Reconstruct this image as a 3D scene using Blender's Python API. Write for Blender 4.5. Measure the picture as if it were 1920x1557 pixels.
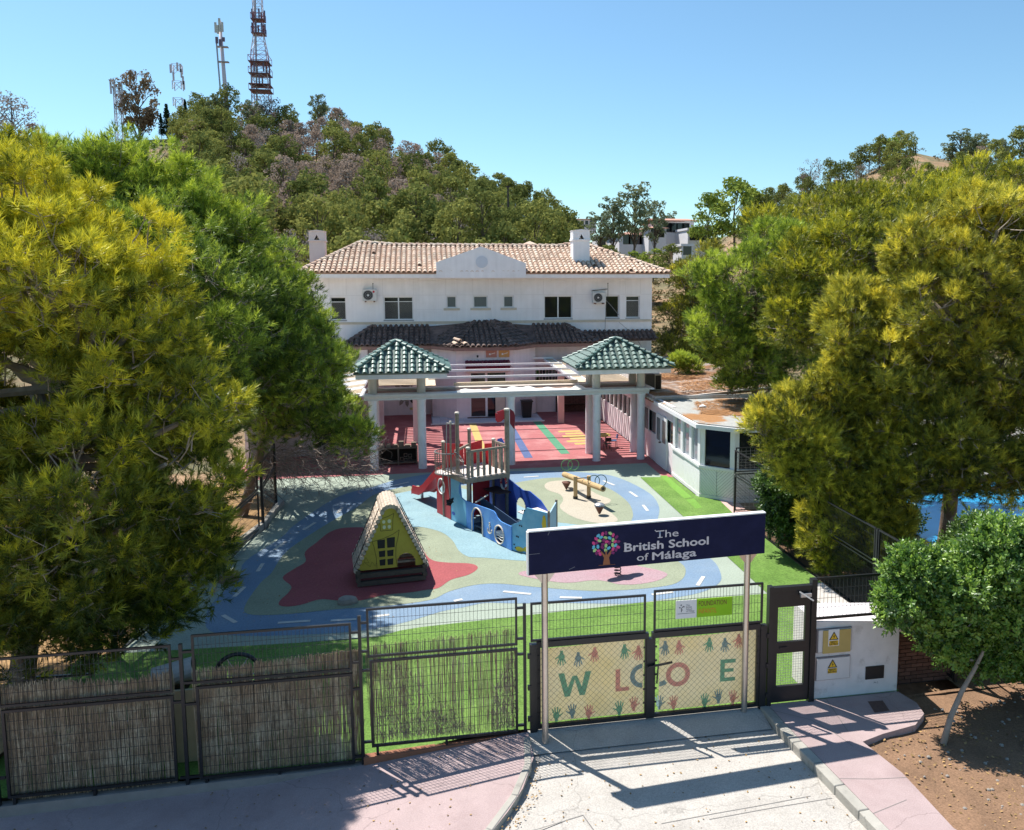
import bpy, math, random
from mathutils import Vector, Matrix, Quaternion
random.seed(7)
R=math.radians
sc=bpy.context.scene
for o in list(bpy.data.objects): bpy.data.objects.remove(o)
COL=sc.collection
# ---------------- camera, world, sun, exposure ----------------
F=1540.; CX=1085.; CY=695.; EYE=7.6
PITCH=math.atan(175/1540.); YAW=R(10.78)
cd=bpy.data.cameras.new('camera'); cam=bpy.data.objects.new('camera',cd); COL.objects.link(cam)
cam.location=(0,0,EYE); cam.rotation_euler=(math.pi/2-PITCH,0,-YAW)
cd.sensor_fit='HORIZONTAL'; cd.sensor_width=36; cd.lens=F/1920*36
cd.shift_x=(960-CX)/1920; cd.shift_y=(CY-778.5)/1920
cd.clip_start=.1; cd.clip_end=6000
sc.camera=cam
SUN_EL=59.; SUN_DIR=Vector((-.60*math.cos(R(SUN_EL)),.80*math.cos(R(SUN_EL)),math.sin(R(SUN_EL)))).normalized()
w=bpy.data.worlds.new("World"); sc.world=w; w.use_nodes=True
nt=w.node_tree; nt.nodes.clear()
sky=nt.nodes.new('ShaderNodeTexSky'); sky.sky_type='NISHITA'; sky.sun_disc=False
sky.sun_elevation=R(SUN_EL); sky.sun_rotation=math.atan2(SUN_DIR.x,SUN_DIR.y)
sky.altitude=50; sky.air_density=1.0; sky.dust_density=.35; sky.ozone_density=2.0
bg=nt.nodes.new('ShaderNodeBackground'); bg.inputs[1].default_value=.100
wo=nt.nodes.new('ShaderNodeOutputWorld')
tn=nt.nodes.new('ShaderNodeMix'); tn.data_type='RGBA'; tn.blend_type='MULTIPLY'; tn.inputs[0].default_value=1; tn.inputs[7].default_value=(.80,1.02,1.05,1)
nt.links.new(sky.outputs[0],tn.inputs[6]); nt.links.new(tn.outputs[2],bg.inputs[0]); nt.links.new(bg.outputs[0],wo.inputs[0])
sl=bpy.data.lights.new('sun','SUN'); sl.energy=5.0; sl.angle=R(.53); sl.color=(1,.955,.88)
so=bpy.data.objects.new('sun',sl); COL.objects.link(so); so.location=(-20,30,60)
so.rotation_euler=SUN_DIR.to_track_quat('Z','Y').to_euler()
sc.view_settings.view_transform='Standard'; sc.view_settings.look='None'
sc.view_settings.exposure=.64; sc.view_settings.gamma=1
try: sc.view_settings.use_curve_mapping=False
except Exception: pass
sc.cycles.max_bounces=7; sc.cycles.diffuse_bounces=3; sc.cycles.glossy_bounces=3
sc.cycles.transparent_max_bounces=8; sc.cycles.transmission_bounces=4
sc.cycles.use_denoising=True; sc.cycles.caustics_reflective=False; sc.cycles.caustics_refractive=False

# ---------------- survey: image point -> place ----------------
def ray(px,py):
    x=(px-CX)/F; u=-(py-CY)/F
    fy=math.cos(PITCH)+u*math.sin(PITCH); fz=-math.sin(PITCH)+u*math.cos(PITCH)
    return Vector((x*math.cos(YAW)+fy*math.sin(YAW),-x*math.sin(YAW)+fy*math.cos(YAW),fz))
def P(px,py,z=0.):
    r=ray(px,py); t=(z-EYE)/r.z; return Vector((r.x*t,r.y*t,z))
def AY(px,py,Y):
    r=ray(px,py); t=Y/r.y; return Vector((r.x*t,Y,EYE+r.z*t))

# ---------------- helpers ----------------
def wloc(o):
    v=Vector((0,0,0))
    while o is not None: v=v+o.location; o=o.parent
    return v
def tag(o,label=None,cat=None,group=None,kind=None):
    if label: o['label']=label
    if cat: o['category']=cat
    if group: o['group']=group
    if kind: o['kind']=kind
    return o
def empty(name,loc,label=None,cat=None,group=None,rz=0):
    o=bpy.data.objects.new(name,None); COL.objects.link(o); o.location=loc; o.rotation_euler=(0,0,rz)
    o.empty_display_size=.1
    return tag(o,label,cat,group)
def link(name,me,parent=None,loc=(0,0,0),rot=None,scale=None):
    o=bpy.data.objects.new(name,me); COL.objects.link(o)
    loc=Vector(loc)
    if parent is not None:
        o.parent=parent; loc=loc-wloc(parent)
    o.location=loc
    if rot is not None: o.rotation_euler=rot
    if scale is not None: o.scale=scale
    return o
def copy_tree(o,parent=None):
    c=o.copy(); COL.objects.link(c)
    if parent is not None: c.parent=parent
    for ch in [x for x in o.children]: copy_tree(ch,c)
    return c
class MB:
    def __init__(s): s.v=[]; s.f=[]; s.m=[]; s.cm=0
    def add(s,vs,fs):
        n=len(s.v); s.v+= [Vector(v) for v in vs]
        for f in fs: s.f.append([i+n for i in f]); s.m.append(s.cm)
        return s
    def box(s,a,b):
        x0,y0,z0=a; x1,y1,z1=b
        return s.add([(x0,y0,z0),(x1,y0,z0),(x1,y1,z0),(x0,y1,z0),(x0,y0,z1),(x1,y0,z1),(x1,y1,z1),(x0,y1,z1)],
          [(3,2,1,0),(4,5,6,7),(0,1,5,4),(1,2,6,5),(2,3,7,6),(3,0,4,7)])
    def bar(s,p,q,w,h=None,up=(0,0,1)):
        p=Vector(p); q=Vector(q); h=h or w; d=(q-p)
        if d.length<1e-6: return s
        d.normalize(); up=Vector(up)
        if abs(d.dot(up))>.98: up=Vector((0,1,0)) if abs(d.y)<.9 else Vector((1,0,0))
        a=d.cross(up).normalized()*(w/2); b=a.cross(d).normalized()*(h/2)
        vs=[p-a-b,p+a-b,p+a+b,p-a+b,q-a-b,q+a-b,q+a+b,q-a+b]
        return s.add(vs,[(0,1,2,3),(7,6,5,4),(1,0,4,5),(2,1,5,6),(3,2,6,7),(0,3,7,4)])
    def tube(s,pts,r,n=8,cap=True):
        pts=[Vector(p) for p in pts]; rs=r if isinstance(r,(list,tuple)) else [r]*len(pts)
        base=len(s.v); prev=None
        for i,p in enumerate(pts):
            d=(pts[min(i+1,len(pts)-1)]-pts[max(i-1,0)])
            if d.length<1e-9: d=Vector((0,0,1))
            d.normalize()
            if prev is None:
                a=d.cross(Vector((0,0,1)))
                if a.length<.05: a=d.cross(Vector((0,1,0)))
            else:
                a=prev-d*prev.dot(d)
                if a.length<1e-6: a=d.cross(Vector((.3,.5,.8)))
            a.normalize(); prev=a; b=d.cross(a)
            for k in range(n):
                t=2*math.pi*k/n
                s.v.append(p+(a*math.cos(t)+b*math.sin(t))*rs[i])
        for i in range(len(pts)-1):
            for k in range(n):
                k2=(k+1)%n
                s.f.append([base+i*n+k,base+i*n+k2,base+(i+1)*n+k2,base+(i+1)*n+k]); s.m.append(s.cm)
        if cap:
            s.f.append([base+k for k in range(n)][::-1]); s.m.append(s.cm)
            e=base+(len(pts)-1)*n
            s.f.append([e+k for k in range(n)]); s.m.append(s.cm)
        return s
    def prism(s,outline,vec,holes=None):
        # planar outline (list of 3D points) extruded by vec
        n=len(outline); vec=Vector(vec); o=[Vector(p) for p in outline]
        return s.add(o+[p+vec for p in o],[list(range(n))[::-1],list(range(n,2*n))]+[(i,(i+1)%n,(i+1)%n+n,i+n) for i in range(n)])
    def lathe(s,c,prof,n=16):
        c=Vector(c); base=len(s.v)
        for (r,z) in prof:
            for k in range(n):
                t=2*math.pi*k/n; s.v.append(c+Vector((r*math.cos(t),r*math.sin(t),z)))
        for i in range(len(prof)-1):
            for k in range(n):
                k2=(k+1)%n
                s.f.append([base+i*n+k,base+i*n+k2,base+(i+1)*n+k2,base+(i+1)*n+k]); s.m.append(s.cm)
        s.f.append([base+k for k in range(n)][::-1]); s.m.append(s.cm)
        e=base+(len(prof)-1)*n
        s.f.append([e+k for k in range(n)]); s.m.append(s.cm)
        return s
    def mesh(s,name,mats,off=Vector((0,0,0)),smooth=False):
        me=bpy.data.meshes.new(name)
        me.from_pydata([tuple(v-off) for v in s.v],[],s.f); 
        if not isinstance(mats,(list,tuple)): mats=[mats]
        for m in mats: me.materials.append(m)
        if len(mats)>1: me.polygons.foreach_set('material_index',s.m)
        if smooth: me.polygons.foreach_set('use_smooth',[True]*len(s.f))
        me.update(); return me
    def build(s,name,mats,parent=None,smooth=False,kind=None,label=None,origin=None):
        off=Vector(origin) if origin is not None else (wloc(parent) if parent is not None else Vector((0,0,0)))
        me=s.mesh(name,mats,off,smooth)
        o=bpy.data.objects.new(name,me); COL.objects.link(o)
        if parent is not None: o.parent=parent; o.location=off-wloc(parent)
        else: o.location=off
        if kind: o['kind']=kind
        if label: o['label']=label
        return o
def bevel(o,w,seg=2):
    m=o.modifiers.new('bevel','BEVEL'); m.width=w; m.segments=seg; m.limit_method='ANGLE'; m.angle_limit=R(40); return o
def B(name,a,b,m,parent=None,bev=0,**k):
    o=MB().box(a,b).build(name,m,parent,origin=None if parent is not None else ((a[0]+b[0])/2,(a[1]+b[1])/2,a[2]),**k)
    if bev: bevel(o,bev)
    return o

# ---------------- materials ----------------
MATS={}
def s2l(c):
    return tuple(((x/255)/12.92 if x/255<=.04045 else (((x/255)+.055)/1.055)**2.4) for x in c)
def mat(name,col,rough=.7,var=.12,scale=6.,bump=.0,bscale=60.,metal=0.,spec=.3,fine=0.,fscale=200.,col2=None,c2scale=1.5,c2thr=.55,c2soft=.1,island=0.,obj=0.,coords='pos',crack=0.,streak=0.):
    if name in MATS: return MATS[name]
    m=bpy.data.materials.new(name); m.use_nodes=True; t=m.node_tree; N=t.nodes; L=t.links
    b=N['Principled BSDF']; b.inputs['Roughness'].default_value=rough; b.inputs['Metallic'].default_value=metal
    b.inputs['Specular IOR Level'].default_value=spec
    if coords=='pos': g=N.new('ShaderNodeNewGeometry'); P_=g.outputs['Position']
    else: g=N.new('ShaderNodeTexCoord'); P_=g.outputs['Object']
    def noise(sc_,det=4,rg=.6):
        n=N.new('ShaderNodeTexNoise'); n.inputs['Scale'].default_value=sc_; n.inputs['Detail'].default_value=det; n.inputs['Roughness'].default_value=rg
        L.new(P_,n.inputs['Vector']); return n.outputs[0]
    base=N.new('ShaderNodeRGB'); base.outputs[0].default_value=(*col,1); cur=base.outputs[0]
    if col2 is not None:
        r=N.new('ShaderNodeMapRange'); r.interpolation_type='SMOOTHSTEP'; r.inputs[1].default_value=c2thr-c2soft; r.inputs[2].default_value=c2thr+c2soft
        L.new(noise(c2scale,6,.65),r.inputs[0])
        mx=N.new('ShaderNodeMix'); mx.data_type='RGBA'; L.new(r.outputs[0],mx.inputs[0]); L.new(cur,mx.inputs[6]); mx.inputs[7].default_value=(*col2,1); cur=mx.outputs[2]
    def mul(cur,fac,lo,hi):
        r=N.new('ShaderNodeMapRange'); r.inputs[1].default_value=.25; r.inputs[2].default_value=.75; r.inputs[3].default_value=lo; r.inputs[4].default_value=hi; L.new(fac,r.inputs[0])
        mm=N.new('ShaderNodeVectorMath'); mm.operation='SCALE'; L.new(cur,mm.inputs[0]); L.new(r.outputs[0],mm.inputs['Scale']); return mm.outputs[0]
    if var: cur=mul(cur,noise(scale,6),1-var,1+var)
    if fine: cur=mul(cur,noise(fscale,2),1-fine,1+fine)
    if streak:
        mp=N.new('ShaderNodeVectorMath'); mp.operation='MULTIPLY'; mp.inputs[1].default_value=(5.,5.,.35); L.new(P_,mp.inputs[0])
        sn_=N.new('ShaderNodeTexNoise'); sn_.inputs['Scale'].default_value=1.; sn_.inputs['Detail'].default_value=5; L.new(mp.outputs[0],sn_.inputs['Vector'])
        cur=mul(cur,sn_.outputs[0],1+streak*.4,1-streak)
    if crack:
        nz=N.new('ShaderNodeTexNoise'); nz.inputs['Scale'].default_value=1.3; nz.inputs['Detail'].default_value=5; L.new(P_,nz.inputs['Vector'])
        ad=N.new('ShaderNodeVectorMath'); ad.operation='MULTIPLY_ADD'; ad.inputs[1].default_value=(.7,.7,.7); L.new(nz.outputs['Color'],ad.inputs[0]); L.new(P_,ad.inputs[2])
        vo=N.new('ShaderNodeTexVoronoi'); vo.feature='DISTANCE_TO_EDGE'; vo.inputs['Scale'].default_value=crack; L.new(ad.outputs[0],vo.inputs['Vector'])
        r=N.new('ShaderNodeMapRange'); r.inputs[1].default_value=.0; r.inputs[2].default_value=.004; r.inputs[3].default_value=.72; r.inputs[4].default_value=1; L.new(vo.outputs['Distance'],r.inputs[0])
        mm=N.new('ShaderNodeVectorMath'); mm.operation='SCALE'; L.new(cur,mm.inputs[0]); L.new(r.outputs[0],mm.inputs['Scale']); cur=mm.outputs[0]
    if island:
        r=N.new('ShaderNodeMapRange'); r.inputs[3].default_value=1-island; r.inputs[4].default_value=1+island; L.new(g.outputs['Random Per Island'],r.inputs[0])
        mm=N.new('ShaderNodeVectorMath'); mm.operation='SCALE'; L.new(cur,mm.inputs[0]); L.new(r.outputs[0],mm.inputs['Scale']); cur=mm.outputs[0]
    if obj:
        oi=N.new('ShaderNodeObjectInfo'); r=N.new('ShaderNodeMapRange'); r.inputs[3].default_value=1-obj; r.inputs[4].default_value=1+obj; L.new(oi.outputs['Random'],r.inputs[0])
        mm=N.new('ShaderNodeVectorMath'); mm.operation='SCALE'; L.new(cur,mm.inputs[0]); L.new(r.outputs[0],mm.inputs['Scale']); cur=mm.outputs[0]
    L.new(cur,b.inputs['Base Color'])
    if bump:
        bp=N.new('ShaderNodeBump'); bp.inputs['Strength'].default_value=bump; bp.inputs['Distance'].default_value=.02
        L.new(noise(bscale,5,.7),bp.inputs['Height']); L.new(bp.outputs[0],b.inputs['Normal'])
    MATS[name]=m; return m
def leaf_mat(name,c_lo,c_hi,trans=.35,attr=True,gloss=.04,c_alt=None,obj=False):
    m=bpy.data.materials.new(name); m.use_nodes=True; t=m.node_tree; N=t.nodes; L=t.links; N.clear()
    out=N.new('ShaderNodeOutputMaterial')
    if attr:
        a=N.new('ShaderNodeAttribute'); a.attribute_type='INSTANCER'; a.attribute_name='tint'; fac=a.outputs['Fac']
    elif obj:
        a=N.new('ShaderNodeObjectInfo'); g=N.new('ShaderNodeNewGeometry'); mm=N.new('ShaderNodeMath'); mm.operation='MULTIPLY_ADD'
        mm.inputs[1].default_value=.6; L.new(a.outputs['Random'],mm.inputs[0]); m3=N.new('ShaderNodeMath'); m3.operation='MULTIPLY'; m3.inputs[1].default_value=.4
        L.new(g.outputs['Random Per Island'],m3.inputs[0]); L.new(m3.outputs[0],mm.inputs[2]); fac=mm.outputs[0]
    else:
        g=N.new('ShaderNodeNewGeometry'); fac=g.outputs['Random Per Island']
    cr=N.new('ShaderNodeValToRGB'); cr.color_ramp.elements[0].color=(*c_lo,1); cr.color_ramp.elements[1].color=(*c_hi,1)
    cr.color_ramp.elements[0].position=.0; cr.color_ramp.elements[1].position=1
    if c_alt: e=cr.color_ramp.elements.new(.5); e.color=(*c_alt,1)
    L.new(fac,cr.inputs[0])
    d=N.new('ShaderNodeBsdfDiffuse'); tr=N.new('ShaderNodeBsdfTranslucent'); gl=N.new('ShaderNodeBsdfGlossy'); gl.inputs['Roughness'].default_value=.45
    gl.inputs['Color'].default_value=(.8,.85,.8,1)
    L.new(cr.outputs[0],d.inputs[0]); L.new(cr.outputs[0],tr.inputs[0])
    m1=N.new('ShaderNodeMixShader'); m1.inputs[0].default_value=trans; L.new(d.outputs[0],m1.inputs[1]); L.new(tr.outputs[0],m1.inputs[2])
    m2=N.new('ShaderNodeMixShader'); m2.inputs[0].default_value=gloss; L.new(m1.outputs[0],m2.inputs[1]); L.new(gl.outputs[0],m2.inputs[2])
    L.new(m2.outputs[0],out.inputs[0]); return m
def glass_mat(name,col,rough=.05,alpha=1.):
    m=bpy.data.materials.new(name); m.use_nodes=True; b=m.node_tree.nodes['Principled BSDF']
    b.inputs['Base Color'].default_value=(*col,1); b.inputs['Roughness'].default_value=rough; b.inputs['Specular IOR Level'].default_value=.45
    return m
WHITE=mat('white render',(.90,.88,.90),.8,.05,1.2,.15,120,streak=.07,col2=(.81,.79,.80),c2scale=.5,c2thr=.6,c2soft=.2)
PINKW=mat('pinkish white render',(.84,.75,.77),.8,.06,1.5,.15,120,streak=.08,col2=(.70,.62,.62),c2scale=.7,c2thr=.6,c2soft=.2)
WPAINT=mat('white paint',(.80,.80,.80),.55,.05,3.)
COLM=mat('column paint',(.80,.80,.82),.65,.07,4.,.1,80,col2=(.60,.58,.57),c2scale=2.2,c2thr=.68,c2soft=.1)
CREAM=mat('cream sill',(.62,.54,.44),.8,.1,4.)
CLAY=mat('clay tile',(.56,.38,.28),.85,.12,5.,.3,90,col2=(.66,.55,.44),c2scale=2.0,c2thr=.52,c2soft=.15,island=.22,obj=.10)
CLAYD=mat('shade-darkened clay tile',(.20,.14,.12),.9,.2,4.,.3,90,col2=(.10,.075,.068),c2scale=2.5,c2thr=.5,c2soft=.15,island=.25,obj=.12)  # shade over the lower roof is put into this darker clay colour
CLAYBED=mat('roof mortar',(.34,.22,.16),.9,.2,5.)
GREENT=mat('green glazed tile',(.12,.20,.17),.45,.25,7.,.2,60,spec=.6,col2=(.38,.24,.17),c2scale=5.,c2thr=.72,c2soft=.05,obj=.22)
GREENBED=mat('green tile channel',(.12,.17,.15),.4,.3,7.,col2=(.2,.2,.17),c2scale=6,c2thr=.6)
BLACKM=mat('black painted steel',(.012,.013,.016),.38,.2,8.,spec=.5)
STEEL=mat('brushed steel',(.58,.52,.47),.28,.12,3.,metal=.85)
GALV=mat('galvanised metal',(.45,.46,.48),.4,.1,8.,metal=.7)
DARKGL=glass_mat('dark window glass',(.012,.014,.018),.06)
GREYGL=glass_mat('frosted window glass',(.10,.12,.13),.2)
ALU=mat('white aluminium',(.78,.78,.79),.4,.03,5.)
NAVY=mat('navy sign board',(.008,.010,.042),.65,.12,5.,spec=.15,col2=(.011,.013,.050),c2scale=3)
# ---------------- ground and terrain ----------------
def lerp(a,b,t): return a+(b-a)*t
def interp(x,tab):
    if x<=tab[0][0]: return tab[0][1]
    for (a,b),(c,d) in zip(tab,tab[1:]):
        if x<=c: return lerp(b,d,(x-a)/(c-a))
    return tab[-1][1]
# skyline of bare ground seen from the eye: (image x, elevation row) -> hill profile
HILLROW=[(-900,330),(0,320),(150,300),(250,268),(350,262),(480,275),(560,290),(640,280),(700,298),(800,338),(900,378),(1000,425),(1050,448),(1100,455),(1200,452),(1300,448),(1380,430),(1440,392),(1500,368),(1600,338),(1650,310),(1690,286),(1720,279),(1760,290),(1850,305),(1920,305),(2300,320),(3000,360)]
CRD=[(-900,150),(300,165),(600,165),(1000,150),(1080,210),(1300,230),(1400,180),(1700,170),(3000,160)]
def n2(x,y,s=1.):
    return math.sin(x*.13*s+1.3)*math.cos(y*.11*s+.4)+.5*math.sin(x*.31*s+y*.23*s)+.25*math.sin(x*.71*s-y*.53*s)
def terrain(X,Y):
    az=math.atan2(X,Y)-YAW
    if az>1.35 or az<-1.35 : return -1.6
    px=CX+1550*math.tan(max(-1.2,min(1.2,az)))
    d=math.hypot(X,Y)
    row=interp(px,HILLROW); D=interp(px,CRD)
    zc=EYE+(520-row)/1550*D*math.cos(az)
    t=(d-52)/(D-52)
    if t<=0: z=0
    elif t<=1: z=zc*(t**1.15)*.96+zc*.04*math.sin(min(1,t)*math.pi/2)
    else: z=zc*max(.25,1-(t-1)*.55)
    if t>0: z+=n2(X,Y)*min(1,t*2)*.7
    return z
def near_z(X,Y):
    return 0.
def ground_mesh():
    mb=MB(); nx=96; rows=[-60,-30,-10,0,10,20,30,40,52]+[52+6*i for i in range(1,40)]+[300,340,400,500,700,1200,3000]
    xs=[]
    for i in range(nx+1):
        u=i/nx*2-1; xs.append(u)
    idx=[]
    for j,y in enumerate(rows):
        halfw=max(60,abs(y)*1.9+40)
        r=[]
        for u in xs:
            x=u*halfw
            z=terrain(x,y)-.12 if y>=52 else -.12
            if y<13 or (x<-6.5 and y<30 ) : z=-.75
            if y>500: z=min(z,10)
            mb.v.append(Vector((x,y,z))); r.append(len(mb.v)-1)
        idx.append(r)
    for a,b in zip(idx,idx[1:]):
        for i in range(nx):
            mb.f.append([a[i],a[i+1],b[i+1],b[i]]); mb.m.append(0)
    EARTH=mat('dry earth',(.30,.19,.11),.95,.2,.4,.5,8,col2=(.13,.12,.06),c2scale=.25,c2thr=.5,c2soft=.12,fine=.25,fscale=6)
    o=mb.build('ground',EARTH,smooth=True); tag(o,kind='structure'); return o
ground_mesh()
def sheet(name,pts,z,m,parent=None,kind='structure',label=None):
    pts=[Vector((p[0],p[1],z)) for p in pts]
    mb=MB(); mb.add(pts,[list(range(len(pts)))])
    # make it face up
    a=sum(pts[i].x*pts[(i+1)%len(pts)].y-pts[(i+1)%len(pts)].x*pts[i].y for i in range(len(pts)))
    if a<0: mb.f[0].reverse()
    o=mb.build(name,m,parent,kind=kind,label=label); return o
def smooth_loop(pts,n=5):
    out=[]; N=len(pts)
    for i in range(N):
        p0,p1,p2,p3=pts[(i-1)%N],pts[i],pts[(i+1)%N],pts[(i+2)%N]
        for k in range(n):
            t=k/n
            out.append(tuple(.5*((2*p1[a])+(-p0[a]+p2[a])*t+(2*p0[a]-5*p1[a]+4*p2[a]-p3[a])*t*t+(-p0[a]+3*p1[a]-3*p2[a]+p3[a])*t**3) for a in (0,1)))
    return out
def GL(l): return [tuple(P(*p))[:2] for p in l]
RUB=dict(rough=.9,fine=.20,fscale=26,bump=.15,bscale=60,c2soft=.22)
MINT=mat('pale mint rubber',(.31,.36,.30),var=.07,scale=.8,col2=(.27,.315,.26),c2scale=.6,c2thr=.6,**RUB)
SAGE=mat('sage green rubber',(.265,.295,.21),var=.08,scale=.8,col2=(.23,.255,.18),c2scale=.7,c2thr=.6,**RUB)
BLUER=mat('road blue rubber',(.165,.245,.35),var=.09,scale=.8,col2=(.21,.28,.36),c2scale=.7,c2thr=.55,**RUB)
CYANR=mat('sea blue rubber',(.235,.36,.40),var=.08,scale=.8,col2=(.20,.325,.38),c2scale=.9,c2thr=.58,**RUB)
REDR=mat('brick red rubber',(.33,.082,.088),var=.09,scale=.9,col2=(.28,.07,.075),c2scale=.7,c2thr=.58,**RUB)
CREAMR=mat('cream rubber',(.42,.375,.30),var=.04,scale=.8,**RUB)
PINKR=mat('pale pink rubber',(.36,.245,.27),var=.06,scale=.8,col2=(.38,.20,.23),c2scale=.5,c2thr=.6,**RUB)
DASH=mat('white road marking',(.55,.54,.51),.8,.12,9.)
# rubber playground base
TERR_Y=32.05
base=[(-6.2,17.2),(-2,17.25),(9.7,17.3),(9.75,24.3),(9.3,27),(9.3,TERR_Y),(-6.9,TERR_Y),(-5.0,28.5),(-4.75,25.75),(-5.5,22.77),(-6.2,19.6)]
pg=MB(); pg.prism([Vector((x,y,-.3)) for x,y in base],(0,0,.3)).build('playground_floor',MINT,kind='structure')
outer=[(700,913),(634,932),(556,982),(528,1008),(461,1052),(447,1082),(403,1126),(387,1151),(394,1184),(470,1193),(600,1189),(669,1184),(700,1180),(761,1167),(828,1147),(870,1139),(911,1131),(969,1132),(1047,1131),(1115,1132),(1178,1132),(1245,1124),(1312,1112),(1348,1094),(1351,1075),(1335,1050),(1290,1025),(1245,1005),(1233,980),(1236,952),(1218,925.5),(1167,899),(1122,888.5),(1040,884),(955,884),(870,885),(805,889),(740,901)]
inner=[(700,929),(669,952),(625,976),(556,1020),(528,1045),(509,1075),(489,1093),(461,1133),(465,1152),(528,1153),(634,1143),(722,1137),(805,1126),(842,1110),(888,1098),(934,1095),(1000,1101),(1091,1108),(1156.5,1108),(1229,1102),(1268,1094),(1285,1077),(1276,1056),(1220,1030),(1185,1003),(1182,983),(1187,965),(1178,943),(1150,921),(1113,906),(1069,897),(1025,897),(982,903),(935,911),(870,911),(786,911),(740,917)]
sheet('painted_road',smooth_loop(GL(outer),4),.004,BLUER)
sheet('painted_lawn',smooth_loop(GL(inner),4),.008,SAGE)
sea=[(710,941),(722,932),(786,918),(840,912),(880,920),(930,930),(965,945),(1000,962),(1035,978),(1075,984),(1120,992),(1140,1012),(1110,1040),(1050,1050),(990,1053),(911,1047),(879,1045),(860,1033),(849,1015),(828,999),(793,989.5),(762,987),(735,965)]
sheet('painted_sea',smooth_loop(GL(sea),4),.012,CYANR)
red=[(700,990.6),(646,990.6),(618,999),(595,1017),(572,1036),(573,1054),(551,1068),(530,1084),(546,1100),(541,1112),(526,1126),(523,1135),(537,1138.6),(565,1135),(600,1125),(634,1127),(676,1127),(721,1116.6),(768,1112),(800,1107),(823,1103),(846,1088),(879,1078.5),(896,1066),(883,1058),(842,1056),(816,1053),(802,1045),(792,1030),(770,1010),(735,996)]
sheet('painted_island',smooth_loop(GL(red),4),.012,REDR)
crm=[(1060,901.5),(1032,903.7),(1021,911),(1027.7,920),(1049.5,927.7),(1056,938.6),(1049.5,951.7),(1065,965),(1091,976),(1126,982),(1152,980),(1157.6,973.6),(1141,958),(1132.5,949.5),(1143.4,943),(1143.4,936.4),(1126,930),(1108.5,921),(1095,908),(1082,902.6)]
sheet('painted_sand',smooth_loop(GL(crm),4),.012,CREAMR)
pnk=[(973,1078),(977.5,1073),(993,1071),(1040,1070),(1090,1062),(1130,1052),(1170,1054),(1200,1063),(1233,1069.7),(1251.5,1078),(1235,1089),(1200,1096),(1163,1097),(1139,1091.5),(1113,1089),(1069,1093.7),(1036,1091.5),(993,1084)]
sheet('painted_island',smooth_loop(GL(pnk),4),.012,PINKR)
dashes=[((633,962),(642,951)),((569.6,993.6),(591,980)),((514,1031),(535,1016)),((483,1071.6),(493,1056.5)),((439,1119),(458.6,1100.5)),((418,1153.6),(442,1167.5)),((521,1168),(582,1164)),((736.6,911),(766.7,904)),((851,1127),(867,1123.6)),((694,1157),(730,1152.5)),((943.6,1109),(995.6,1114)),((1049.5,1120),(1091,1121)),((982,895),(1010,893)),((1131,901.5),(1152,910)),((1180.6,922),(1194.8,931.6)),((1205.7,947),(1214.4,958)),((1208,976),(1206,985)),((1319,1081),(1308,1098)),((1222,1115),(1262,1110)),((620,1164),(668,1161)),((860,896),(900,895))]
for a,b in dashes:
    p,q=P(*a,.012),P(*b,.012); d=(q-p).normalized(); s=Vector((-d.y,d.x,0))*.05
    sheet('road_marking',[p-s,q-s,q+s,p+s],.0125,DASH,kind='structure')
# red terrace in front of the house
TRED=mat('red terrace paint',(.37,.125,.13),.85,.08,1.2,.15,60,fine=.06,col2=(.43,.19,.19),c2scale=.8,c2thr=.55)
MB().box((-7.2,TERR_Y,-.3),(9.32,47,.003)).build('terrace_floor',TRED,kind='structure')
# expansion joints / painted lines in the terrace
def strip(name,a,b,wd,z,m):
    a=Vector((*a[:2],z)); b=Vector((*b[:2],z)); d=(b-a).normalized(); s=Vector((-d.y,d.x,0))*wd/2
    sheet(name,[a-s,b-s,b+s,a+s],z,m)
strip('painted_stripe',(2.47,42.6),(2.50,33.8),.36,.008,mat('yellow stripe paint',(.46,.34,.12),.8,.12,6.))
strip('painted_stripe',(4.33,41.9),(4.30,33.9),.36,.008,mat('blue stripe paint',(.08,.12,.26),.8,.12,6.))
strip('painted_stripe',(5.85,42.6),(5.97,34.4),.40,.008,mat('green stripe paint',(.08,.25,.15),.8,.12,6.))
YEL=MATS['yellow stripe paint']
for i in range(6):
    y=36.2+i*.62
    sheet('painted_tread',[(7.0-.25*(i%2)-.25,y),(7.6,y),(7.6,y+.42),(7.0-.25*(i%2)-.25,y+.42)],.008,YEL)
# tiled patio by the door
PT=mat('pale blue-grey patio tile',(.60,.62,.68),.45,.08,5.,obj=.10)
PG=mat('patio grout',(.35,.36,.40),.9,.1,10)
patio=empty('tiled_patio',(3.3,43.6,0)); patio['kind']='structure'
MB().box((.38,42.62,0),(6.2,46.6,.05)).build('patio_slab',PG,patio)
MB().box((.32,42.56,0),(6.26,42.62,.062)).build('patio_edge',WPAINT,patio); 
tm=MB().box((-.2,-.2,0),(.2,.2,.012)).mesh('tile',PT)
k=0
for j in range(5):
    for i in range(14):
        x=.62+i*.41; y=42.86+j*.41
        if x>6.1: continue
        link('tile',tm,patio,(x,y,.05))
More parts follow.
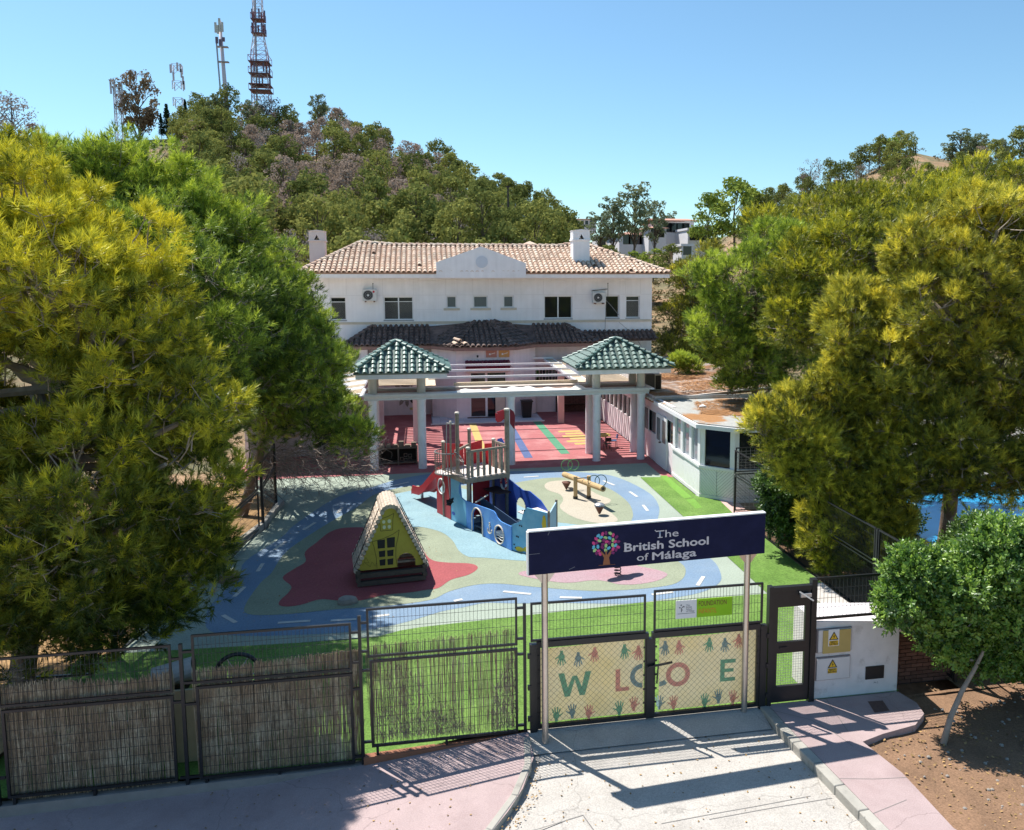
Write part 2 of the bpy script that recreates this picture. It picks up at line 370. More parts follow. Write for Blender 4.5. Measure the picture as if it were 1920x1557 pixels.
# artificial lawn
LAWN=mat('artificial grass',(.11,.215,.035),.85,.16,1.2,.6,220,fine=.38,fscale=24,c2soft=.2,col2=(.15,.25,.055),c2scale=.6,c2thr=.55)
LAWN2=mat('lighter artificial grass patch',(.15,.31,.045),.85,.08,2.,.6,220,fine=.25,fscale=70)
def lawnz(X,Y):
    t=max(0,min(1,(17.2-Y)/4.))*max(0,min(1,(1.0-X)/2.))
    return .016-.24*t*t*(3-2*t)
mb=MB(); 
def lawn_edge(x): # far edge of the front strip
    return interp(x,[(-6,17.37),(-1.22,17.13),(-.45,17.49),(1.96,17.69),(4.93,17.93),(7.78,17.89)])
xs=[-6.9+.45*i for i in range(33)]+[8.05]; xs=sorted(set([x for x in xs if x<=8.05]))
g=[]
for x in xs:
    r=[]
    e=lawn_edge(x)
    for j in range(11):
        y=lerp(13.03,e,j/10); mb.v.append(Vector((x,y,lawnz(x,y)))); r.append(len(mb.v)-1)
    g.append(r)
for a,b in zip(g,g[1:]):
    for j in range(10): mb.f.append([a[j],b[j],b[j+1],a[j+1]]); mb.m.append(0)
lw=mb.build('lawn',LAWN,kind='structure')
sheet('lawn',[(8.05,29.7),(9.28,29.5),(9.28,26.7),(9.87,26.11),(9.74,24.4),(9.68,18.9),(9.7,14.3),(8.5,14.3),(8.5,13.03),(8.05,13.03)],.0165,LAWN)
for q in ([(1237,893),(1250,893),(1268,909),(1255,910)],[(1253,910),(1268,909),(1298,934),(1283,936)],[(1286,938),(1301,936),(1317,953),(1304,955)]):
    sheet('pale_grass_patch',[P(*p) for p in q],.0205,LAWN2)  # lighter green quads laid over the lawn
sheet('side_path',[(9.87,26.11),(10.4,25.7),(10.2,23.5),(9.74,24.4)],.012,mat('pink concrete',(.58,.38,.34),.85,.1,3.))
sheet('side_path',[(8.93,TERR_Y+.0),(8.93,29.72),(9.3,29.5),(9.3,TERR_Y)],.010,TRED)
# left edge kerb
KERB=mat('concrete kerb',(.37,.35,.31),.85,.12,5.,.3,50,obj=.08,col2=(.26,.245,.22),c2scale=3.,c2thr=.6)
def kerb_line(pts,w,h,seg,z0,group,parent_name,side=1,zf=None):
    # a run of separate kerb stones along a polyline; returns the parent
    root=empty(parent_name,(pts[0][0],pts[0][1],0)); root['kind']='structure'
    L=[0]
    for a,b in zip(pts,pts[1:]): L.append(L[-1]+math.dist(a,b))
    def at(s):
        for i in range(len(pts)-1):
            if s<=L[i+1] or i==len(pts)-2:
                t=(s-L[i])/(L[i+1]-L[i]); return Vector((lerp(pts[i][0],pts[i+1][0],t),lerp(pts[i][1],pts[i+1][1],t),0))
    n=max(1,round(L[-1]/seg))
    for k in range(n):
        a=at(L[-1]*k/n+.006); b=at(L[-1]*(k+1)/n-.006); d=(b-a).normalized(); s=Vector((-d.y,d.x,0))*w*side
        m0=MB(); za=zf(*a[:2]) if zf else 0; zb=zf(*b[:2]) if zf else 0
        vs=[a+Vector((0,0,z0+za)),b+Vector((0,0,z0+zb)),b+s+Vector((0,0,z0+zb)),a+s+Vector((0,0,z0+za))]
        top=[a+Vector((0,0,h+za)),b+Vector((0,0,h+zb)),b+s+Vector((0,0,h+zb)),a+s+Vector((0,0,h+za))]
        fs=[(3,2,1,0),(4,5,6,7),(0,1,5,4),(1,2,6,5),(2,3,7,6),(3,0,4,7)]
        if side<0: fs=[f[::-1] for f in fs]
        m0.add(vs+top,fs)
        bevel(m0.build('kerb_stone',KERB,root),.012,1)
    return root
kerb_line([(-5.62,22.5),(-4.85,25.7),(-4.7,28.4)],.16,.16,.9,-.1,None,'court_kerb',side=1)
# dry bank outside the court on the left
BANK=mat('ochre dirt',(.36,.22,.10),.95,.15,2.,.5,20,fine=.2,fscale=25,col2=(.22,.14,.075),c2scale=1.2,c2thr=.58)
sheet('dirt_verge',[(-6.95,13.2),(-6.25,17),(-6.3,19.6),(-5.72,22.5),(-5.0,25.75),(-4.9,28.4),(-7.2,31.9),(-30,32),(-30,13.2)],-.02,BANK)
# ---------------- street ----------------
ROADM=mat('light concrete road',(.44,.41,.375),.85,.12,2.,.4,70,fine=.22,fscale=45,col2=(.39,.36,.325),c2scale=.9,c2thr=.60,c2soft=.14,crack=.33)
PAVM=mat('pinkish concrete pavement',(.40,.305,.30),.85,.10,1.6,.35,80,fine=.14,fscale=60,col2=(.34,.25,.245),c2scale=.9,c2thr=.58,c2soft=.15,crack=.4)
def slopez(X,Y): return -.105*max(0,1.5-X) if X>-3.2 else -.105*4.7-.03*(-3.2-X)
def slopez(X,Y):
    if X>=1.5: return 0.
    return max(-.42,-.105*(1.5-X))*1.0-(.02*max(0,-2.5-X))
lk=[(1.62,12.80),(1.60,12.23),(1.38,11.56),(1.04,10.99),(.70,10.55),(.2,10.05),(-.6,9.5),(-2,8.8),(-6,7.2)]
# left pavement grid
mb=MB(); nx=40; g=[]
def kerbY(x):
    tab=sorted([(p[0],p[1]) for p in lk]); return interp(x,tab)
def kerbYleft(x):
    return interp(x,[(-9,6.0),(-6,7.2),(-2,8.8),(-.6,9.5),(.2,10.05),(.70,10.55),(1.04,10.99),(1.38,11.56),(1.60,12.23)])
for i in range(nx+1):
    x=lerp(-9,1.60,i/nx); r=[]
    for j in range(7):
        y=lerp(kerbYleft(x),12.97,j/6); mb.v.append(Vector((x,y,slopez(x,y)+.10-.10*min(1,(12.97-y)/6+.0)))); r.append(len(mb.v)-1)
    g.append(r)
for a,b in zip(g,g[1:]):
    for j in range(6): mb.f.append([a[j],b[j],b[j+1],a[j+1]]); mb.m.append(0)
for v in mb.v: v.z=slopez(v.x,v.y)-.0
mb.build('pavement',PAVM,kind='structure')
kerb_line(lk,.11,.012,.75,-.35,None,'street_kerb',side=-1,zf=slopez)
# road: sheet slightly lower than the pavements
mb=MB(); g=[]
for i in range(31):
    x=lerp(-12,14,i/30); r=[]
    for j in range(15):
        y=lerp(-4,13.02,j/14); mb.v.append(Vector((x,y,slopez(x,y)-.12))); r.append(len(mb.v)-1)
    g.append(r)
for a,b in zip(g,g[1:]):
    for j in range(14): mb.f.append([a[j],b[j],b[j+1],a[j+1]]); mb.m.append(0)
mb.build('road',ROADM,kind='structure')
# cracks and joints in the concrete as thin recessed-looking dark sealant lines
CRK=mat('concrete joint',(.20,.19,.18),.9,.2,20)
def pline(name,pts,wd,z,m):
    for a,b in zip(pts,pts[1:]): strip(name,a,b,wd,z,m)
pline('road_joint',[P(945,1570,-.12),P(1010,1555,-.12),P(1093,1529,-.12),P(1115,1560,-.12)],.018,-.1165,CRK)
pline('road_joint',[P(1240,1545,-.12),P(1340,1526,-.12),P(1420,1512,-.12),P(1520,1493,-.12)],.014,-.1165,CRK)
pline('road_joint',[P(1330,1537,-.12),P(1450,1515,-.12),P(1560,1497,-.12)],.014,-.1165,CRK)
# ramp slab between the gate posts, darker worn threshold
MB().add([(1.6,13.02,-.004),(5.75,13.02,-.004),(5.75,12.45,-.10),(1.6,12.45,-.10)],[(3,2,1,0)]).build('gate_threshold',ROADM,kind='structure')
# right pavement
rk=[(5.74,12.99),(5.80,11.89),(5.88,11.12),(6.0,9.62),(6.2,7.5),(6.5,4)]
kerb_line(rk,.17,.035,.62,-.3,None,'street_kerb',side=1)
rp=[(5.91,13.0),(5.97,11.89),(6.05,11.12),(6.17,9.62),(6.4,6.5),(8.4,6.5),(7.07,9.41),(7.1,10.7),(6.95,11.6),(7.4,11.75),(8.1,11.9),(8.46,12.2),(8.55,12.55),(8.45,12.97)]
MB().prism([Vector((x,y,-.3)) for x,y in rp],(0,0,.332)).build('pavement',PAVM,kind='structure')
def z03(l): return [tuple(P(*p,.033))[:2] for p in l]
for l in ([(1440,1330),(1520,1350),(1565,1375),(1600,1400)],[(1565,1460),(1640,1461),(1700,1458)],[(1550,1312),(1572,1345),(1590,1372)],[(1590,1545),(1700,1500)]):
    pline('pavement_joint',z03(l),.010,.0345,CRK)
cover=[tuple(P(*p,.033))[:2] for p in [(1627,1316),(1655,1314),(1668,1333),(1640,1337)]]
sheet('manhole_cover',cover,.037,mat('rusty iron cover',(.12,.07,.06),.7,.2,20,bump=.4),kind='structure')
# earth bed on the right
BED=mat('orange garden soil',(.235,.14,.085),.95,.14,2.,.7,25,fine=.3,fscale=35,col2=(.19,.115,.07),c2scale=1.5,c2thr=.56)
mb=MB(); g=[]
for i in range(21):
    x=lerp(6.6,16,i/20); r=[]
    for j in range(13):
        y=lerp(3,13.0,j/12); mb.v.append(Vector((x,y,-.06+.03*n2(x*9,y*9)))); r.append(len(mb.v)-1)
    g.append(r)
for a,b in zip(g,g[1:]):
    for j in range(12): mb.f.append([a[j],b[j],b[j+1],a[j+1]]); mb.m.append(0)
mb.build('soil_bed',BED,kind='structure')
sheet('soil_bed',[(9.72,13.0),(9.75,24.3),(10.2,23.5),(10.4,25.7),(13,26.2),(40,26),(40,12.9),(8.46,12.9)],-.03,BED)
# pool and its deck
sheet('pool_deck',[(12.6,19),(40,19),(40,40),(13.2,40)],-.01,mat('pale paving',(.5,.48,.45),.8,.1,2.))
WATER=mat('pool water',(.02,.32,.62),.08,.12,.7,.15,3.,spec=.6)
sheet('pool_water',[(14.2,20.2),(26,20.2),(26,27.5),(14.6,27.5)],.01,WATER)
# ---------------- roof tiles ----------------
def tile_mesh(name,L,r,m,taper=.86,seg=6,lift=.02,th=.012):
    mb=MB(); n=seg
    for (y,rr,z) in ((0,r,lift+th),(L,r*taper,0)):
        for k in range(n+1):
            t=math.pi*k/n; mb.v.append(Vector((-math.cos(t)*rr,y,math.sin(t)*rr*.9+z)))
    for k in range(n):
        mb.f.append([k,k+n+1,k+n+2,k+1][::-1]); mb.m.append(0)
    # front lip
    b=len(mb.v)
    for k in range(n+1):
        t=math.pi*k/n; mb.v.append(Vector((-math.cos(t)*(r-.018),0,math.sin(t)*(r-.018)*.9+lift)))
    for k in range(n):
        mb.f.append([k,k+1,b+k+1,b+k]); mb.m.append(0)
    me=mb.mesh(name,m,smooth=False); return me
def inpoly(u,v,poly):
    c=False; n=len(poly)
    for i in range(n):
        (x1,y1),(x2,y2)=poly[i],poly[(i+1)%n]
        if (y1>v)!=(y2>v) and u<(x2-x1)*(v-y1)/(y2-y1)+x1: c=not c
    return c
def tiled_face(parent,poly,me,me_m,pitch,L,cap=300,jit=.006,name='roof_tile',miss=0,bed=None,bedname='roof_slope',flip=False,indiv=True,thick=.08):
    """poly: 3D polygon, first edge = eave; lays barrel tiles in columns running up the slope"""
    p=[Vector(x) for x in poly]; ux=(p[1]-p[0]).normalized(); nrm=None
    for q in p[2:]:
        nrm=ux.cross(q-p[0])
        if nrm.length>.01: break
    nrm.normalize()
    if nrm.z<0: nrm=-nrm
    vy=nrm.cross(ux).normalized()
    if vy.z<0: vy=-vy
    ux=vy.cross(nrm).normalized()
    pl=[((q-p[0]).dot(ux),(q-p[0]).dot(vy)) for q in p]
    if bed is not None:
        mb=MB(); mb.prism([q-nrm*.0 for q in p],-nrm*thick) ; mb.build(bedname,bed,parent)
    us=[a for a,b in pl]; vs=[b for a,b in pl]
    rot=Matrix((ux,vy,nrm)).transposed()
    joined=MB(); cnt=0
    cells=[]
    u=min(us)+pitch*.5; col=0
    while u<max(us):
        v=min(vs)-.05; j=0
        while v<max(vs):
            if inpoly(u,v+L*.55,pl) or (j==0 and inpoly(u,.03,pl)): cells.append((v,u))
            v+=L; j+=1
        u+=pitch; col+=1
    cells.sort()
    for v,u in cells:
        if random.random()<miss: continue
        pos=p[0]+ux*(u+random.uniform(-jit,jit))+vy*(v+random.uniform(-jit,jit)*2)+nrm*.012
        rz=random.uniform(-.02,.02)
        rm=rot@Matrix.Rotation(rz,3,'Z')
        if indiv and cnt<cap:
            o=link(name,me,parent,pos,rm.to_euler()); cnt+=1
        else:
            n=len(joined.v)
            for q in me.vertices: joined.v.append(pos+rm@q.co)
            for f in me.polygons: joined.f.append([i+n for i in f.vertices]); joined.m.append(0)
    if joined.v:
        joined.build(name+'_field' if not indiv else name+'_rest',me_m,parent,kind='stuff')
    return cnt
def ridge(parent,a,b,me,L,name='ridge_tile',joined=None):
    a=Vector(a); b=Vector(b); d=b-a; n=max(1,int(d.length/L)); vy=d.normalized()
    up=Vector((0,0,1)); ux=vy.cross(up).normalized(); nr=ux.cross(vy).normalized()
    rm=Matrix((ux,vy,nr)).transposed()
    for k in range(n):
        link(name,me,parent,a+d*(k/n)+nr*.015,rm.to_euler(),(1,d.length/n/L,1))

# ---------------- the school house ----------------
house=empty('school_house',(4,47,0),'white two-storey villa with tiled hip roof and centre pediment','house')
YW=47.; XL,XR=-6.3,13.35
ZT=7.62
# main wall: build facade with real window openings
wins=[(-4.95,-4.10,5.24,6.52,'grille1'),(-2.09,-.47,5.22,6.52,'grille2'),(1.36,1.94,5.86,6.55,'small'),(2.86,3.69,5.86,6.55,'small'),(4.57,5.17,5.86,6.55,'small'),(6.92,8.58,5.22,6.53,'dark2'),(10.54,11.38,5.22,6.53,'dark1'),(11.77,12.62,5.22,6.51,'grille1')]
def wall_with_openings(name,x0,x1,z0,z1,y,th,holes,m,parent):
    mb=MB(); xs=sorted(set([x0,x1]+[h[0] for h in holes]+[h[1] for h in holes])); 
    for a,b in zip(xs,xs[1:]):
        hs=sorted([(h[2],h[3]) for h in holes if h[0]<=a+1e-6 and h[1]>=b-1e-6]); z=z0
        for (ha,hb) in hs:
            if ha>z: mb.box((a,y,z),(b,y+th,ha))
            z=hb
        if z<z1: mb.box((a,y,z),(b,y+th,z1))
    return mb.build(name,m,parent)
wall_with_openings('wall',XL,XR,0,ZT,YW,.3,wins,WHITE,house)
MB().box((XL,YW+.3,0),(XR,YW+9.5,ZT)).build('wall',WHITE,house)
# fine panel joints on the render
jm=mat('facade joint',(.76,.74,.76),.9,.05,5)
jb=MB()
for (a,b,z0_,z1_,k) in wins:
    for x in (a-.03,b+.03):
        jb.box((x-.012,YW-.004,6.62),(x+.012,YW-.001,7.5))
for z in (6.60,):
    jb.box((XL,YW-.004,z-.012),(XR,YW-.001,z+.012))
for z in (5.80,):
    jb.box((-.3,YW-.004,z-.01),(1.1,YW-.001,z+.01)); jb.box((5.4,YW-.004,z-.01),(6.8,YW-.001,z+.01)); jb.box((8.7,YW-.004,z-.01),(10.4,YW-.001,z+.01))
jb.build('wall_joint',jm,house)
def window(parent,x0,x1,z0,z1,y,kind):
    fr=.06 if kind!='small' else .07
    d=y+.12
    f=MB(); f.box((x0,d,z0),(x0+fr,d+.07,z1)).box((x1-fr,d,z0),(x1,d+.07,z1)).box((x0+fr,d,z0),(x1-fr,d+.07,z0+fr)).box((x0+fr,d,z1-fr),(x1-fr,d+.07,z1))
    mid=(x0+x1)/2
    if kind.endswith('2'): f.box((mid-.035,d-.002,z0+fr),(mid+.035,d+.072,z1-fr))
    if kind.startswith('grille'): f.box((x0+fr,d+.001,z1-.30),(x1-fr,d+.069,z1-.26))
    wf=f.build('window',ALU,parent)
    g=[(x0+fr,x1-fr)] if not kind.endswith('2') else [(x0+fr,mid-.035),(mid+.035,x1-fr)]
    for a,b in g: MB().box((a,d+.03,z0+fr),(b,d+.05,z1-fr)).build('pane',GREYGL if kind=='small' else DARKGL,wf)
    if kind.startswith('grille'):
        gr=MB(); 
        for a,b in g:
            x=a+.03
            while x<b: gr.box((x-.004,d+.004,z0+fr),(x+.004,d+.010,z1-.30)); x+=.055
            z=z0+fr+.05
            while z<z1-.32: gr.box((a,d+.002,z-.004),(b,d+.004,z+.004)); z+=.055
        gr.build('grille',mat('grille wire',(.28,.27,.27),.5,.1,10),wf,kind='stuff')
    return wf
for (a,b,z0_,z1_,k) in wins:
    wf=window(house,a,b,z0_,z1_,YW,k)
    if k=='small': MB().box((a-.16,YW-.06,z0_-.12),(b+.16,YW+.02,z0_-.0)).build('sill',CREAM,wf)
    else: MB().box((a-.02,YW-.012,z0_-.06),(b+.02,YW+.03,z0_-.0)).build('sill',mat('grey sill',(.35,.34,.35),.7,.1,5),wf)
MB().box((XL-.02,YW-.05,5.0),(XR+.02,YW-.0012,5.13)).build('string_course',CREAM,house)
# eaves slab and pediment
EV=46.0
MB().box((-6.52,EV,7.56),(14.12,YW+10.4,7.82)).build('eaves',WHITE,house)
MB().prism([(.81,45.86,7.55),(5.74,45.86,7.55),(5.74,45.86,8.37),(3.28,45.86,9.28),(.81,45.86,8.40)],(0,2.6,0)).build('pediment',WHITE,house)
dm=MB(); dm.tube([(3.29,45.855,8.43),(3.29,45.82,8.43)],.33,28); dm.build('roundel',mat('bluish white roundel',(.62,.66,.74),.6,.03,4),house)
# main roof
CT=tile_mesh('roof_tile',.42,.115,CLAY)
CTD=tile_mesh('roof_tile',.40,.115,CLAYD)
zr=9.46
eL=Vector((-6.5,45.95,7.84)); eR=Vector((14.12,45.95,7.84))
slope=(zr-7.84)/(50.3-45.95)
def rp_(x,y): return Vector((x,y,7.84+slope*(y-45.95)))
pk=rp_(-3.5,50.75); rr=rp_(10.2,50.55)
front=[eL,eR,rr,rp_(9.1,50.7),rp_(8.3,50.3),rp_(-1.5,50.3),pk]
tiled_face(house,front,CT,CLAY,.285,.40,300,bed=CLAYBED,miss=.004)
back=[Vector((14.12,57.5,7.84)),Vector((-6.5,57.5,7.84)),pk,rp_(-1.5,50.3),rp_(8.3,50.3),rp_(9.1,50.7),rr]
MB().add([back[0],back[1],pk,rr],[(0,1,2,3)]).add([eL,pk,Vector((-6.5,57.5,7.84))],[(0,1,2)][::-1]).add([eR,Vector((14.12,57.5,7.84)),rr],[(0,1,2)]).build('roof_slope',CLAYBED,house)
tiled_face(house,[Vector((14.12,57.5,7.84)),eR,rr],CT,CLAY,.285,.40,0,indiv=False)
RT=tile_mesh('ridge_tile',.42,.13,CLAY)
for a,b in ((eL,pk),(eR,rr),(pk,rp_(-1.5,50.3)),(rp_(-1.5,50.3),rp_(8.3,50.3)),(rp_(8.3,50.3),rp_(9.1,50.7)),(rp_(9.1,50.7),rr)): ridge(house,a+Vector((0,0,.02)),b+Vector((0,0,.02)),RT,.40)
# small rear roof peeking above the ridge
MB().prism([(5.6,51.5,9.35),(7.9,51.5,9.35),(6.9,53,9.9)],(0,1,0)).build('rear_roof',CLAY,house)
def chimney(x0,x1,y0,y1,zb,zs,zt,m,label):
    cx,cy=(x0+x1)/2,(y0+y1)/2
    c=MB().box((x0,y0,zb),(x1,y1,zs)).build('chimney',m,house,label=label)
    MB().box((x0-.06,y0-.06,zs),(x1+.06,y1+.06,zs+.08)).build('chimney_collar',m,c)
    # cap: four sloping sides with triangular vent
    zc0,zc1=zs+.08,zt-.07
    a=.02; cm=MB()
    cm.box((x0-.02,y0,zc0),(x1+.02,y0+.12,zc1)) if False else None
    tri=.16; th=.10
    # front face with triangular hole made of three boxes/prisms
    for yy in (y0-.02,y1-th+.02):
        cm.prism([(x0-.02,yy,zc0),(cx-tri,yy,zc0),(cx,yy,zc0+.30),(cx,yy,zc1),(x0+.03,yy,zc1)],(0,th,0))
        cm.prism([(cx+tri,yy,zc0),(x1+.02,yy,zc0),(x1-.03,yy,zc1),(cx,yy,zc1),(cx,yy,zc0+.30)],(0,th,0))
    for xx in (x0-.02,x1-th+.02):
        cm.box((xx,y0+th-.02,zc0),(xx+th,y1-th+.02,zc1))
    cm.build('chimney_pot',m,c)
    MB().prism([(x0-.05,y0-.05,zc1),(x1+.05,y0-.05,zc1),(x1+.05,y0-.05,zc1+.02),(cx,y0-.05,zc1+.09),(x0-.05,y0-.05,zc1+.02)],(0,y1-y0+.1,0)).build('chimney_lid',m,c)
    MB().box((x0+.1,y0+.12,zc0),(x1-.1,y1-.12,zc0+.05)).build('flue',BLACKM,c)
chimney(8.74,9.72,47.6,48.5,7.9,9.72,10.36,WHITE,None)
chimney(-6.4,-5.52,50.6,51.5,7.6,9.68,10.33,mat('pink render',(.78,.68,.66),.8,.06,2),'pinkish chimney')
# ground floor and lower roof
GF=44.9
bay=[(.45,44.98),(1.72,43.95),(4.80,43.95),(6.12,44.98)]
# side walls of the ground floor
MB().box((-2.9,46.0,0),(.45,YW,3.95)).build('wall',PINKW,house)
MB().box((6.12,45.6,0),(9.3,YW,3.95)).build('wall',PINKW,house)
# bay walls with door opening (front segment)
dx0,dx1,dz=2.43,4.42,2.55
wall_with_openings('wall',1.72,4.80,0,3.85,43.95,.25,[(dx0,dx1,0,dz)],PINKW,house)
MB().prism([(.45,44.98,0),(1.72,43.95,0),(1.72,44.2,0),(.45,45.3,0)],(0,0,3.85)).build('wall',PINKW,house)
MB().prism([(4.80,43.95,0),(6.12,44.98,0),(6.12,45.3,0),(4.80,44.2,0)],(0,0,3.85)).build('wall',PINKW,house)
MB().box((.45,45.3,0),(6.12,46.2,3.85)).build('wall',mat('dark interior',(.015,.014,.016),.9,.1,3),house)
# sliding door
dr=MB(); y=44.04
for a,b in ((dx0,dx0+.07),(dx0+.83,dx0+.95),(dx1-.07,dx1)): dr.box((a,y,.05),(b,y+.1,dz))
dr.box((dx0+.07,y+.005,dz-.07),(dx1-.07,y+.095,dz)).box((dx0+.07,y+.005,.05),(dx0+.83,y+.095,.13))
door=dr.build('sliding_door',ALU,house)
MB().box((dx0+.07,y+.04,.13),(dx0+.83,y+.06,dz-.07)).build('pane',glass_mat('door glass',(.05,.035,.035),.04),door)
MB().box((dx0+.98,y+.3,.05),(dx1-.1,y+.32,dz-.1)).build('pane',DARKGL,door)
MB().box((dx1-.62,y-.02,.05),(dx1-.1,y+.03,1.95)).build('door_blind',CREAM,door)
MB().box((dx0-.15,43.85,.05),(dx1+.1,43.96,.11)).build('door_step',mat('dark red step',(.13,.06,.06),.7,.1,5),door)
# awning
AW=mat('maroon awning tile',(.18,.02,.05),.5,.2,8,obj=.1,island=.1)
awt=tile_mesh('awning_tile',.30,.095,AW)
aw=empty('door_awning',(3.35,43.6,2.75)); aw.parent=house; aw.location=Vector((3.35,43.6,2.75))-house.location
tiled_face(aw,[(2.2,43.35,2.85),(4.55,43.35,2.85),(4.55,43.93,3.17),(2.2,43.93,3.17)],awt,AW,.2,.32,60,bed=AW,bedname='awning_board',name='awning_tile')
MB().box((2.2,43.4,2.62),(4.55,43.93,2.70)).build('awning_soffit',mat('terracotta soffit',(.55,.30,.22),.8,.1,5),aw)
# lower roof faces
LW=46.95
def LR(px,py,Y): return AY(px,py,Y)
EZ=3.97
A0=Vector((-4.15,44.6,EZ)); A1=Vector((.45,44.6,EZ)); 
bl=Vector((1.62,43.55,3.92)); br=Vector((4.88,43.55,3.92)); C0=Vector((6.15,44.6,EZ)); C1=Vector((9.65,44.6,EZ))
tL=Vector((-2.7,LW,4.86)); tc1=Vector((2.92,LW,5.06)); tc2=Vector((3.6,LW,5.06)); tR=Vector((8.1,LW,4.86))
lowroof=empty('lower_roof',(3,45.5,3.9)); lowroof.parent=house; lowroof.location=Vector((3,45.5,3.9))-house.location
# left run
tiled_face(lowroof,[A0,A1,Vector((.45,LW,4.86)),tL],CTD,CLAYD,.285,.38,jit=.002,cap=70,bed=CLAYD)
# bay left slanting face, front face, right slanting face
tiled_face(lowroof,[A1,bl,tc1,Vector((1.6,LW,4.95))],CTD,CLAYD,.285,.38,jit=.002,cap=60,bed=CLAYD)
MB().add([A1,Vector((1.6,LW,4.95)),Vector((.45,LW,4.86))],[(0,1,2)]).build('roof_slope',CLAYD,lowroof)
tiled_face(lowroof,[bl,br,tc2,tc1],CTD,CLAYD,.285,.38,jit=.002,cap=80,bed=CLAYD)
tiled_face(lowroof,[br,C0,Vector((4.9,LW,4.95)),tc2],CTD,CLAYD,.285,.38,jit=.002,cap=60,bed=CLAYD)
MB().add([C0,Vector((6.15,LW,4.86)),Vector((4.9,LW,4.95))],[(0,1,2)]).build('roof_slope',CLAYD,lowroof)
tiled_face(lowroof,[C0,C1,tR,Vector((6.15,LW,4.86))],CTD,CLAYD,.285,.38,jit=.002,cap=70,bed=CLAYD)
tiled_face(lowroof,[Vector((-4.15,LW,3.95)),A0,tL],CTD,CLAYD,.285,.38,jit=.002,cap=20,bed=CLAYD)
tiled_face(lowroof,[(9.2,46.0,4.0),(13.35,46.0,4.0),(13.35,46.98,4.46),(9.2,46.98,4.46)],CTD,CLAYD,.285,.38,jit=.002,cap=60,bed=CLAYD)
RTD=tile_mesh('ridge_tile',.40,.125,CLAYD)
for a,b in ((A0,tL),(bl,tc1),(br,tc2),(C1,tR)): ridge(lowroof,a+Vector((0,0,.03)),b+Vector((0,0,.03)),RTD,.38)
# the few pale sunlit broken tiles at the bay corner
for p,q in (((1.75,43.62,4.02),(.3,.2,.4)),((2.0,43.6,4.02),(.1,.3,-.2)),((2.25,43.62,4.02),(.2,-.2,.1)),((1.95,43.9,4.2),(.3,.1,.9))):
    link('loose_tile',RT,lowroof,p,q)
BRN=mat('brown eaves board',(.26,.16,.14),.8,.12,6)
for a,b in ((A0,A1),(A1,bl),(bl,br),(br,C0),(C0,C1)):
    a2=a+Vector((0,.06,-.12)); b2=b+Vector((0,.06,-.12))
    MB().bar(a2,b2,.08,.15).build('eaves_board',BRN,lowroof)
# soffits under the low roof
MB().prism([A0+Vector((0,.1,-.2)),A1+Vector((0,.1,-.2)),Vector((.45,LW,EZ-.2)),Vector((-4.1,LW,EZ-.2))],(0,0,.04)).build('soffit',PINKW,lowroof)
MB().prism([C0+Vector((0,.1,-.2)),C1+Vector((0,.1,-.2)),Vector((9.6,LW,EZ-.2)),Vector((6.15,LW,EZ-.2))],(0,0,.04)).build('soffit',PINKW,lowroof)
# little signs above the door: plates with brush marks
for x0,c,nm in ((3.32,(.50,.22,.17),'terracotta'),(4.0,(.62,.33,.12),'orange')):
    s=empty('door_plaque',(x0+.28,43.93,3.35),'small %s house plaque with white marks above the door'%nm,'sign')
    MB().box((x0,43.90,3.33),(x0+.57,43.95,3.72)).build('plate',mat('plaque '+nm,c,.5,.1,8),s)
    MB().bar((x0+.15,43.895,3.50),(x0+.24,43.895,3.50),.004,.09).bar((x0+.26,43.895,3.50),(x0+.48,43.895,3.57),.004,.03).build('mark',WPAINT,s)
lm=MB(); lm.tube([(2.86,43.9,3.45),(2.86,43.8,3.42)],.03,6); lm.tube([(2.86,43.8,3.35),(2.86,43.8,3.46)],.05,8)
t=lm.build('wall_lamp',BLACKM,None,origin=(2.86,43.85,3.4)); tag(t,'tiny black lamp on the wall above the maroon awning','lamp')
# window bars right of the bay (grilled windows in shade)
MB().box((5.0,45.50,1.2),(8.1,45.62,2.5)).build('window',DARKGL,house)
gb=MB()
for i in range(16): gb.box((5.3+i*.18,45.42,1.2),(5.33+i*.18,45.45,2.5))
gb.build('window_bars',mat('mauve bars',(.45,.36,.38),.6,.1,5),house)
MB().box((-4.2,44.9,.0),(-2.9,46.9,3.8)).build('wall',PINKW,house)
# air conditioners
def ac(x0,x1,z0,z1,y,label,brand=True,tray=False,dist=.35):
    a=empty('air_conditioner',(x0,y,z0),label,'air conditioner','air conditioners on the upper wall')
    ACW=mat('ac casing',(.66,.66,.65),.5,.05,5)
    bevel(MB().box((x0,y-dist,z0),(x1,y-.02,z1)).build('casing',ACW,a),.02)
    cx=x0+(x1-x0)*.40; cz=(z0+z1)/2; r=(z1-z0)*.42
    MB().tube([(cx,y-dist-.015,cz),(cx,y-dist-.002,cz)],r,24).build('fan_grille',mat('dark fan',(.05,.052,.055),.5,.1,10),a)
    ringm=MB()
    for k in range(1,4):
        rr_=r*k/3.3; ringm.tube([(cx+rr_*math.cos(t_*math.pi/12),y-dist-.02,cz+rr_*math.sin(t_*math.pi/12)) for t_ in range(25)],.006,4,cap=False)
    ringm.build('grille_ring',GALV,a)
    MB().tube([(cx,y-dist-.03,cz),(cx,y-dist-.015,cz)],r*.2,12).build('fan_hub',WPAINT,a)
    for x in (x0+.12,x1-.18): MB().box((x,y-dist-.04,z0-.07),(x+.07,y,z0-.002)).build('bracket',mat('rusty bracket',(.2,.12,.1),.8,.2,9),a)
    if brand: MB().tube([(x1-.16,y-dist-.012,z1-.13),(x1-.16,y-dist-.002,z1-.13)],.06,12).build('badge',mat('red badge',(.5,.02,.05),.5,.05,5),a)
    return a
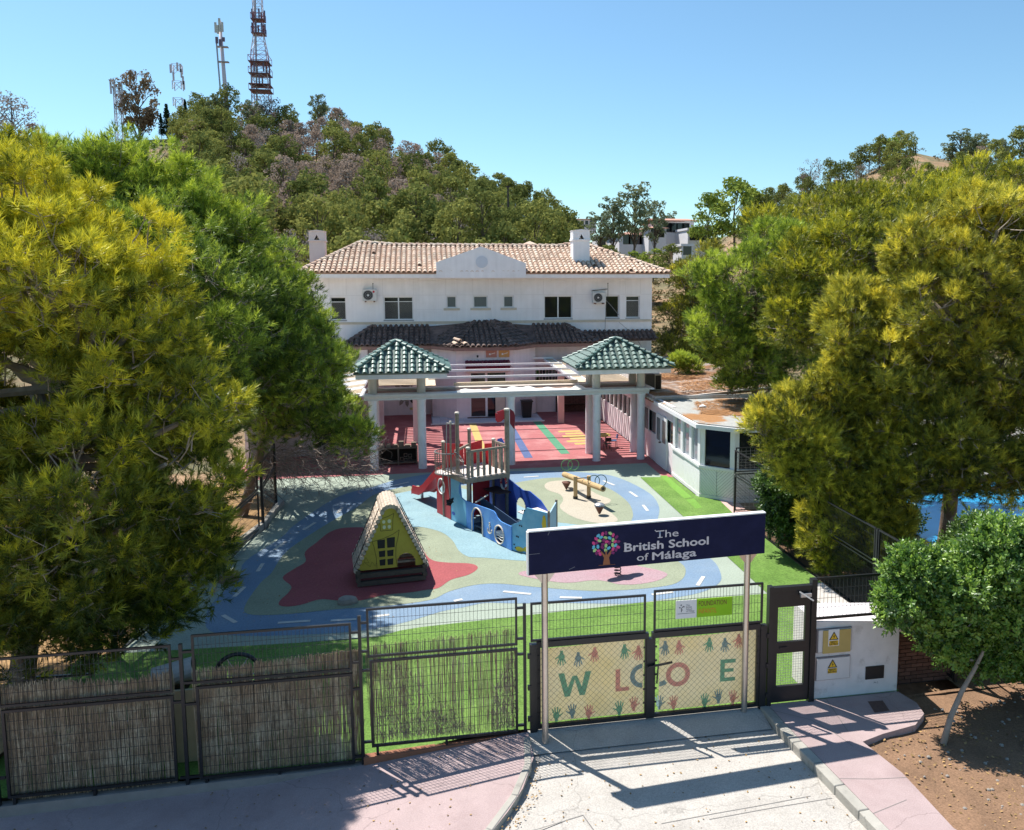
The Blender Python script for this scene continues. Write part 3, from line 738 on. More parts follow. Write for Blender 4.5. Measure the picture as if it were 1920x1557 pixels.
ac(-3.2,-2.43,6.30,6.93,YW,'white air conditioner with red badge on the left half of the upper wall')
a2=ac(9.72,10.5,6.12,6.72,YW,'white air conditioner under a dark tray by the right windows',brand=False)
MB().bar((9.68,46.62,6.83),(10.56,46.55,6.92),.02,.04).bar((9.68,46.95,6.80),(10.56,46.9,6.90),.02,.02).build('tray',BLACKM,a2)
for x,z,z2,lab in ((-2.62,6.93,7.25,'thin antenna rod above the left air conditioner'),(10.62,6.0,7.25,'thin antenna rod beside the right air conditioner')):
    q=MB(); q.tube([(x,46.7,z),(x,46.7,z2)],.014,5); q.tube([(x,46.7,z2-.03),(x,46.7,z2+.02)],.03,6)
    tag(q.build('antenna_rod',BLACKM,origin=(x,46.7,z)),lab,'antenna')
cb=MB(); cb.tube([(10.5,46.9,6.3),(10.8,46.85,6.0),(11.3,46.8,5.4)],.018,5); cb.tube([(10.55,46.93,6.0),(10.5,46.9,4.5),(10.45,46.8,4.4)],.015,5); cb.tube([(11.3,46.8,5.0),(12.2,46.6,4.2),(12.6,46,3.4)],.012,5)
tag(cb.build('hanging_cable',mat('grey cable',(.25,.25,.26),.6,.1,8),origin=(10.5,46.9,4.4)),'grey cables drooping from the right air conditioner','cable')

# ---------------- pergola with green-roofed pavilions ----------------
perg=empty('pergola',(3.45,33,0),'white colonnade pergola with two green tiled pavilion roofs','pergola')
BROWNTOP=mat('brown weathered slab top',(.22,.14,.11),.85,.18,3.,.3,30,col2=(.38,.27,.2),c2scale=1.8,c2thr=.6)
PEEL=mat('peeling white membrane',(.72,.70,.66),.7,.1,3.,.5,14,fine=.05,fscale=30)
SAND=mat('sandy worn plaster',(.62,.50,.36),.9,.15,4.,.3,40,col2=(.42,.30,.20),c2scale=4,c2thr=.62)
def column(x,y,z0,z1,r,m=COLM,fr=0.):
    c=MB(); c.lathe((x,y,0),[(r*1.02,z0),(r*1.02,z0+.06),(r,z0+.08),(r,z1-.1),(r*1.12,z1-.09),(r*1.14,z1)],20)
    return c.build('column',m,perg,smooth=False)
for x in (-1.98,-.10,3.45,7.01,8.91): column(x,32.85,0,2.80,.165)
for x in (-1.98,-.10,7.0,8.99): column(x,34.32,0,2.80,.165)
SQ=mat('salmon pillar paint',(.66,.44,.40),.8,.06,3)
for x in (-2.16,-.4,7.05,8.9): MB().box((x-.16,41.9,0),(x+.16,42.2,2.8)).build('pillar',SQ if x>3 else PINKW,perg)
for x in (-2.2,-.35): MB().box((x-.16,38.0,0),(x+.16,38.3,2.8)).build('pillar',PINKW,perg)
# front entablature: beam with stepped cornice
pr=[(0,2.80),(-.02,2.80),(-.05,2.86),(-.05,2.90),(-.16,2.97),(-.18,3.03)]
def beamX(x0,x1,yf,yb,m):
    o=[(yf+.10,2.80),(yf+.10,2.86),(yf+.06,2.90),(yf,2.98),(yf,3.04),(yb,3.04),(yb,2.80)]
    return MB().prism([(x0,a,b) for a,b in o][::-1],(x1-x0,0,0))
beamX(-2.3,9.2,32.58,33.1,0).build('front_beam',mat('grey-white beam paint',(.66,.67,.67),.7,.08,2.5,col2=(.55,.54,.52),c2scale=1.5,c2thr=.65),perg)
# cornice returns
MB().prism([(-2.3,32.58,3.04),(-2.45,32.50,3.04),(-2.45,34.6,3.04),(-2.3,34.6,3.04)],(0,0,-.06)).build('cornice',COLM,perg)
MB().prism([(9.2,32.58,3.04),(9.38,32.50,3.04),(9.38,34.6,3.04),(9.2,34.6,3.04)],(0,0,-.06)).build('cornice',COLM,perg)
MB().box((-2.3,33.1,2.84),(9.2,34.15,2.98)).build('roof_slab',BROWNTOP,perg)
MB().box((-2.3,34.15,2.80),(9.2,34.62,3.06)).build('rear_beam',mat('beige beam',(.55,.47,.41),.85,.12,3),perg)
# upstand and peeling membrane between the pavilions
MB().box((1.25,34.60,2.9),(6.55,34.75,3.19)).build('upstand',SAND,perg)
mem=MB(); top=[];n=40
random.seed(3)
for i in range(n+1):
    x=lerp(1.28,6.6,i/n); f=.5+.5*math.sin(x*1.9+.6)+.25*math.sin(x*5.1); 
    if x<2.3: f=.1+.5*max(0,math.sin((x-1.5)*5))
    top.append((x,33.05+max(.15,min(1.05,.9*f+.35)),2.99+.03*math.sin(x*9)))
for i in range(n):
    a,b=top[i],top[i+1]
    mem.add([(a[0],32.60,3.05),(b[0],32.60,3.05),(b[0],b[1],b[2]+.03),(a[0],a[1],a[2]+.03)],[(0,1,2,3)])
mem.build('roof_membrane',PEEL,perg)
# side galleries with slatted tops
for (gx0,gx1) in ((-2.3,.15),(6.75,9.2)):
    for x in (gx0,gx1-.28): MB().box((x,34.62,2.80),(x+.28,45.5,3.0)).build('side_beam',PINKW,perg)
    MB().box((gx0+.28,45.2,2.8),(gx1-.28,45.5,3.0)).build('side_beam',PINKW,perg)
    if gx0<0:
        for x in (gx0+.30,gx1-.36): MB().box((x,35.0,3.002),(x+.06,45,3.06)).build('slat_frame',WPAINT,perg)
    y=35.1
    while y<45:
        MB().box((gx0+.05,y,3.062 if gx0<0 else 3.002),(gx1-.05,y+.16,3.10 if gx0<0 else 3.04)).build('slat',SAND,perg); y+=.42
MB().box((6.62,34.7,3.0),(7.08,45.4,3.08)).build('sandy_capping',SAND,perg)
for x in (6.58,7.08): MB().box((x,34.7,3.0),(x+.05,45.4,3.10)).build('capping_edge',WPAINT,perg)
MB().box((.02,34.7,3.0),(.5,45.4,3.08)).build('sandy_capping',SAND,perg)
for y in (36.8,39.5,41.9,44.9,):
    MB().box((.2,y-.05,3.10),(7.1,y+.05,3.20)).build('pergola_bar',WPAINT,perg)
def pavilion(cx,x0,x1,yf,yb,pz,lab):
    pv=empty('pavilion_roof',(cx,33.55,3.04)); pv.parent=perg; pv.location=Vector((cx,33.55,3.04))-perg.location; pv['label']=lab
    for x in ((-1.98,-.10) if cx<3 else (7.01,8.91)):
        for y in (32.95,34.32):
            MB().lathe((x,y,0),[(.17,3.0),(.17,3.72)],18).build('short_column',mat('beige column',(.58,.54,.48),.8,.08,4),pv)
    zt=3.96
    MB().box((x0+.08,yf+.08,3.72),(x1-.08,yb-.08,3.94)).build('fascia',WHITE,pv)
    pk=Vector((cx,33.5,pz)); c=[Vector((x0,yf,zt)),Vector((x1,yf,zt)),Vector((x1,yb,zt)),Vector((x0,yb,zt))]
    gt=tile_mesh('green_tile',.30,.098,GREENT,lift=.03)
    k=dict(pitch=.295,L=.26,bed=GREENBED,name='green_tile',jit=.004)
    tiled_face(pv,[c[0],c[1],pk],gt,GREENT,cap=110,**k)
    tiled_face(pv,[c[3],c[0],pk],gt,GREENT,cap=90 if cx>3 else 60,**k)
    tiled_face(pv,[c[1],c[2],pk],gt,GREENT,cap=60,**k)
    k['bed']=GREENBED; tiled_face(pv,[c[2],c[3],pk],gt,GREENT,cap=0,indiv=False,**k)
    gr=tile_mesh('hip_tile',.27,.09,GREENT,lift=.03)
    for q in c: ridge(pv,q+Vector((0,0,.06)),pk+Vector((0,0,.06)),gr,.26,'hip_tile')
    return pv
pavilion(-1.06,-2.62,.98,31.95,35.1,5.02,'green hip roof partly behind the pine')
pavilion(7.97,6.02,10.02,31.95,35.1,5.0,'green hip roof beside the annex')
# ---------------- right annex ----------------
ann=empty('annex_building',(10,30,0),'low white timber annex with needle-strewn roof and corner bay','building')
AW_=WPAINT
BOARDM=mat('white cladding board',(.80,.80,.80),.6,.04,4,obj=.03)
GAP=mat('shadow gap grey',(.36,.36,.38),.9,.1,6)
X0=9.36
# rear long wall under the pergola (Y 34..46) and side part 29..34
def vwall(name,y0,y1,z0,z1,m,par=ann,x=X0,th=.12): return MB().box((x,y0,z0),(x+th,y1,z1)).build(name,m,par)
vwall('wall',29.85,46.2,0,1.15,PINKW); vwall('wall',29.85,46.2,2.05,2.66,PINKW)
y=34.2
while y<46:
    MB().box((X0-.03,y,1.151),(X0+.08,y+.10,2.05)).build('window_post',WPAINT,ann); y+=.9
MB().box((X0+.05,29.9,1.15),(X0+.07,46.1,2.05)).build('pane',DARKGL,ann)
# vertical board joints on the rear wall
y=34.3
while y<46:
    MB().box((X0-.02,y,.02),(X0-.001,y+.06,1.14)).build('batten',WPAINT,ann); y+=.62
# plain white panel + window + door between Y 30 and 34
MB().box((X0-.035,33.15,1.1),(X0-.001,33.95,2.15)).build('window',ALU,ann)
MB().box((X0-.045,33.25,1.18),(X0-.036,33.52,2.08)).build('pane',GREYGL,ann)
MB().box((X0-.045,33.58,1.18),(X0-.036,33.88,2.08)).build('pane',GREYGL,ann)
dd=MB().box((X0-.05,30.5,.02),(X0-.002,32.0,2.1)).build('double_door',WPAINT,ann)
for a in (30.62,31.38): MB().box((X0-.06,a,1.05),(X0-.051,a+.45,1.95)).build('pane',GREYGL,dd)
MB().tube([(X0-.06,31.25,1.02),(X0-.14,31.25,1.02)],.035,8).build('handle',BLACKM,dd)
# glazed front part Y 26.6..29.85
ya,yb=26.62,29.85
vwall('wall',ya,yb,0,1.05,BOARDM)
MB().box((X0-.06,ya-.02,1.05),(X0+.16,yb,1.14)).build('sill',WPAINT,ann)
MB().box((X0-.03,ya-.02,0),(X0-.001,yb,.12)).build('plinth',WPAINT,ann)
for y0 in (26.62,27.56,28.56,29.5): MB().box((X0-.02,y0,1.14),(X0+.12,y0+.26,2.45)).build('window_post',WPAINT,ann)
for a,b in ((26.88,27.56),(27.82,28.56),(28.82,29.5)):
    MB().box((X0+.05,a,1.14),(X0+.065,b,2.45)).build('pane',glass_mat('reflective glazing',(.30,.33,.36),.03),ann)
# diagonal boards on lower wall (herringbone between Y 26.65 and 28.3)
def diag_boards(p0,ux,wd,z0,z1,sgn,nm='board',pitch=.115,off=.012):
    # boards running at 45 degrees clipped to rectangle wd x (z1-z0), on plane through p0 along ux; normal points to viewer
    p0=Vector(p0); ux=Vector(ux).normalized(); nr=Vector((ux.y,-ux.x,0)); 
    if nr.y>0 or (abs(nr.y)<1e-3 and nr.x>0): nr=-nr
    h=z1-z0; s=-h
    while s<wd:
        poly=[(s,0),(s+pitch*.86,0),(s+pitch*.86+h,h),(s+h,h)]
        if sgn<0: poly=[(wd-a,b) for a,b in poly]
        # clip to 0..wd
        def clip(P_,f):
            out=[]
            for i in range(len(P_)):
                a,b=P_[i],P_[(i+1)%len(P_)]; fa,fb=f(a),f(b)
                if fa>=0: out.append(a)
                if fa*fb<0:
                    t=fa/(fa-fb); out.append((a[0]+(b[0]-a[0])*t,a[1]+(b[1]-a[1])*t))
            return out
        q=clip(poly,lambda a:a[0]); q=clip(q,lambda a:wd-a[0]) if q else q
        if len(q)>=3:
            pts=[p0+ux*a+Vector((0,0,z0+b))+nr*.001 for a,b in q]
            nn=(pts[1]-pts[0]).cross(pts[2]-pts[0])
            if nn.dot(nr)<0: pts=pts[::-1]
            MB().prism([q_ for q_ in pts][::-1],nr*off).build(nm,BOARDM,ann)
        s+=pitch
vwall('board_backing',ya+.02,28.35,.13,1.04,GAP,x=X0-.004,th=.02)
diag_boards((X0-.004,28.35,0),(0,-1,0),1.70,.13,1.04,-1)
c0=Vector((9.36,26.62,0)); c1=Vector((10.24,25.72,0)); c2=Vector((11.7,25.5,0)); c3=Vector((13.2,26.6,0))
def panel(a,b,z0,z1,th,m,name='wall',par=ann):
    d=(b-a).normalized(); n=Vector((-d.y,d.x,0))*th
    return MB().prism([a+Vector((0,0,z0)),b+Vector((0,0,z0)),b+n+Vector((0,0,z0)),a+n+Vector((0,0,z0))],(0,0,z1-z0)).build(name,m,par)
for a,b in ((c0,c1),(c1,c2),(c2,c3)):
    panel(a,b,0,1.05,.12,GAP); d=(b-a).normalized(); L_=(b-a).length
    n=Vector((d.y,-d.x,0))
    panel(a+n*.03,b+n*.03,0,.12,.028,WPAINT,'plinth')
    panel(a+n*.06,b+n*.06,1.05,1.14,.16,WPAINT,'sill')
    panel(a,a+d*.16,1.14,2.45,.12,WPAINT,'window_post'); panel(b-d*.16,b,1.14,2.45,.12,WPAINT,'window_post')
    panel(a+d*.16+(-n)*.05,b-d*.16+(-n)*.05,1.14,2.45,.02,DARKGL,'pane')
    diag_boards(a,(d.x,d.y,0),L_/2-.01,.13,1.04,-1,off=.015)
    diag_boards(a+d*(L_/2+.01),(d.x,d.y,0),L_/2-.02,.13,1.04,1,off=.015)
# inside of the bay: floor and coloured things seen through glass are left dark; wheel toy
# roofs
ROOFG=mat('grey roofing felt',(.36,.36,.34),.9,.12,3.,.4,50,col2=(.34,.17,.07),c2scale=.55,c2thr=.50,c2soft=.05,fine=.25,fscale=40)
rf=[(9.12,26.45),(10.16,25.45),(11.85,25.2),(13.6,26.4),(13.6,31.9),(9.18,31.9)]
MB().prism([Vector((x,y,2.46)) for x,y in rf],(0,0,.14)).build('fascia',WPAINT,ann)
rf2=[(9.2,26.5),(10.2,25.52),(11.8,25.3),(13.5,26.4),(13.5,31.8),(9.25,31.8)]
MB().prism([Vector((x,y,2.603)) for x,y in rf2],(0,0,.04)).build('flat_roof',ROOFG,ann)
RWHITE=mat('whitewashed corrugated sheet',(.66,.62,.58),.8,.1,5,col2=(.42,.22,.11),c2scale=.55,c2thr=.50,c2soft=.1,fine=.2,fscale=30,obj=.06)
y=32.1; 
MB().prism([(9.2,32.0,2.5),(14.8,32.0,2.95),(14.8,46.3,2.95),(9.2,46.3,2.5)],(0,0,.06)).build('roof_board',mat('needle litter roof',(.34,.18,.09),.95,.2,3,.5,30,fine=.3,fscale=40),ann)
while y<46:
    MB().bar((9.15,y,2.60),(14.8,y,3.05),.15,.06).build('roof_rib',RWHITE,ann); y+=.36
MB().box((9.2,31.85,2.6),(13.6,31.97,2.78)).build('gutter',GALV,ann)
litter=mat('pine needle litter',(.42,.21,.09),.95,.2,6,.8,40,fine=.35,fscale=60)
def litter_patch(name,pts,z,lab,seed,n=900):
    random.seed(seed); mb=MB(); xs=[p[0] for p in pts]; ys=[p[1] for p in pts]; k=0
    while k<n:
        x=random.uniform(min(xs),max(xs)); y=random.uniform(min(ys),max(ys))
        if not inpoly(x,y,pts): k+=.2; continue
        a=random.uniform(0,math.pi); l=random.uniform(.05,.12); zz=z+random.uniform(0,.03); d=Vector((math.cos(a),math.sin(a),random.uniform(-.1,.1)))*l; s=Vector((-math.sin(a),math.cos(a),0))*.012
        c=Vector((x,y,zz)); mb.add([c-d-s,c+d-s,c+d+s,c-d+s],[(0,1,2,3)]); k+=1
    o=mb.build(name,litter,origin=(xs[0],ys[0],z),kind='stuff'); tag(o,lab,'needle litter')
litter_patch('pine_needle_litter',[(9.9,28.2),(10.6,31.0),(12.8,31.6),(13.2,28.0),(11.6,27.2)],2.65,'drift of orange pine needles on the grey flat roof',5,2600)
def far_roof_z(x): return 2.5+.45*(x-9.2)/5.6
litter_patch('pine_needle_litter',[(10.6,36.6),(11.0,40.5),(14,41),(14.2,36)],2.95,'orange pine needles over the far corrugated roof',6,2200)
litter_patch('pine_needle_litter',[(10.4,32.3),(11.5,35.5),(14,35.5),(14.2,32.2)],2.93,'orange pine needles along the near edge of the corrugated roof',8,1500)
rag=MB()
for i in range(5): rag.add([(10.25+.05*i,29.5+random.uniform(-.05,.05),2.68+random.uniform(0,.07)) for i in range(4)],[(0,1,2,3)])
rag=MB().prism([(10.3,29.55,2.67),(10.5,29.5,2.70),(10.62,29.62,2.67),(10.52,29.75,2.72),(10.36,29.7,2.67)],(0,0,.03)).build('rag',WPAINT,origin=(10.4,29.6,2.67)); tag(rag,'crumpled white rag on the orange needles of the flat roof','rag')
# outdoor AC unit on the annex roof
ra=empty('roof_air_conditioner',(9.7,34.2,2.7),'grey air conditioner standing on the annex roof edge','air conditioner')
MB().box((9.45,34.1,2.72),(9.85,34.9,3.42)).build('casing',mat('dark casing',(.10,.095,.09),.6,.1,5),ra)
MB().box((9.85,34.08,2.72),(10.15,34.9,3.42)).build('side_panel',mat('beige casing',(.5,.48,.44),.6,.08,5),ra)
g_=MB()
for i in range(6):
    g_.box((9.88,34.065,2.78+i*.1),(10.12,34.078,2.80+i*.1))
for i in range(4): g_.box((9.89+i*.07,34.06,2.78),(9.90+i*.07,34.078,3.32))
g_.box((9.88,34.0795,2.76),(10.12,34.0797,3.36)); g_.build('louvre',BLACKM,ra)
# ---------------- left annex ----------------
la=empty('annex_building',(-5,39,0),'low lean-to annex with pale slatted roof behind the left pines','building')
MB().prism([(-7.0,33.6,2.3),(-2.5,33.6,2.85),(-2.5,45,2.85),(-7,45,2.3)],(0,0,.05)).build('roof_board',mat('bright white sheet',(.72,.70,.68),.7,.12,3,fine=.1),la)
y=33.7
while y<45:
    MB().bar((-7.0,y,2.40),(-2.5,y,2.95),.18,.05).build('roof_rib',WPAINT if int(y)%2 else SAND,la); y+=.42
MB().bar((-7.05,33.55,2.22),(-2.45,33.55,2.80),.06,.16).build('fascia',mat('dark brown fascia',(.12,.05,.045),.8,.1,5),la)
MB().box((-7,33.9,0),(-6.8,45,2.3)).build('wall',PINKW,la)
MB().box((-6.8,36.0,0),(-2.6,36.2,2.3)).build('wall',mat('grey mauve wall',(.42,.38,.40),.8,.08,3),la)
MB().box((-4.6,35.96,0),(-3.6,35.99,1.9)).build('doorway',mat('dark doorway',(.02,.018,.02),.8,.1,3),la)
rw=MB(); rw.tube([(-3.62,44.88,3.5),(-3.62,44.84,3.5)],.30,24); rw.build('round_window',DARKGL,house)
# ---------------- playground ship ----------------
WOOD=mat('grey weathered timber',(.30,.25,.20),.85,.18,9.,.3,60,obj=.10,col2=(.20,.16,.13),c2scale=6,c2thr=.6)
DECK=mat('pale worn deck',(.72,.64,.60),.8,.08,5)
REDP=mat('red play panel',(.52,.035,.045),.42,.10,3.,col2=(.60,.10,.10),c2scale=4,c2thr=.66)
BLUP=mat('blue play panel',(.09,.27,.70),.45,.10,2.5,col2=(.14,.36,.74),c2scale=2,c2thr=.55)
SKYP=mat('sky blue play panel',(.17,.47,.72),.45,.08,2.5,col2=(.24,.54,.76),c2scale=2,c2thr=.55)
DBLUP=mat('deep blue play panel',(.03,.09,.42),.45,.1,3)
YELP=mat('yellow play panel',(.66,.50,.05),.5,.1,4)
CRP=mat('cream play trim',(.70,.62,.52),.5,.1,5)
ship=empty('play_ship',(1.2,24.55,0),'blue and red wooden play ship with slide, railed deck and red flag','play structure')
O=Vector((1.2,24.55,0)); D=Vector((.42,-.907,0)).normalized(); T=Vector((.907,.42,0)).normalized()
def S(s,t,z): return O+D*s+T*t+Vector((0,0,z))
def on_side(px,py,t=0.):
    r=ray(px,py); o=Vector((0,0,EYE)); p0=O+T*t; k=(p0-o).dot(T)/r.dot(T); h=o+r*k
    return ((h-O).dot(D),h.z)
# hull side panel (near side) in profile (s,z)
def Z2(l): return [on_side(780+a/6.62,880+b/6.62) for a,b in l]
side_top=Z2([(430,80),(500,110),(545,160),(530,230),(535,290),(560,350),(600,385),(700,425),(800,460),(900,495),(960,520),(985,550),(1005,600),(1050,650),(1120,685),(1180,710)])
def prof_panel(name,prof,t,th,m,parent=ship):
    return MB().prism([S(a,t,b) for a,b in prof],T*th).build(name,m,parent)
s0=side_top[0][0]; s1=side_top[-1][0]
# door arch and porthole openings are cut as real openings: panel split into columns
def arch_cut_panel(name,top,s0,s1,z0,t,th,m,holes,n=70,parent=ship):
    """vertical strips between z0 and top(s), minus holes (functions s->(za,zb) or None)"""
    mb=MB(); ss=[lerp(s0,s1,i/n) for i in range(n+1)]
    for a,b in zip(ss,ss[1:]):
        mid=(a+b)/2; spans=[(z0,None)]
        hs=sorted([h(mid) for h in holes if h(mid)])
        za=z0
        for (h0,h1) in hs+[(None,None)]:
            if h0 is None: ta,tb=top(a),top(b); 
            else: ta=tb=h0
            if min(ta,tb)>za+.001:
                mb.prism([S(a,t,za),S(b,t,za),S(b,t,tb),S(a,t,ta)],T*th)
            if h0 is not None: za=h1
    return mb.build(name,m,parent)
tops=sorted(side_top)
# make monotone in s
mono=[]; 
for q in side_top:
    if not mono or q[0]>mono[-1][0]+.005: mono.append(q)
def topf(s): return interp(s,mono)
arc=Z2([(700,790),(835,830),(765,470)]); ds0=arc[0][0]+.03; ds1=arc[1][0]-.03; dtop=arc[2][1]-.06
def door_h(s):
    c=(ds0+ds1)/2; r=(ds1-ds0)/2
    if abs(s-c)>=r: return None
    return (.0,dtop-r+math.sqrt(max(0,r*r-(s-c)**2))) if False else (.001,dtop-r+math.sqrt(max(0,r*r-(s-c)**2)))
pc=on_side(780+1037/6.62,880+812/6.62); pl_=on_side(780+970/6.62,880+812/6.62); pr_=pc[0]-pl_[0]; pr_=abs(pr_)*.80
def port_h(s):
    if abs(s-pc[0])>=pr_: return None
    q=math.sqrt(pr_*pr_-(s-pc[0])**2); return (pc[1]-q,pc[1]+q)
arch_cut_panel('hull_side',topf,s0,s1,.02,0,.03,BLUP,[door_h,port_h],90)
# paler stern third of the panel
sk=Z2([(430,80),(500,110),(545,160),(530,230),(535,290),(560,350),(600,390),(620,420),(630,760),(430,640)])
q=[(a,max(.03,b)) for a,b in sk]
MB().prism([S(a,-.004,b) for a,b in q],T*.003).build('hull_paint',SKYP,ship)
def ringpts(c,r,s0_=0,s1_=2*math.pi,n=28): return [S(c[0]+r*math.cos(lerp(s0_,s1_,i/n)),-.012,c[1]+r*math.sin(lerp(s0_,s1_,i/n))) for i in range(n+1)]
pm=MB(); pm.tube(ringpts(pc,pr_+.015),.022,6,cap=False); pm.build('porthole_ring',CRP,ship)
pm=MB(); c=((ds0+ds1)/2,dtop-(ds1-ds0)/2); r=(ds1-ds0)/2
pts=[S(ds0-.02,-.012,.03)]+[S(c[0]+(r+.02)*math.cos(a),-.012,c[1]+(r+.02)*math.sin(a)) for a in [math.pi-k*math.pi/16 for k in range(17)]]+[S(ds1+.02,-.012,.03)]
pm.tube(pts,.022,6); pm.build('door_arch_trim',CRP,ship)
# porthole wave bars
for k,zz in enumerate((-.14,-.06,.02)):
    MB().tube([S(pc[0]-pr_*.85,.01,pc[1]+zz),S(pc[0]-pr_*.2,.01,pc[1]+zz+.02),S(pc[0]+pr_*.3,.01,pc[1]+zz-.01),S(pc[0]+pr_*.85,.01,pc[1]+zz+.02)],.013,5).build('porthole_bar',WPAINT,ship)
MB().prism([S(ds0-.25,.40,.03),S(s1-.25,.40,.03),S(s1-.25,.40,.66),S(ds0-.25,.40,.95)],T*.03).build('inner_panel',mat('dark hull shade',(.02,.05,.11),.7,.1,4),ship)  # added panel: shade inside the hull put into its dark colour
# anchor emblem
an=on_side(780+918/6.62,880+735/6.62); ab=MB()
def AS(a,b): return S(an[0]+a,-.010,an[1]+b)
ab.tube([AS(0,-.14),AS(0,.12)],.014,6); ab.tube([AS(.03*math.cos(i*.7),.15+.03*math.sin(i*.7)) for i in range(10)],.010,5)
ab.tube([AS(-.12,-.02),AS(-.11,-.09),AS(-.05,-.14),AS(0,-.15),AS(.05,-.14),AS(.11,-.09),AS(.12,-.02)],.020,6); ab.tube([AS(-.05,.07),AS(.05,.07)],.010,5)
ab.build('anchor_emblem',CRP,ship)
# dark oval hand hole in stern
oh=on_side(780+468/6.62,880+548/6.62); MB().prism([S(oh[0]+.11*math.cos(i*math.pi/8)*(1),-.008,oh[1]+.055*math.sin(i*math.pi/8)) for i in range(16)],T*.003).build('hand_hole',DBLUP,ship)
# red stern panel with porthole
rp0=-2.0; rp1=s0-.01
def rtop(s): return 1.5
rc=on_side(780+325/6.62,880+210/6.62); rr_=.22
def rport(s):
    if abs(s-rc[0])>=rr_: return None
    q=math.sqrt(rr_*rr_-(s-rc[0])**2); return (rc[1]-q*1.05,rc[1]+q*1.05)
arch_cut_panel('stern_panel',rtop,rp0,rp1,.02,-.02,.03,REDP,[rport],50)
pm=MB(); pm.tube([S(rc[0]+(rr_+.01)*math.cos(i*math.pi/14),-.03,rc[1]+(rr_+.01)*1.05*math.sin(i*math.pi/14)) for i in range(29)],.022,6,cap=False); pm.build('porthole_ring',WPAINT,ship)
# hull far side and bow
W=1.45
def ftop(s): return interp(s,[(-1.6,.5),(-.2,1.45),(.0,1.35),(.9,1.15),(1.3,1.2),(1.9,1.05),(2.3,.8),(2.6,.75)])
aw0=on_side(968,960,W)[0]; aw1=on_side(985,960,W)[0]
def farch(s):
    a,b=min(aw0,aw1)-.0,max(aw0,aw1)+.0; c=(a+b)/2; r=(b-a)/2
    if abs(s-c)>=r: return None
    return (.1,.62+math.sqrt(r*r-(s-c)**2))
arch_cut_panel('hull_side',ftop,.05,2.55,.02,W,.03,DBLUP,[farch],60)
MB().prism([S(-1.6,W,.02),S(.0,W,.02),S(.0,W,1.45),S(-1.6,W,1.45)],T*.03).build('hull_side',DBLUP,ship)
dk=Vector((2.32,22.2,0)); bow=Vector((3.24,21.3,0)); fc=Vector((3.52,21.75,0)); fd=S(2.56,W,0)
def vpanel(a,b,prof,m,th=.03,name='bow_panel'):
    d=(b-a); L_=d.length; d.normalize(); n=Vector((-d.y,d.x,0))*th
    return MB().prism([a+d*u*L_+Vector((0,0,z)) for u,z in prof],n).build(name,m,ship)
vpanel(dk,bow,[(0,.02),(1,.02),(1,1.28),(.42,1.32),(.34,1.22),(.28,.95),(.17,.84),(.05,.78),(0,.74)],SKYP)
vpanel(bow+Vector((.02,.02,0)),fc,[(0,.02),(1,.02),(1,1.46),(0,1.26)],mat('faded blue panel',(.34,.52,.66),.5,.1,3))
vpanel(fc,fd,[(0,.02),(1,.02),(1,.78),(.6,.85),(.3,1.1),(0,1.3)],DBLUP)
for p_,h in ((bow,1.34),(fc,1.52)): MB().lathe((p_.x,p_.y+.03,0),[(.035,0),(.035,h)],8).build('post',WOOD,ship)
# yellow seahorse-like shapes on the bow panel: abstract blobs
bd=(bow-dk).normalized(); bn=Vector((bd.y,-bd.x,0))
def bowblob(u,z,r1,r2):
    c=dk+bd*u+bn*.004
    MB().prism([c+bd*r1*math.cos(i*math.pi/7)*(1+.15*math.sin(3*i))+Vector((0,0,z+r2*math.sin(i*math.pi/7))) for i in range(14)],bn*.003).build('yellow_emblem',YELP,ship)
bowblob(.80,.62,.18,.13); bowblob(1.13,.95,.07,.26); bowblob(.28,.10,.15,.07); bowblob(.55,.13,.14,.08)
for u,z in ((.36,1.22),(.42,1.23),(.27,.78),(.33,.77),(.17,.45),(.22,.44),(.09,.2),(.13,.12)):
    c=dk+bd*u*1.1+bn*.006; MB().tube([c+Vector((0,0,z)),c+bn*.01+Vector((0,0,z))],.022,8).build('bolt',BLACKM,ship)
# hull floor and seat
MB().prism([S(.3,.05,.18),S(2.3,.05,.18),S(2.3,W-.05,.18),S(.3,W-.05,.18)],(0,0,.03)).build('hull_floor',mat('dark deck',(.03,.06,.10),.7,.1,4),ship)
MB().prism([S(1.75,.75,.78),S(2.5,.75,.78),S(2.5,W,.78),S(1.75,W,.78)],(0,0,.03)).build('bow_seat',DECK,ship)
MB().prism([S(-.1,.9,.95),S(.25,1.0,.95),S(.3,1.4,.95),S(-.6,1.42,.95),S(-.55,.9,.95)],(0,0,.03)).build('shelf',mat('dark shelf',(.06,.035,.035),.6,.1,4),ship)
MB().prism([S(-.9,.7,.05),S(-.9,1.3,.05),S(-.9,1.3,1.4),S(-.9,.7,1.4)],D*.03).build('inner_panel',REDP,ship)
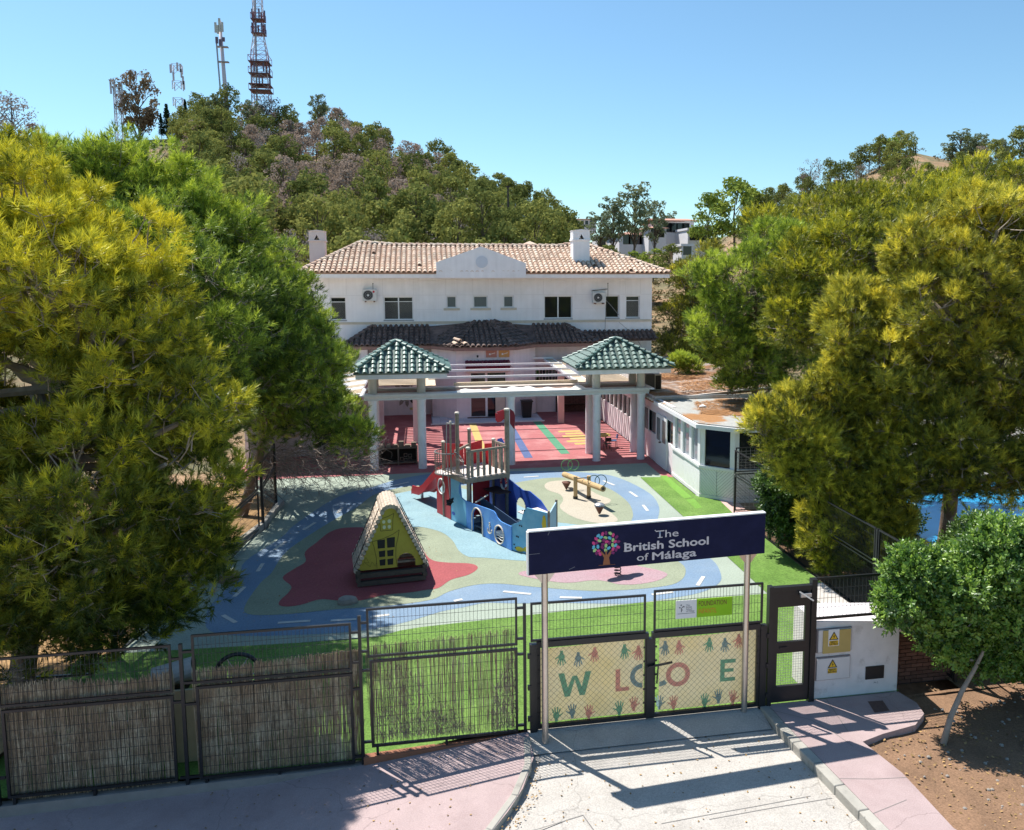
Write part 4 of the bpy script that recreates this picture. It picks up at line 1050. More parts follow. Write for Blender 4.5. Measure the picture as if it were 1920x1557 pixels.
# platform
pz=1.5
dkb=[S(-1.62,-.02,pz),S(.03,-.02,pz),S(.03,W,pz),S(-1.62,W,pz)]
n=10
for i in range(n):
    a=lerp(-1.62,.03,i/n)+.005; b=lerp(-1.62,.03,(i+1)/n)-.005
    MB().prism([S(a,-.02,pz),S(b,-.02,pz),S(b,W,pz),S(a,W,pz)],(0,0,.05)).build('deck_board',DECK,ship)
MB().bar(S(.05,-.05,pz-.04),S(.05,W+.05,pz-.04),.05,.14).bar(S(-1.62,-.05,pz-.04),S(.05,-.05,pz-.04),.05,.14).bar(S(-1.62,W+.03,pz-.04),S(.05,W+.03,pz-.04),.05,.14).build('deck_frame',WOOD,ship)
def post(s,t,h,r=.055,name='post',z0=0.02):
    o=MB().lathe(S(s,t,0),[(r,z0),(r,h-.01),(r*.9,h)],10).build(name,WOOD,ship)
    MB().lathe(S(s,t,0),[(r*1.25,h),(r*1.2,h+.045),(r*.8,h+.06)],10).build('post_cap',CRP,o); return o
post(-.02,.09,2.44); post(-.72,.10,3.42,.06,'mast'); post(-.78,-.10,3.15,.03,'lashing_pole',1.55)
post(.0,W,3.5,.075,'mast'); post(-1.5,.0,2.4); post(-1.45,W*.62,2.72); post(-.85,W,2.42)
# rails and balusters: front (bow) side between A and mast B
def rail(a,b,z,w=.05,h=.07): MB().bar(S(*a,z),S(*b,z),w,h).build('rail',WOOD,ship)
rail((.04,0),(.04,W),2.36); 
for i in range(1,7):
    t=W*i/7; MB().prism([S(.03,t-.045,1.56),S(.03,t+.045,1.56),S(.03,t+.045,2.33),S(.03,t-.045,2.33)],-D*.03).build('baluster',WOOD,ship)
rail((.0,W),(-.85,W),2.38)
for i in range(1,5):
    s=-.85*i/5; MB().prism([S(s-.04,W,1.56),S(s+.04,W,1.56),S(s+.04,W,2.36),S(s-.04,W,2.36)],T*.03).build('baluster',WOOD,ship)
rail((-.72,0),(-1.45,W*.62),2.25)
# steel curved rail at the rope opening between mast and post A
IRON=mat('grey steel tube',(.26,.25,.24),.5,.1,6,metal=.5)
mbv=MB()
for i in range(9):
    s=lerp(-.66,-.06,i/8); 
    mbv.tube([S(s,-.02,1.56),S(s+.02,-.14,1.75),S(s,-.08,2.05),S(s-.0,-.02,2.18-.12*i/8)],.010,5)
mbv.tube([S(-.68,-.02,2.24),S(-.3,-.03,2.18),S(-.05,-.05,2.05),S(-.02,-.06,1.6)],.018,6); mbv.build('cargo_rail',IRON,ship)
# crow basket at the stern near corner: curved steel balcony
bc=(-1.15,-.02); bk=MB(); RB=.42
def BP(a,z,k=1.): return S(bc[0]+RB*math.cos(a)*k,bc[1]-RB*.95*math.sin(a)*k,z)
bk.tube([BP(k*math.pi/14,2.18) for k in range(15)],.022,6); bk.tube([BP(k*math.pi/14,1.52) for k in range(15)],.022,6)
for k in range(1,14): bk.tube([BP(k*math.pi/14,1.52),BP(k*math.pi/14,2.18)],.009,4)
bk.build('basket_rail',IRON,ship)
MB().prism([BP(k*math.pi/14,1.50) for k in range(15)][::-1],(0,0,.03)).build('basket_floor',DECK,ship)
# red inner panels behind the deck
def rp(a,b,z0,zt,m=REDP,name='deck_panel'):
    pa=S(*a,0); pb=S(*b,0); d=(pb-pa).normalized(); nn=Vector((-d.y,d.x,0))*.03
    return MB().prism([pa+Vector((0,0,z0)),pb+Vector((0,0,z0)),pb+Vector((0,0,zt[1])),(pa+pb)/2+Vector((0,0,(zt[0]+zt[1])/2)),pa+Vector((0,0,zt[0]))],nn).build(name,m,ship)
rp((-1.58,.05),(-1.58,.75),1.55,(2.35,2.25)); rp((-1.6,.8),(-1.6,W),1.55,(2.2,2.3)); rp((-1.45,W),(-.95,W),1.55,(2.2,2.3))
# slide going off the stern
sl_=MB(); prof=[(-1.65,1.45),(-2.1,1.25),(-2.7,.85),(-3.2,.48),(-3.55,.30),(-3.9,.26),(-4.05,.25)]
cl=MB()
for t0 in (.05,.62):
    up=[(a,b+.22) for a,b in prof]+[(-4.15,.30)]; lo=[(-4.15,.15)]+[(a,b-.06) for a,b in prof[::-1]]
    MB().prism([S(a,t0,b) for a,b in up+lo],T*.035).build('slide_side',REDP,ship)
for (a,b),(c_,d_) in zip(prof,prof[1:]): cl.add([S(a,.08,b),S(a,.63,b),S(c_,.63,d_),S(c_,.08,d_)],[(0,1,2,3)])
cl.build('slide_chute',REDP,ship); MB().lathe(S(-3.9,.34,0),[(.05,0),(.05,.24)],8).build('slide_foot',GALV,ship)
# flag
fl=MB(); f0=S(.0,W,3.42); fa=Vector((-1,.1,0)).normalized()
pts=[(.04,.12),(-.25,.16),(-.62,.05),(-.55,-.05),(-.70,-.02),(-.70,-.40),(-.58,-.55),(-.35,-.50),(-.2,-.38),(.02,-.40)]
FR=mat('red flag board',(.55,.03,.05),.4,.08,4)
MB().prism([f0+Vector((a*.5,0,b*.55)) for a,b in pts],(0,.03,0)).build('flag',FR,ship)
MB().prism([f0+Vector((.10+.0*i,0,0))+Vector(v) for v in ((0,0,.12),(.12,0,.03),(.16,0,-.1),(.14,0,-.55),(0,0,-.35))],(0,.03,0)).build('flag',mat('dark red flag board',(.20,.01,.03),.4,.08,4),ship)
# rope with pulley and tyre-like knot
rope=MB(); rp_top=S(-.80,-.22,3.15); rope.tube([rp_top,S(-.80,-.24,2.2),S(-.78,-.2,1.4),S(-.76,-.16,.75)],.014,5)
rope.tube([S(-.72,0,3.1),S(-.80,-.22,3.15)],.02,5)
rope.build('rope',mat('pale rope',(.5,.46,.42),.9,.2,30),ship)
kn=MB(); random.seed(4)
for i in range(7):
    c=S(-.74+random.uniform(-.06,.06),-.16+random.uniform(-.05,.02),.68+random.uniform(-.09,.09)); r=.06
    kn.tube([c+Vector((r*math.cos(k*.8+i),r*.6*math.sin(k*.8+i),r*math.sin(k*.8))) for k in range(8)],.022,5)
kn.build('rope_knot',mat('black net',(.03,.03,.035),.8,.2,9),ship)
MB().bar(S(.55,.02,.92),S(.35,.55,1.02),.03).build('tiller',CRP,ship)
MB().prism([S(-.35,W+.04,2.3),S(-.25,W+.04,2.42),S(-.42,W+.04,2.55),S(-.66,W+.04,2.48),S(-.7,W+.04,2.3)],T*.02).build('blue_sail',DBLUP,ship)
# lifebuoy
lb=MB(); lc=on_side(780+1098/6.62,880+170/6.62,W-.05); lb.tube([S(lc[0]+.16*math.cos(i*math.pi/10),W-.08,lc[1]+.2*math.sin(i*math.pi/10)) for i in range(21)],.035,6,cap=False); lb.build('lifebuoy',mat('red white ring',(.62,.06,.06),.5,.1,4,col2=(.8,.8,.8),c2scale=4,c2thr=.5,c2soft=.02),ship)

# ---------------- A-frame playhouse ----------------
ph=empty('playhouse',(-.88,20.8,0),'yellow A-frame playhouse with log roof, painted door and arched opening','playhouse')
ux=Vector((1.62,.18,0)).normalized(); uy=Vector((-ux.y,ux.x,0)); Wd=1.62; Dp=1.15
P0=P(672,1102); P0.z=0
def H(a,b,z): return P0+ux*a+uy*b+Vector((0,0,z))
TIM=mat('dark worn timber',(.10,.085,.07),.85,.2,8,.3,50,obj=.12)
LOGM=mat('sun-bleached logs',(.50,.42,.34),.85,.15,9,.4,40,obj=.15,col2=(.30,.23,.18),c2scale=7,c2thr=.58)
YP=mat('yellow painted plywood',(.42,.34,.05),.55,.06,3.,col2=(.36,.28,.04),c2scale=3,c2thr=.6)
# base logs
for z in (.10,.30): MB().bar(H(-.02,-.02,z),H(Wd+.02,-.02,z),.12,.11).build('base_log',TIM,ph)
for z in (.10,.30): MB().bar(H(-.02,Dp,z),H(Wd+.02,Dp,z),.12,.11).build('base_log',TIM,ph)
for a in (.0,Wd): 
    for z in (.2,.40): MB().bar(H(a,-.1,z),H(a,Dp+.1,z),.11,.10).build('base_log',TIM,ph)
zb=.42; za=2.02
def edge(z):  # inner half width of facade at height z, from centre
    t=(z-zb)/(1.98-zb); return lerp(Wd/2,.10,t)
cxh=Wd/2
# facade as strips with openings: door window, round window, arch
def facade(b,th,m,holes,name):
    n=44; mb=MB()
    for i in range(n):
        a0=lerp(.0,Wd,i/n); a1=lerp(.0,Wd,(i+1)/n); mid=(a0+a1)/2
        def top(a):
            d=abs(a-cxh); z=lerp(1.98,zb,(d-.10)/(Wd/2-.10)); return min(z,1.96-.6*d*d)
        hs=sorted([h(mid) for h in holes if h(mid)]); z0=zb
        for h0,h1 in hs+[(None,None)]:
            if h0 is None: ta,tb=max(zb,top(a0)),max(zb,top(a1))
            else: ta=tb=min(h0,top(a0),top(a1))
            if max(ta,tb)>z0+.002: mb.prism([H(a0,b,z0),H(a1,b,z0),H(a1,b,max(z0,tb)),H(a0,b,max(z0,ta))],uy*th)
            if h0 is not None: z0=h1
    return mb.build(name,m,ph)
def harch(a):
    c=1.17; r=.22
    if abs(a-c)>=r: return None
    return (zb+.001,zb+.12+math.sqrt(r*r-(a-c)**2))
holes=[harch]
def paneh(a0,a1,z0,z1): return lambda a:(z0,z1) if a0<a<a1 else None
wp=[(.53,.66,.50,.66),(.72,.85,.50,.66),(.52,.66,.72,.88),(.72,.86,.72,.88),(.49,.66,.94,1.16),(.72,.90,.94,1.20)]
DKP=mat('black painted pane',(.012,.012,.016),.5,.1,4)
for q in wp: MB().prism([H(q[0],-.006,q[2]),H(q[1],-.006,q[2]),H(q[1]+.01,-.006,q[3]),H(q[0]-.008,-.006,q[3]-.01)],uy*.004).build('window_pane',DKP,ph)
facade(0,.025,YP,holes,'facade'); 
facade(Dp,.025,YP,[harch,paneh(.5,.9,.5,1.1)],'rear_facade')
hz=[(.62,.70,1.42,1.52),(.74,.82,1.42,1.52),(.61,.69,1.56,1.65),(.74,.83,1.56,1.66)]
for q in hz: MB().prism([H((q[0]+q[1])/2+(q[1]-q[0])/2*math.cos(k*math.pi/6),-.004,(q[2]+q[3])/2+(q[3]-q[2])/2*math.sin(k*math.pi/6)) for k in range(12)],uy*.003).build('window_pane',mat('cream window paint',(.62,.62,.42),.6,.1,4),ph)
DL=mat('dark painted line',(.10,.08,.02),.6,.1,4)
def pl2(name,pts,w): 
    mb=MB()
    for a,b in zip(pts,pts[1:]): mb.bar(H(a[0],-.004,a[1]),H(b[0],-.004,b[1]),.004,w,up=(0,0,1)) if abs(a[0]-b[0])>abs(a[1]-b[1]) else mb.bar(H(a[0],-.004,a[1]),H(b[0],-.004,b[1]),w,.004,up=tuple(uy))
    mb.build(name,DL,ph)
pl2('door_outline',[(.46,.44),(.45,.7),(.40,1.0),(.36,1.13),(.62,1.18),(.86,1.27),(1.02,1.37),(.99,1.2),(.93,.95),(.92,.7),(.95,.44)],.012)
pl2('window_outline',[(.57,1.38),(.56,1.55),(.54,1.68),(.75,1.73),(.90,1.80),(.87,1.65),(.86,1.38),(.57,1.38)],.012)
pl2('scribble',[(.12,.55),(.2,.75),(.27,.6),(.16,.62),(.3,.5),(.34,.62),(.42,.5),(.46,.62)],.006)
# roof logs: both slopes
def slope_pts(side,b,r=.0):
    out=[]
    for k in range(9):
        t=k/8; z=lerp(.40,1.86,t); hw=lerp(Wd/2+.07,.22,t); out.append(H(cxh+side*hw,b,z))
    return out
nlog=13
for side in (-1,1):
    for k in range(14):
        t=k/13; z=lerp(.44,1.86,t); hw=lerp(Wd/2+.05,.20,t)
        w_=.058
        o=MB(); a=H(cxh+side*hw,-.10+random.uniform(-.03,.03),z); b_=H(cxh+side*hw,Dp+.12+random.uniform(-.03,.03),z); 
        o.tube([a,(a+b_)/2+Vector((0,0,random.uniform(-.01,.01))),b_],.052,8); o.build('roof_log',LOGM,ph)
for k in range(7):
    an_=lerp(math.pi*.12,math.pi*.88,k/6); a=H(cxh+.20*math.cos(an_),-.10,1.84+.17*math.sin(an_)); MB().tube([a,a+uy*(Dp+.22)],.056,8).build('roof_log',LOGM,ph)
for b in (.12,Dp-.1):
    for side in (-1,1): MB().tube([H(cxh+side*(Wd/2+.11),b,.42),H(cxh+side*.26,b,1.92)],.012,5).build('roof_cable',BLACKM,ph)
for b in (.35,.75): MB().bar(H(.1,b,.45),H(Wd-.1,b,.45),.14,.05).build('bench_plank',LOGM,ph)
# ---------------- seesaw beam ----------------
ss=empty('seesaw',(5.3,27.1,0),'wooden log seesaw with cone seats and twin green ring handles','seesaw')
LW_=mat('honey timber',(.52,.36,.18),.7,.12,7,.3,40,col2=(.42,.27,.13),c2scale=5,c2thr=.6)
e0=AY(1057,889,29.0); e1=AY(1130,915,25.9)
e0=Vector((4.95,29.0,.92)); 
def fit(px,py,Y): return AY(px,py,Y)
e0=fit(1058,890,28.9); e1=fit(1131,917,25.7)
MB().tube([e0,e1],.10,14).build('beam',LW_,ss)
MB().tube([e1,e1+(e1-e0).normalized()*.01],.05,10).build('beam_end_hole',TIM,ss)
for px,py in ((1079,936),(1104,935)):
    f_=P(px,py); MB().lathe((f_.x,f_.y,0),[(.07,0),(.07,.80)],12).build('post',LW_,ss); MB().lathe((f_.x,f_.y,0),[(.085,0),(.085,.10)],12).build('post_shoe',BLACKM,ss)
MB().tube([P(1079,936)+Vector((0,0,.72)),P(1104,935)+Vector((0,0,.74))],.02,6).build('axle',IRON,ss)
CONE=mat('brown rubber cone',(.13,.06,.045),.6,.1,5)
c=P(1124,966); MB().lathe((c.x,c.y,0),[(.03,.04),(.04,.06),(.16,.30),(.175,.31)],16).build('cone_seat',CONE,ss); MB().lathe((c.x,c.y,0),[(.175,.312),(.16,.36),(.08,.40)],16).build('seat_cap',GALV,ss)
c=fit(1062,912,28.4); MB().lathe((c.x,c.y,c.z),[(.02,-.12),(.03,-.1),(.16,.14),(.17,.15)],16).build('cone_seat',CONE,ss)
GRI=mat('dark green ring',(.04,.12,.09),.5,.1,5)
def rings(cx,cy,cz,r,m):
    for d in (-.12,.12):
        MB().tube([Vector((cx+d+r*math.cos(i*math.pi/12),cy+.02*d,cz+r*math.sin(i*math.pi/12))) for i in range(25)],.014,6,cap=False).build('ring_handle',m,ss)
c=fit(1120,902,26.6); rings(c.x,c.y,c.z,.20,GRI); c=fit(1070,872,28.6); rings(c.x-.02,c.y,c.z,.20,mat('light green ring',(.14,.36,.14),.5,.1,5))
# ---------------- spring rocker ----------------
sr=P(1158,1079); sp=empty('spring_rocker',sr,'four-lobed spring rocker standing behind the navy sign','rocker')
m_=MB(); m_.tube([sr+Vector((.085*math.cos(i*.6),.085*math.sin(i*.6),.02+i*.0075)) for i in range(54)],.014,6); m_.build('spring',BLACKM,sp)
out=[]
for i in range(48):
    a=i*2*math.pi/48; r=.20+.34*max(0,math.cos(2*(a-.35)))**2.2; out.append(sr+Vector((r*math.cos(a),r*math.sin(a),.44)))
MB().prism(out,(0,0,.03)).build('seat_plate',mat('pale green plate',(.3,.5,.36),.5,.1,4),sp)
for a in (.35,.35+math.pi): MB().lathe(sr+Vector((.2*math.cos(a),.2*math.sin(a),0)),[(.015,.47),(.015,.66)],6).build('grip',GRI,sp)
# ---------------- small things in the yard ----------------
def stone(name,c,rx,ry,h,m,lab,cat,seed):
    random.seed(seed); mb=MB(); prof=[(1.0,0),(1.04,.35),(.92,.75),(.55,1.0),(.1,1.06)]; n=14
    jit=[random.uniform(.88,1.1) for _ in range(n)]
    base=len(mb.v)
    for (r,z) in prof:
        for k in range(n):
            t=2*math.pi*k/n; mb.v.append(Vector((c[0]+rx*r*jit[k]*math.cos(t),c[1]+ry*r*jit[k]*math.sin(t),h*z)))
    for i in range(4):
        for k in range(n):
            k2=(k+1)%n; mb.f.append([i*n+k,i*n+k2,(i+1)*n+k2,(i+1)*n+k]); mb.m.append(0)
    mb.f.append([4*n+k for k in range(n)]); mb.m.append(0)
    tag(mb.build(name,m,origin=(c[0],c[1],0)),lab,cat)
ROCK=mat('grey boulder',(.30,.27,.24),.9,.15,8,.5,40)
stone('boulder',(-1.87,19.2),.22,.15,.17,ROCK,'small rounded grey boulder in front of the A-frame playhouse','rock',2)
st=MB().lathe((-4.92,21.25,0),[(.25,0),(.24,.20),(.22,.22)],14).build('log_stump',mat('pinkish cut wood',(.22,.15,.12),.9,.2,12,.4,40),origin=(-4.92,21.25,0)); tag(st,'low cut log stump beside the black fence post on the left','stump')
# round tables, chairs
def table(x,y,top,lab,h=.58,r=.42):
    t=empty('round_table',(x,y,0),lab,'table'); MB().lathe((x,y,0),[(r,h),(r,h+.03)],22).build('tabletop',top,t)
    for a in (.6,2.2,3.8,5.4): MB().tube([(x+.26*math.cos(a),y+.26*math.sin(a),h),(x+.32*math.cos(a),y+.32*math.sin(a),0)],.018,6).build('leg',BLACKM,t)
MUST=mat('mustard tabletop',(.50,.38,.09),.5,.06,4)
table(7.75,35.3,MUST,'round mustard-yellow table under the right gallery'); 
table(-.35,44.2,MUST,'round yellow table by the mosaic sun on the left',h=.62)
def chair(x,y,rz,m,lab):
    c=empty('child_chair',(x,y,0),lab,'chair','small chairs round the yellow table',0)
    MB().box((x-.15,y-.15,.31),(x+.15,y+.15,.33)).build('seat',m,c); d=Vector((math.cos(rz),math.sin(rz),0)); s=Vector((-d.y,d.x,0))
    MB().prism([Vector((x,y,.42))+d*.15-s*.14,Vector((x,y,.42))+d*.15+s*.14,Vector((x,y,.60))+d*.19+s*.14,Vector((x,y,.60))+d*.19-s*.14],d*.015).build('backrest',m,c)
    for a in (-1,1):
        for b in (-1,1): MB().tube([(x+a*.13,y+b*.13,.31),(x+a*.15,y+b*.15,0)],.012,5).build('leg',BLACKM,c)
BLCH=mat('blue chair plastic',(.08,.14,.28),.5,.05,4)
chair(8.3,35.3,0,BLCH,'small blue chair at the right of the mustard table'); chair(7.9,34.75,-1.57,BLACKM,'small black chair in front of the mustard table'); chair(7.3,34.95,3.6,BLACKM,'small black chair at the left of the mustard table')
# bin
bx,by=5.45,43.7; bn_=empty('wheelie_bin',(bx,by,0),'black wheeled rubbish bin on the patio','bin')
MB().prism([(bx-.22,by-.25,.08),(bx+.22,by-.25,.08),(bx+.22,by+.25,.08),(bx-.22,by+.25,.08)],(0,0,.01)).build('base',BLACKM,bn_)
m_=MB(); m_.add([(bx-.22,by-.25,.08),(bx+.22,by-.25,.08),(bx+.22,by+.25,.08),(bx-.22,by+.25,.08),(bx-.28,by-.32,.92),(bx+.28,by-.32,.92),(bx+.28,by+.32,.92),(bx-.28,by+.32,.92)],[(3,2,1,0),(4,5,6,7),(0,1,5,4),(1,2,6,5),(2,3,7,6),(3,0,4,7)]); m_.build('bin_body',mat('black bin plastic',(.015,.016,.018),.5,.1,5),bn_)
bevel(MB().box((bx-.31,by-.34,.925),(bx+.33,by+.33,.99)).build('lid',mat('black bin plastic',(.02,.02,.02)),bn_),.02)
for s_ in (-.2,.2): MB().tube([(bx+s_-.02,by+.26,.09),(bx+s_+.02,by+.26,.09)],.09,12).build('wheel',BLACKM,bn_)
# mud kitchen / pallet bench between the left columns
mk=empty('play_kitchen',(-1.0,33.6,0),'dark wooden play kitchen of pallets between the left columns','play kitchen')
PAL=mat('pallet wood',(.20,.155,.12),.9,.15,9,obj=.2,bump=.3)
MB().box((-1.85,33.5,.68),(-.3,34.0,.73)).build('worktop',PAL,mk)
for x in (-1.85,-1.1,-.36): MB().box((x,33.5,.02),(x+.06,34.0,.68)).build('upright',PAL,mk)
MB().box((-1.79,33.52,.08),(-.36,33.98,.12)).build('shelf',PAL,mk)
MB().box((-1.8,33.96,.12),(-.36,33.99,.66)).build('back_board',mat('dark kitchen back',(.03,.026,.022),.9,.2,5),mk)
random.seed(9)
for i in range(6): MB().box((-1.8+i*.25,33.6,.73),(-1.8+i*.25+.2,33.9,.80+random.uniform(0,.16))).build('box',PAL,mk)
for x,z in ((-.85,.15),(-.85,.35),(-.67,.15),(-.67,.32),(-1.0,.2)):
    f=MB(); 
    f.box((x,33.49,z),(x+.14,33.51,z+.02)).box((x,33.49,z+.12),(x+.14,33.51,z+.14)).box((x,33.49,z+.02),(x+.02,33.51,z+.12)).box((x+.12,33.49,z+.02),(x+.14,33.51,z+.12)); f.build('frame',PAL,mk)
# mosaic sun on the left back wall
ms=empty('mosaic_sun',(-.95,45.98,1.2),'mosaic sunburst on the pink back wall behind the left columns','mosaic')
MOS=mat('pebble mosaic',(.34,.28,.25),.8,.3,30,.5,60,fine=.5,fscale=28)
mx,mz=-.95,1.22
MB().prism([(mx+.42*math.cos(i*math.pi/10),45.96,mz+.42*math.sin(i*math.pi/10)) for i in range(20)],(0,.035,0)).build('disc',MOS,ms)
for i in range(11):
    a=i*2*math.pi/11+.2; d=Vector((math.cos(a),0,math.sin(a))); s=Vector((-d.z,0,d.x)); c=Vector((mx,45.965,mz))
    MB().prism([c+d*.45-s*.1,c+d*.45+s*.1,c+d*.62+s*.09,c+d*.78+s*.0,c+d*.62-s*.09],(0,.03,0)).build('ray',MOS if i%3 else mat('dark ray',(.03,.03,.04),.5,.2,8),ms)
# brick niche at the right back
nb=mat('dark brick',(.13,.06,.05),.9,.2,6,obj=.2)
nic=empty('brick_bench',(8.3,45.4,0),'dark brick wall with bench at the back right of the terrace','brick wall')
MB().box((7.35,45.35,0),(9.3,45.55,1.9)).build('backing',mat('dark mortar',(.05,.035,.03),.9,.2,6),nic)
bm=MB().box((-.14,-.04,-.045),(.14,.0,.045)).mesh('brick',nb)
for j in range(18):
    for i in range(6):
        link('brick',bm,nic,(7.55+i*.31+(j%2)*.12,45.35,.06+j*.105))
MB().box((7.4,45.1,.42),(9.2,45.34,.47)).build('bench_plank',mat('dark plank',(.06,.03,.02),.8,.1,5),nic)
# ---------------- front fences, gate, sign ----------------
def wires(x0,x1,z0,z1,y,dx,dz,r,name,parent,m=None,plane='x'):
    mb=MB(); nx=max(1,round((x1-x0)/dx)); nz=max(1,round((z1-z0)/dz))
    def q(u,z,o=0): return (u,y+o,z) if plane=='x' else (y+o,u,z)
    for i in range(1,nx):
        u=lerp(x0,x1,i/nx); mb.bar(q(u,z0),q(u,z1),r,r)
    for j in range(1,nz):
        z=lerp(z0,z1,j/nz); mb.bar(q(x0,z,.004),q(x1,z,.004),r,r)
    return mb.build(name,m or WIRE,parent,kind='stuff')
WIRE=mat('dark wire',(.05,.05,.055),.5,.1,10,metal=.3)
WIREL=mat('pale wire',(.32,.32,.33),.5,.1,10,metal=.5)
def frame(x0,x1,z0,z1,y,w,parent,m=BLACKM,plane='x',name='frame'):
    mb=MB()
    def bx(a0,a1,c0,c1):
        if plane=='x': mb.box((a0,y-w/2,c0),(a1,y+w/2,c1))
        else: mb.box((y-w/2,a0,c0),(y+w/2,a1,c1))
    bx(x0,x0+w,z0,z1); bx(x1-w,x1,z0,z1); bx(x0+w,x1-w,z0,z0+w); bx(x0+w,x1-w,z1-w,z1)
    return mb.build(name,m,parent)
FY=13.0
def fence_panel(x0,x1,zb,zm,zt,lab,seed,reed_top,reeds,gaps=None):
    f=empty('mesh_fence',((x0+x1)/2,FY,zb),lab,'fence panel','black framed fence panels along the street')
    frame(x0,x1,zm+.03,zt,FY,.035,f,name='upper_frame'); frame(x0+.03,x1,zb,zm-.02,FY,.04,f,name='lower_frame')
    wires(x0+.035,x1-.035,zm+.06,zt-.03,FY,.062,.16,.005,'upper_mesh',f); wires(x0+.06,x1-.04,zb+.04,zm-.06,FY,.062,.155,.005,'lower_mesh',f)
    MB().box((x0+.1,FY-.03,zb-.14),(x0+.14,FY+.03,zb)).box(((x0+x1)/2,FY-.03,zb-.14),((x0+x1)/2+.04,FY+.03,zb)).build('foot',BLACKM,f)
    return f
def reed_screen(x0,x1,z0,ztop,seed,n,lab,density=None,y=13.09):
    random.seed(seed); mb=MB()
    for i in range(n):
        x=random.uniform(x0,x1); 
        if density and random.random()>density(x): continue
        zt=ztop(x)+random.gauss(0,.03); zz0=z0+random.uniform(-.03,.05)
        if random.random()<.45: 
            a=random.uniform(z0,zt-.3); zz0=a; zt=min(zt,a+random.uniform(.4,1.2))
        lean=random.gauss(0,.032); yy=y+random.uniform(-.015,.015); w_=random.uniform(.004,.0078)
        mb.bar((x,yy,zz0),(x+lean,yy+random.uniform(-.01,.01),zt),w_,w_)
    o=mb.build('reed_screen',REED,origin=(x0,y,z0),kind='stuff'); tag(o,lab,'reed screen'); return o
REED=mat('brown dry reed',(.32,.235,.16),.9,.15,12,island=.5,fine=.2,fscale=20,col2=(.40,.34,.25),c2scale=2.5,c2thr=.55)
f1=fence_panel(-6.32,-3.90,-.22,1.20,2.0,'black fence panel at the far left with a brown reed screen',1,None,0)
f2=fence_panel(-3.60,-1.22,-.24,1.31,2.13,'middle black fence panel with the reed screen reaching most of its height',2,None,0)
f3=fence_panel(-.98,1.44,0,1.50,2.35,'black fence panel left of the gate with torn reed screen',3,None,0)
reed_screen(-6.3,-3.93,-.30,lambda x:1.48+.04*math.sin(x*3),11,1250,'dark brown reed screen tied behind the far left fence panel')
reed_screen(-3.62,-1.10,-.28,lambda x:1.50+.12*(x+3.6)/2.4,12,1150,'brown reed screen tied behind the middle fence panel')
reed_screen(-1.0,1.46,.02,lambda x:1.66+.10*(x+1)/2.4,13,620,'thin patchy reed screen behind the fence panel by the gate',density=lambda x:.9 if x<-.4 else .5)
# collapsed net-like bunch in the third panel
SACK=mat('brown frayed netting',(.34,.27,.21),.95,.2,20,island=.3)
random.seed(21); mb=MB()
def tri_fill(A,B_,C,n):
    for i in range(n):
        u,v=random.random(),random.random()
        if u+v>1: u,v=1-u,1-v
        p=A+(B_-A)*u+(C-A)*v; l=random.uniform(.04,.12); a=random.gauss(1.57,.35)
        mb.bar(p,p+Vector((math.cos(a)*l,random.uniform(-.01,.01),math.sin(a)*l)),.0045,.0045)
V=Vector
tri_fill(V((-.95,13.07,.1)),V((-.6,13.07,1.45)),V((.75,13.07,.02)),800); tri_fill(V((-.95,13.07,.05)),V((.85,13.07,.0)),V((0,13.07,.5)),500)
tri_fill(V((1.42,13.07,1.45)),V((1.05,13.07,.75)),V((1.42,13.07,.7)),260); tri_fill(V((1.05,13.07,.78)),V((1.0,13.07,.02)),V((1.42,13.07,.02)),380); tri_fill(V((1.05,13.07,.78)),V((1.44,13.07,.1)),V((1.42,13.07,.75)),200)
tag(mb.build('torn_netting',SACK,origin=(0,13.07,0),kind='stuff'),'frayed brown netting sagging in the fence panel left of the gate','netting')
# posts with brackets
def fence_post(x,z0,z1,lab,br):
    p=empty('fence_post',(x,FY,z0),lab,'fence post','square posts between the fence panels')
    MB().box((x-.025,FY-.025,z0),(x+.025,FY+.025,z1)).build('post',BLACKM,p)
    for (xa,xb,z) in br: MB().box((xa,FY-.02,z),(xb,FY+.02,z+.035)).build('bracket',BLACKM,p)
fence_post(-3.76,-.48,2.0,'black fence post between the far left and middle reed panels',[(-3.90,-3.785,1.75),(-3.90,-3.785,1.05),(-3.87,-3.785,-.2),(-3.735,-3.60,1.85),(-3.735,-3.6,1.35),(-3.735,-3.57,1.0),(-3.735,-3.57,-.2)])
fence_post(-1.09,-.42,2.24,'black fence post between the middle and right reed panels',[(-1.22,-1.115,1.95),(-1.22,-1.115,1.45),(-1.22,-1.115,1.0),(-1.22,-1.115,-.15),(-1.065,-.98,2.1),(-1.065,-.98,1.62),(-1.065,-.95,1.3),(-1.065,-.95,.08)])
fence_post(1.56,0.0,2.24,'black fence post at the left side of the gate',[(1.44,1.535,2.15),(1.44,1.535,1.62),(1.44,1.535,1.35),(1.44,1.535,.1)])
fence_post(-6.42,-.5,2.0,'black fence post at the left edge of the picture',[(-6.395,-6.32,1.5),(-6.395,-6.3,.1)])
# low concrete footing under the panels
CONC=mat('grey footing concrete',(.27,.24,.225),.9,.14,4,.4,40)
ft=MB(); ft.prism([(-9,12.96,-.9),(-1.1,12.96,-.9),(-1.1,12.96,-.28),(-9,12.96,-.34)],(0,.14,0)); tag(ft.build('footing_wall',CONC,origin=(-5,13,-.9)),'low concrete footing under the two left fence panels','footing')
MB_=MB(); MB_.prism([(-1.08,12.94,-.5),(1.6,12.94,-.3),(1.6,12.94,-.03),(-1.08,12.94,-.14)],(0,.12,0)); tag(MB_.build('timber_border',mat('reddish border timber',(.28,.12,.07),.85,.15,6),origin=(0,12.95,-.3)),'reddish timber border under the fence panel by the gate','border')
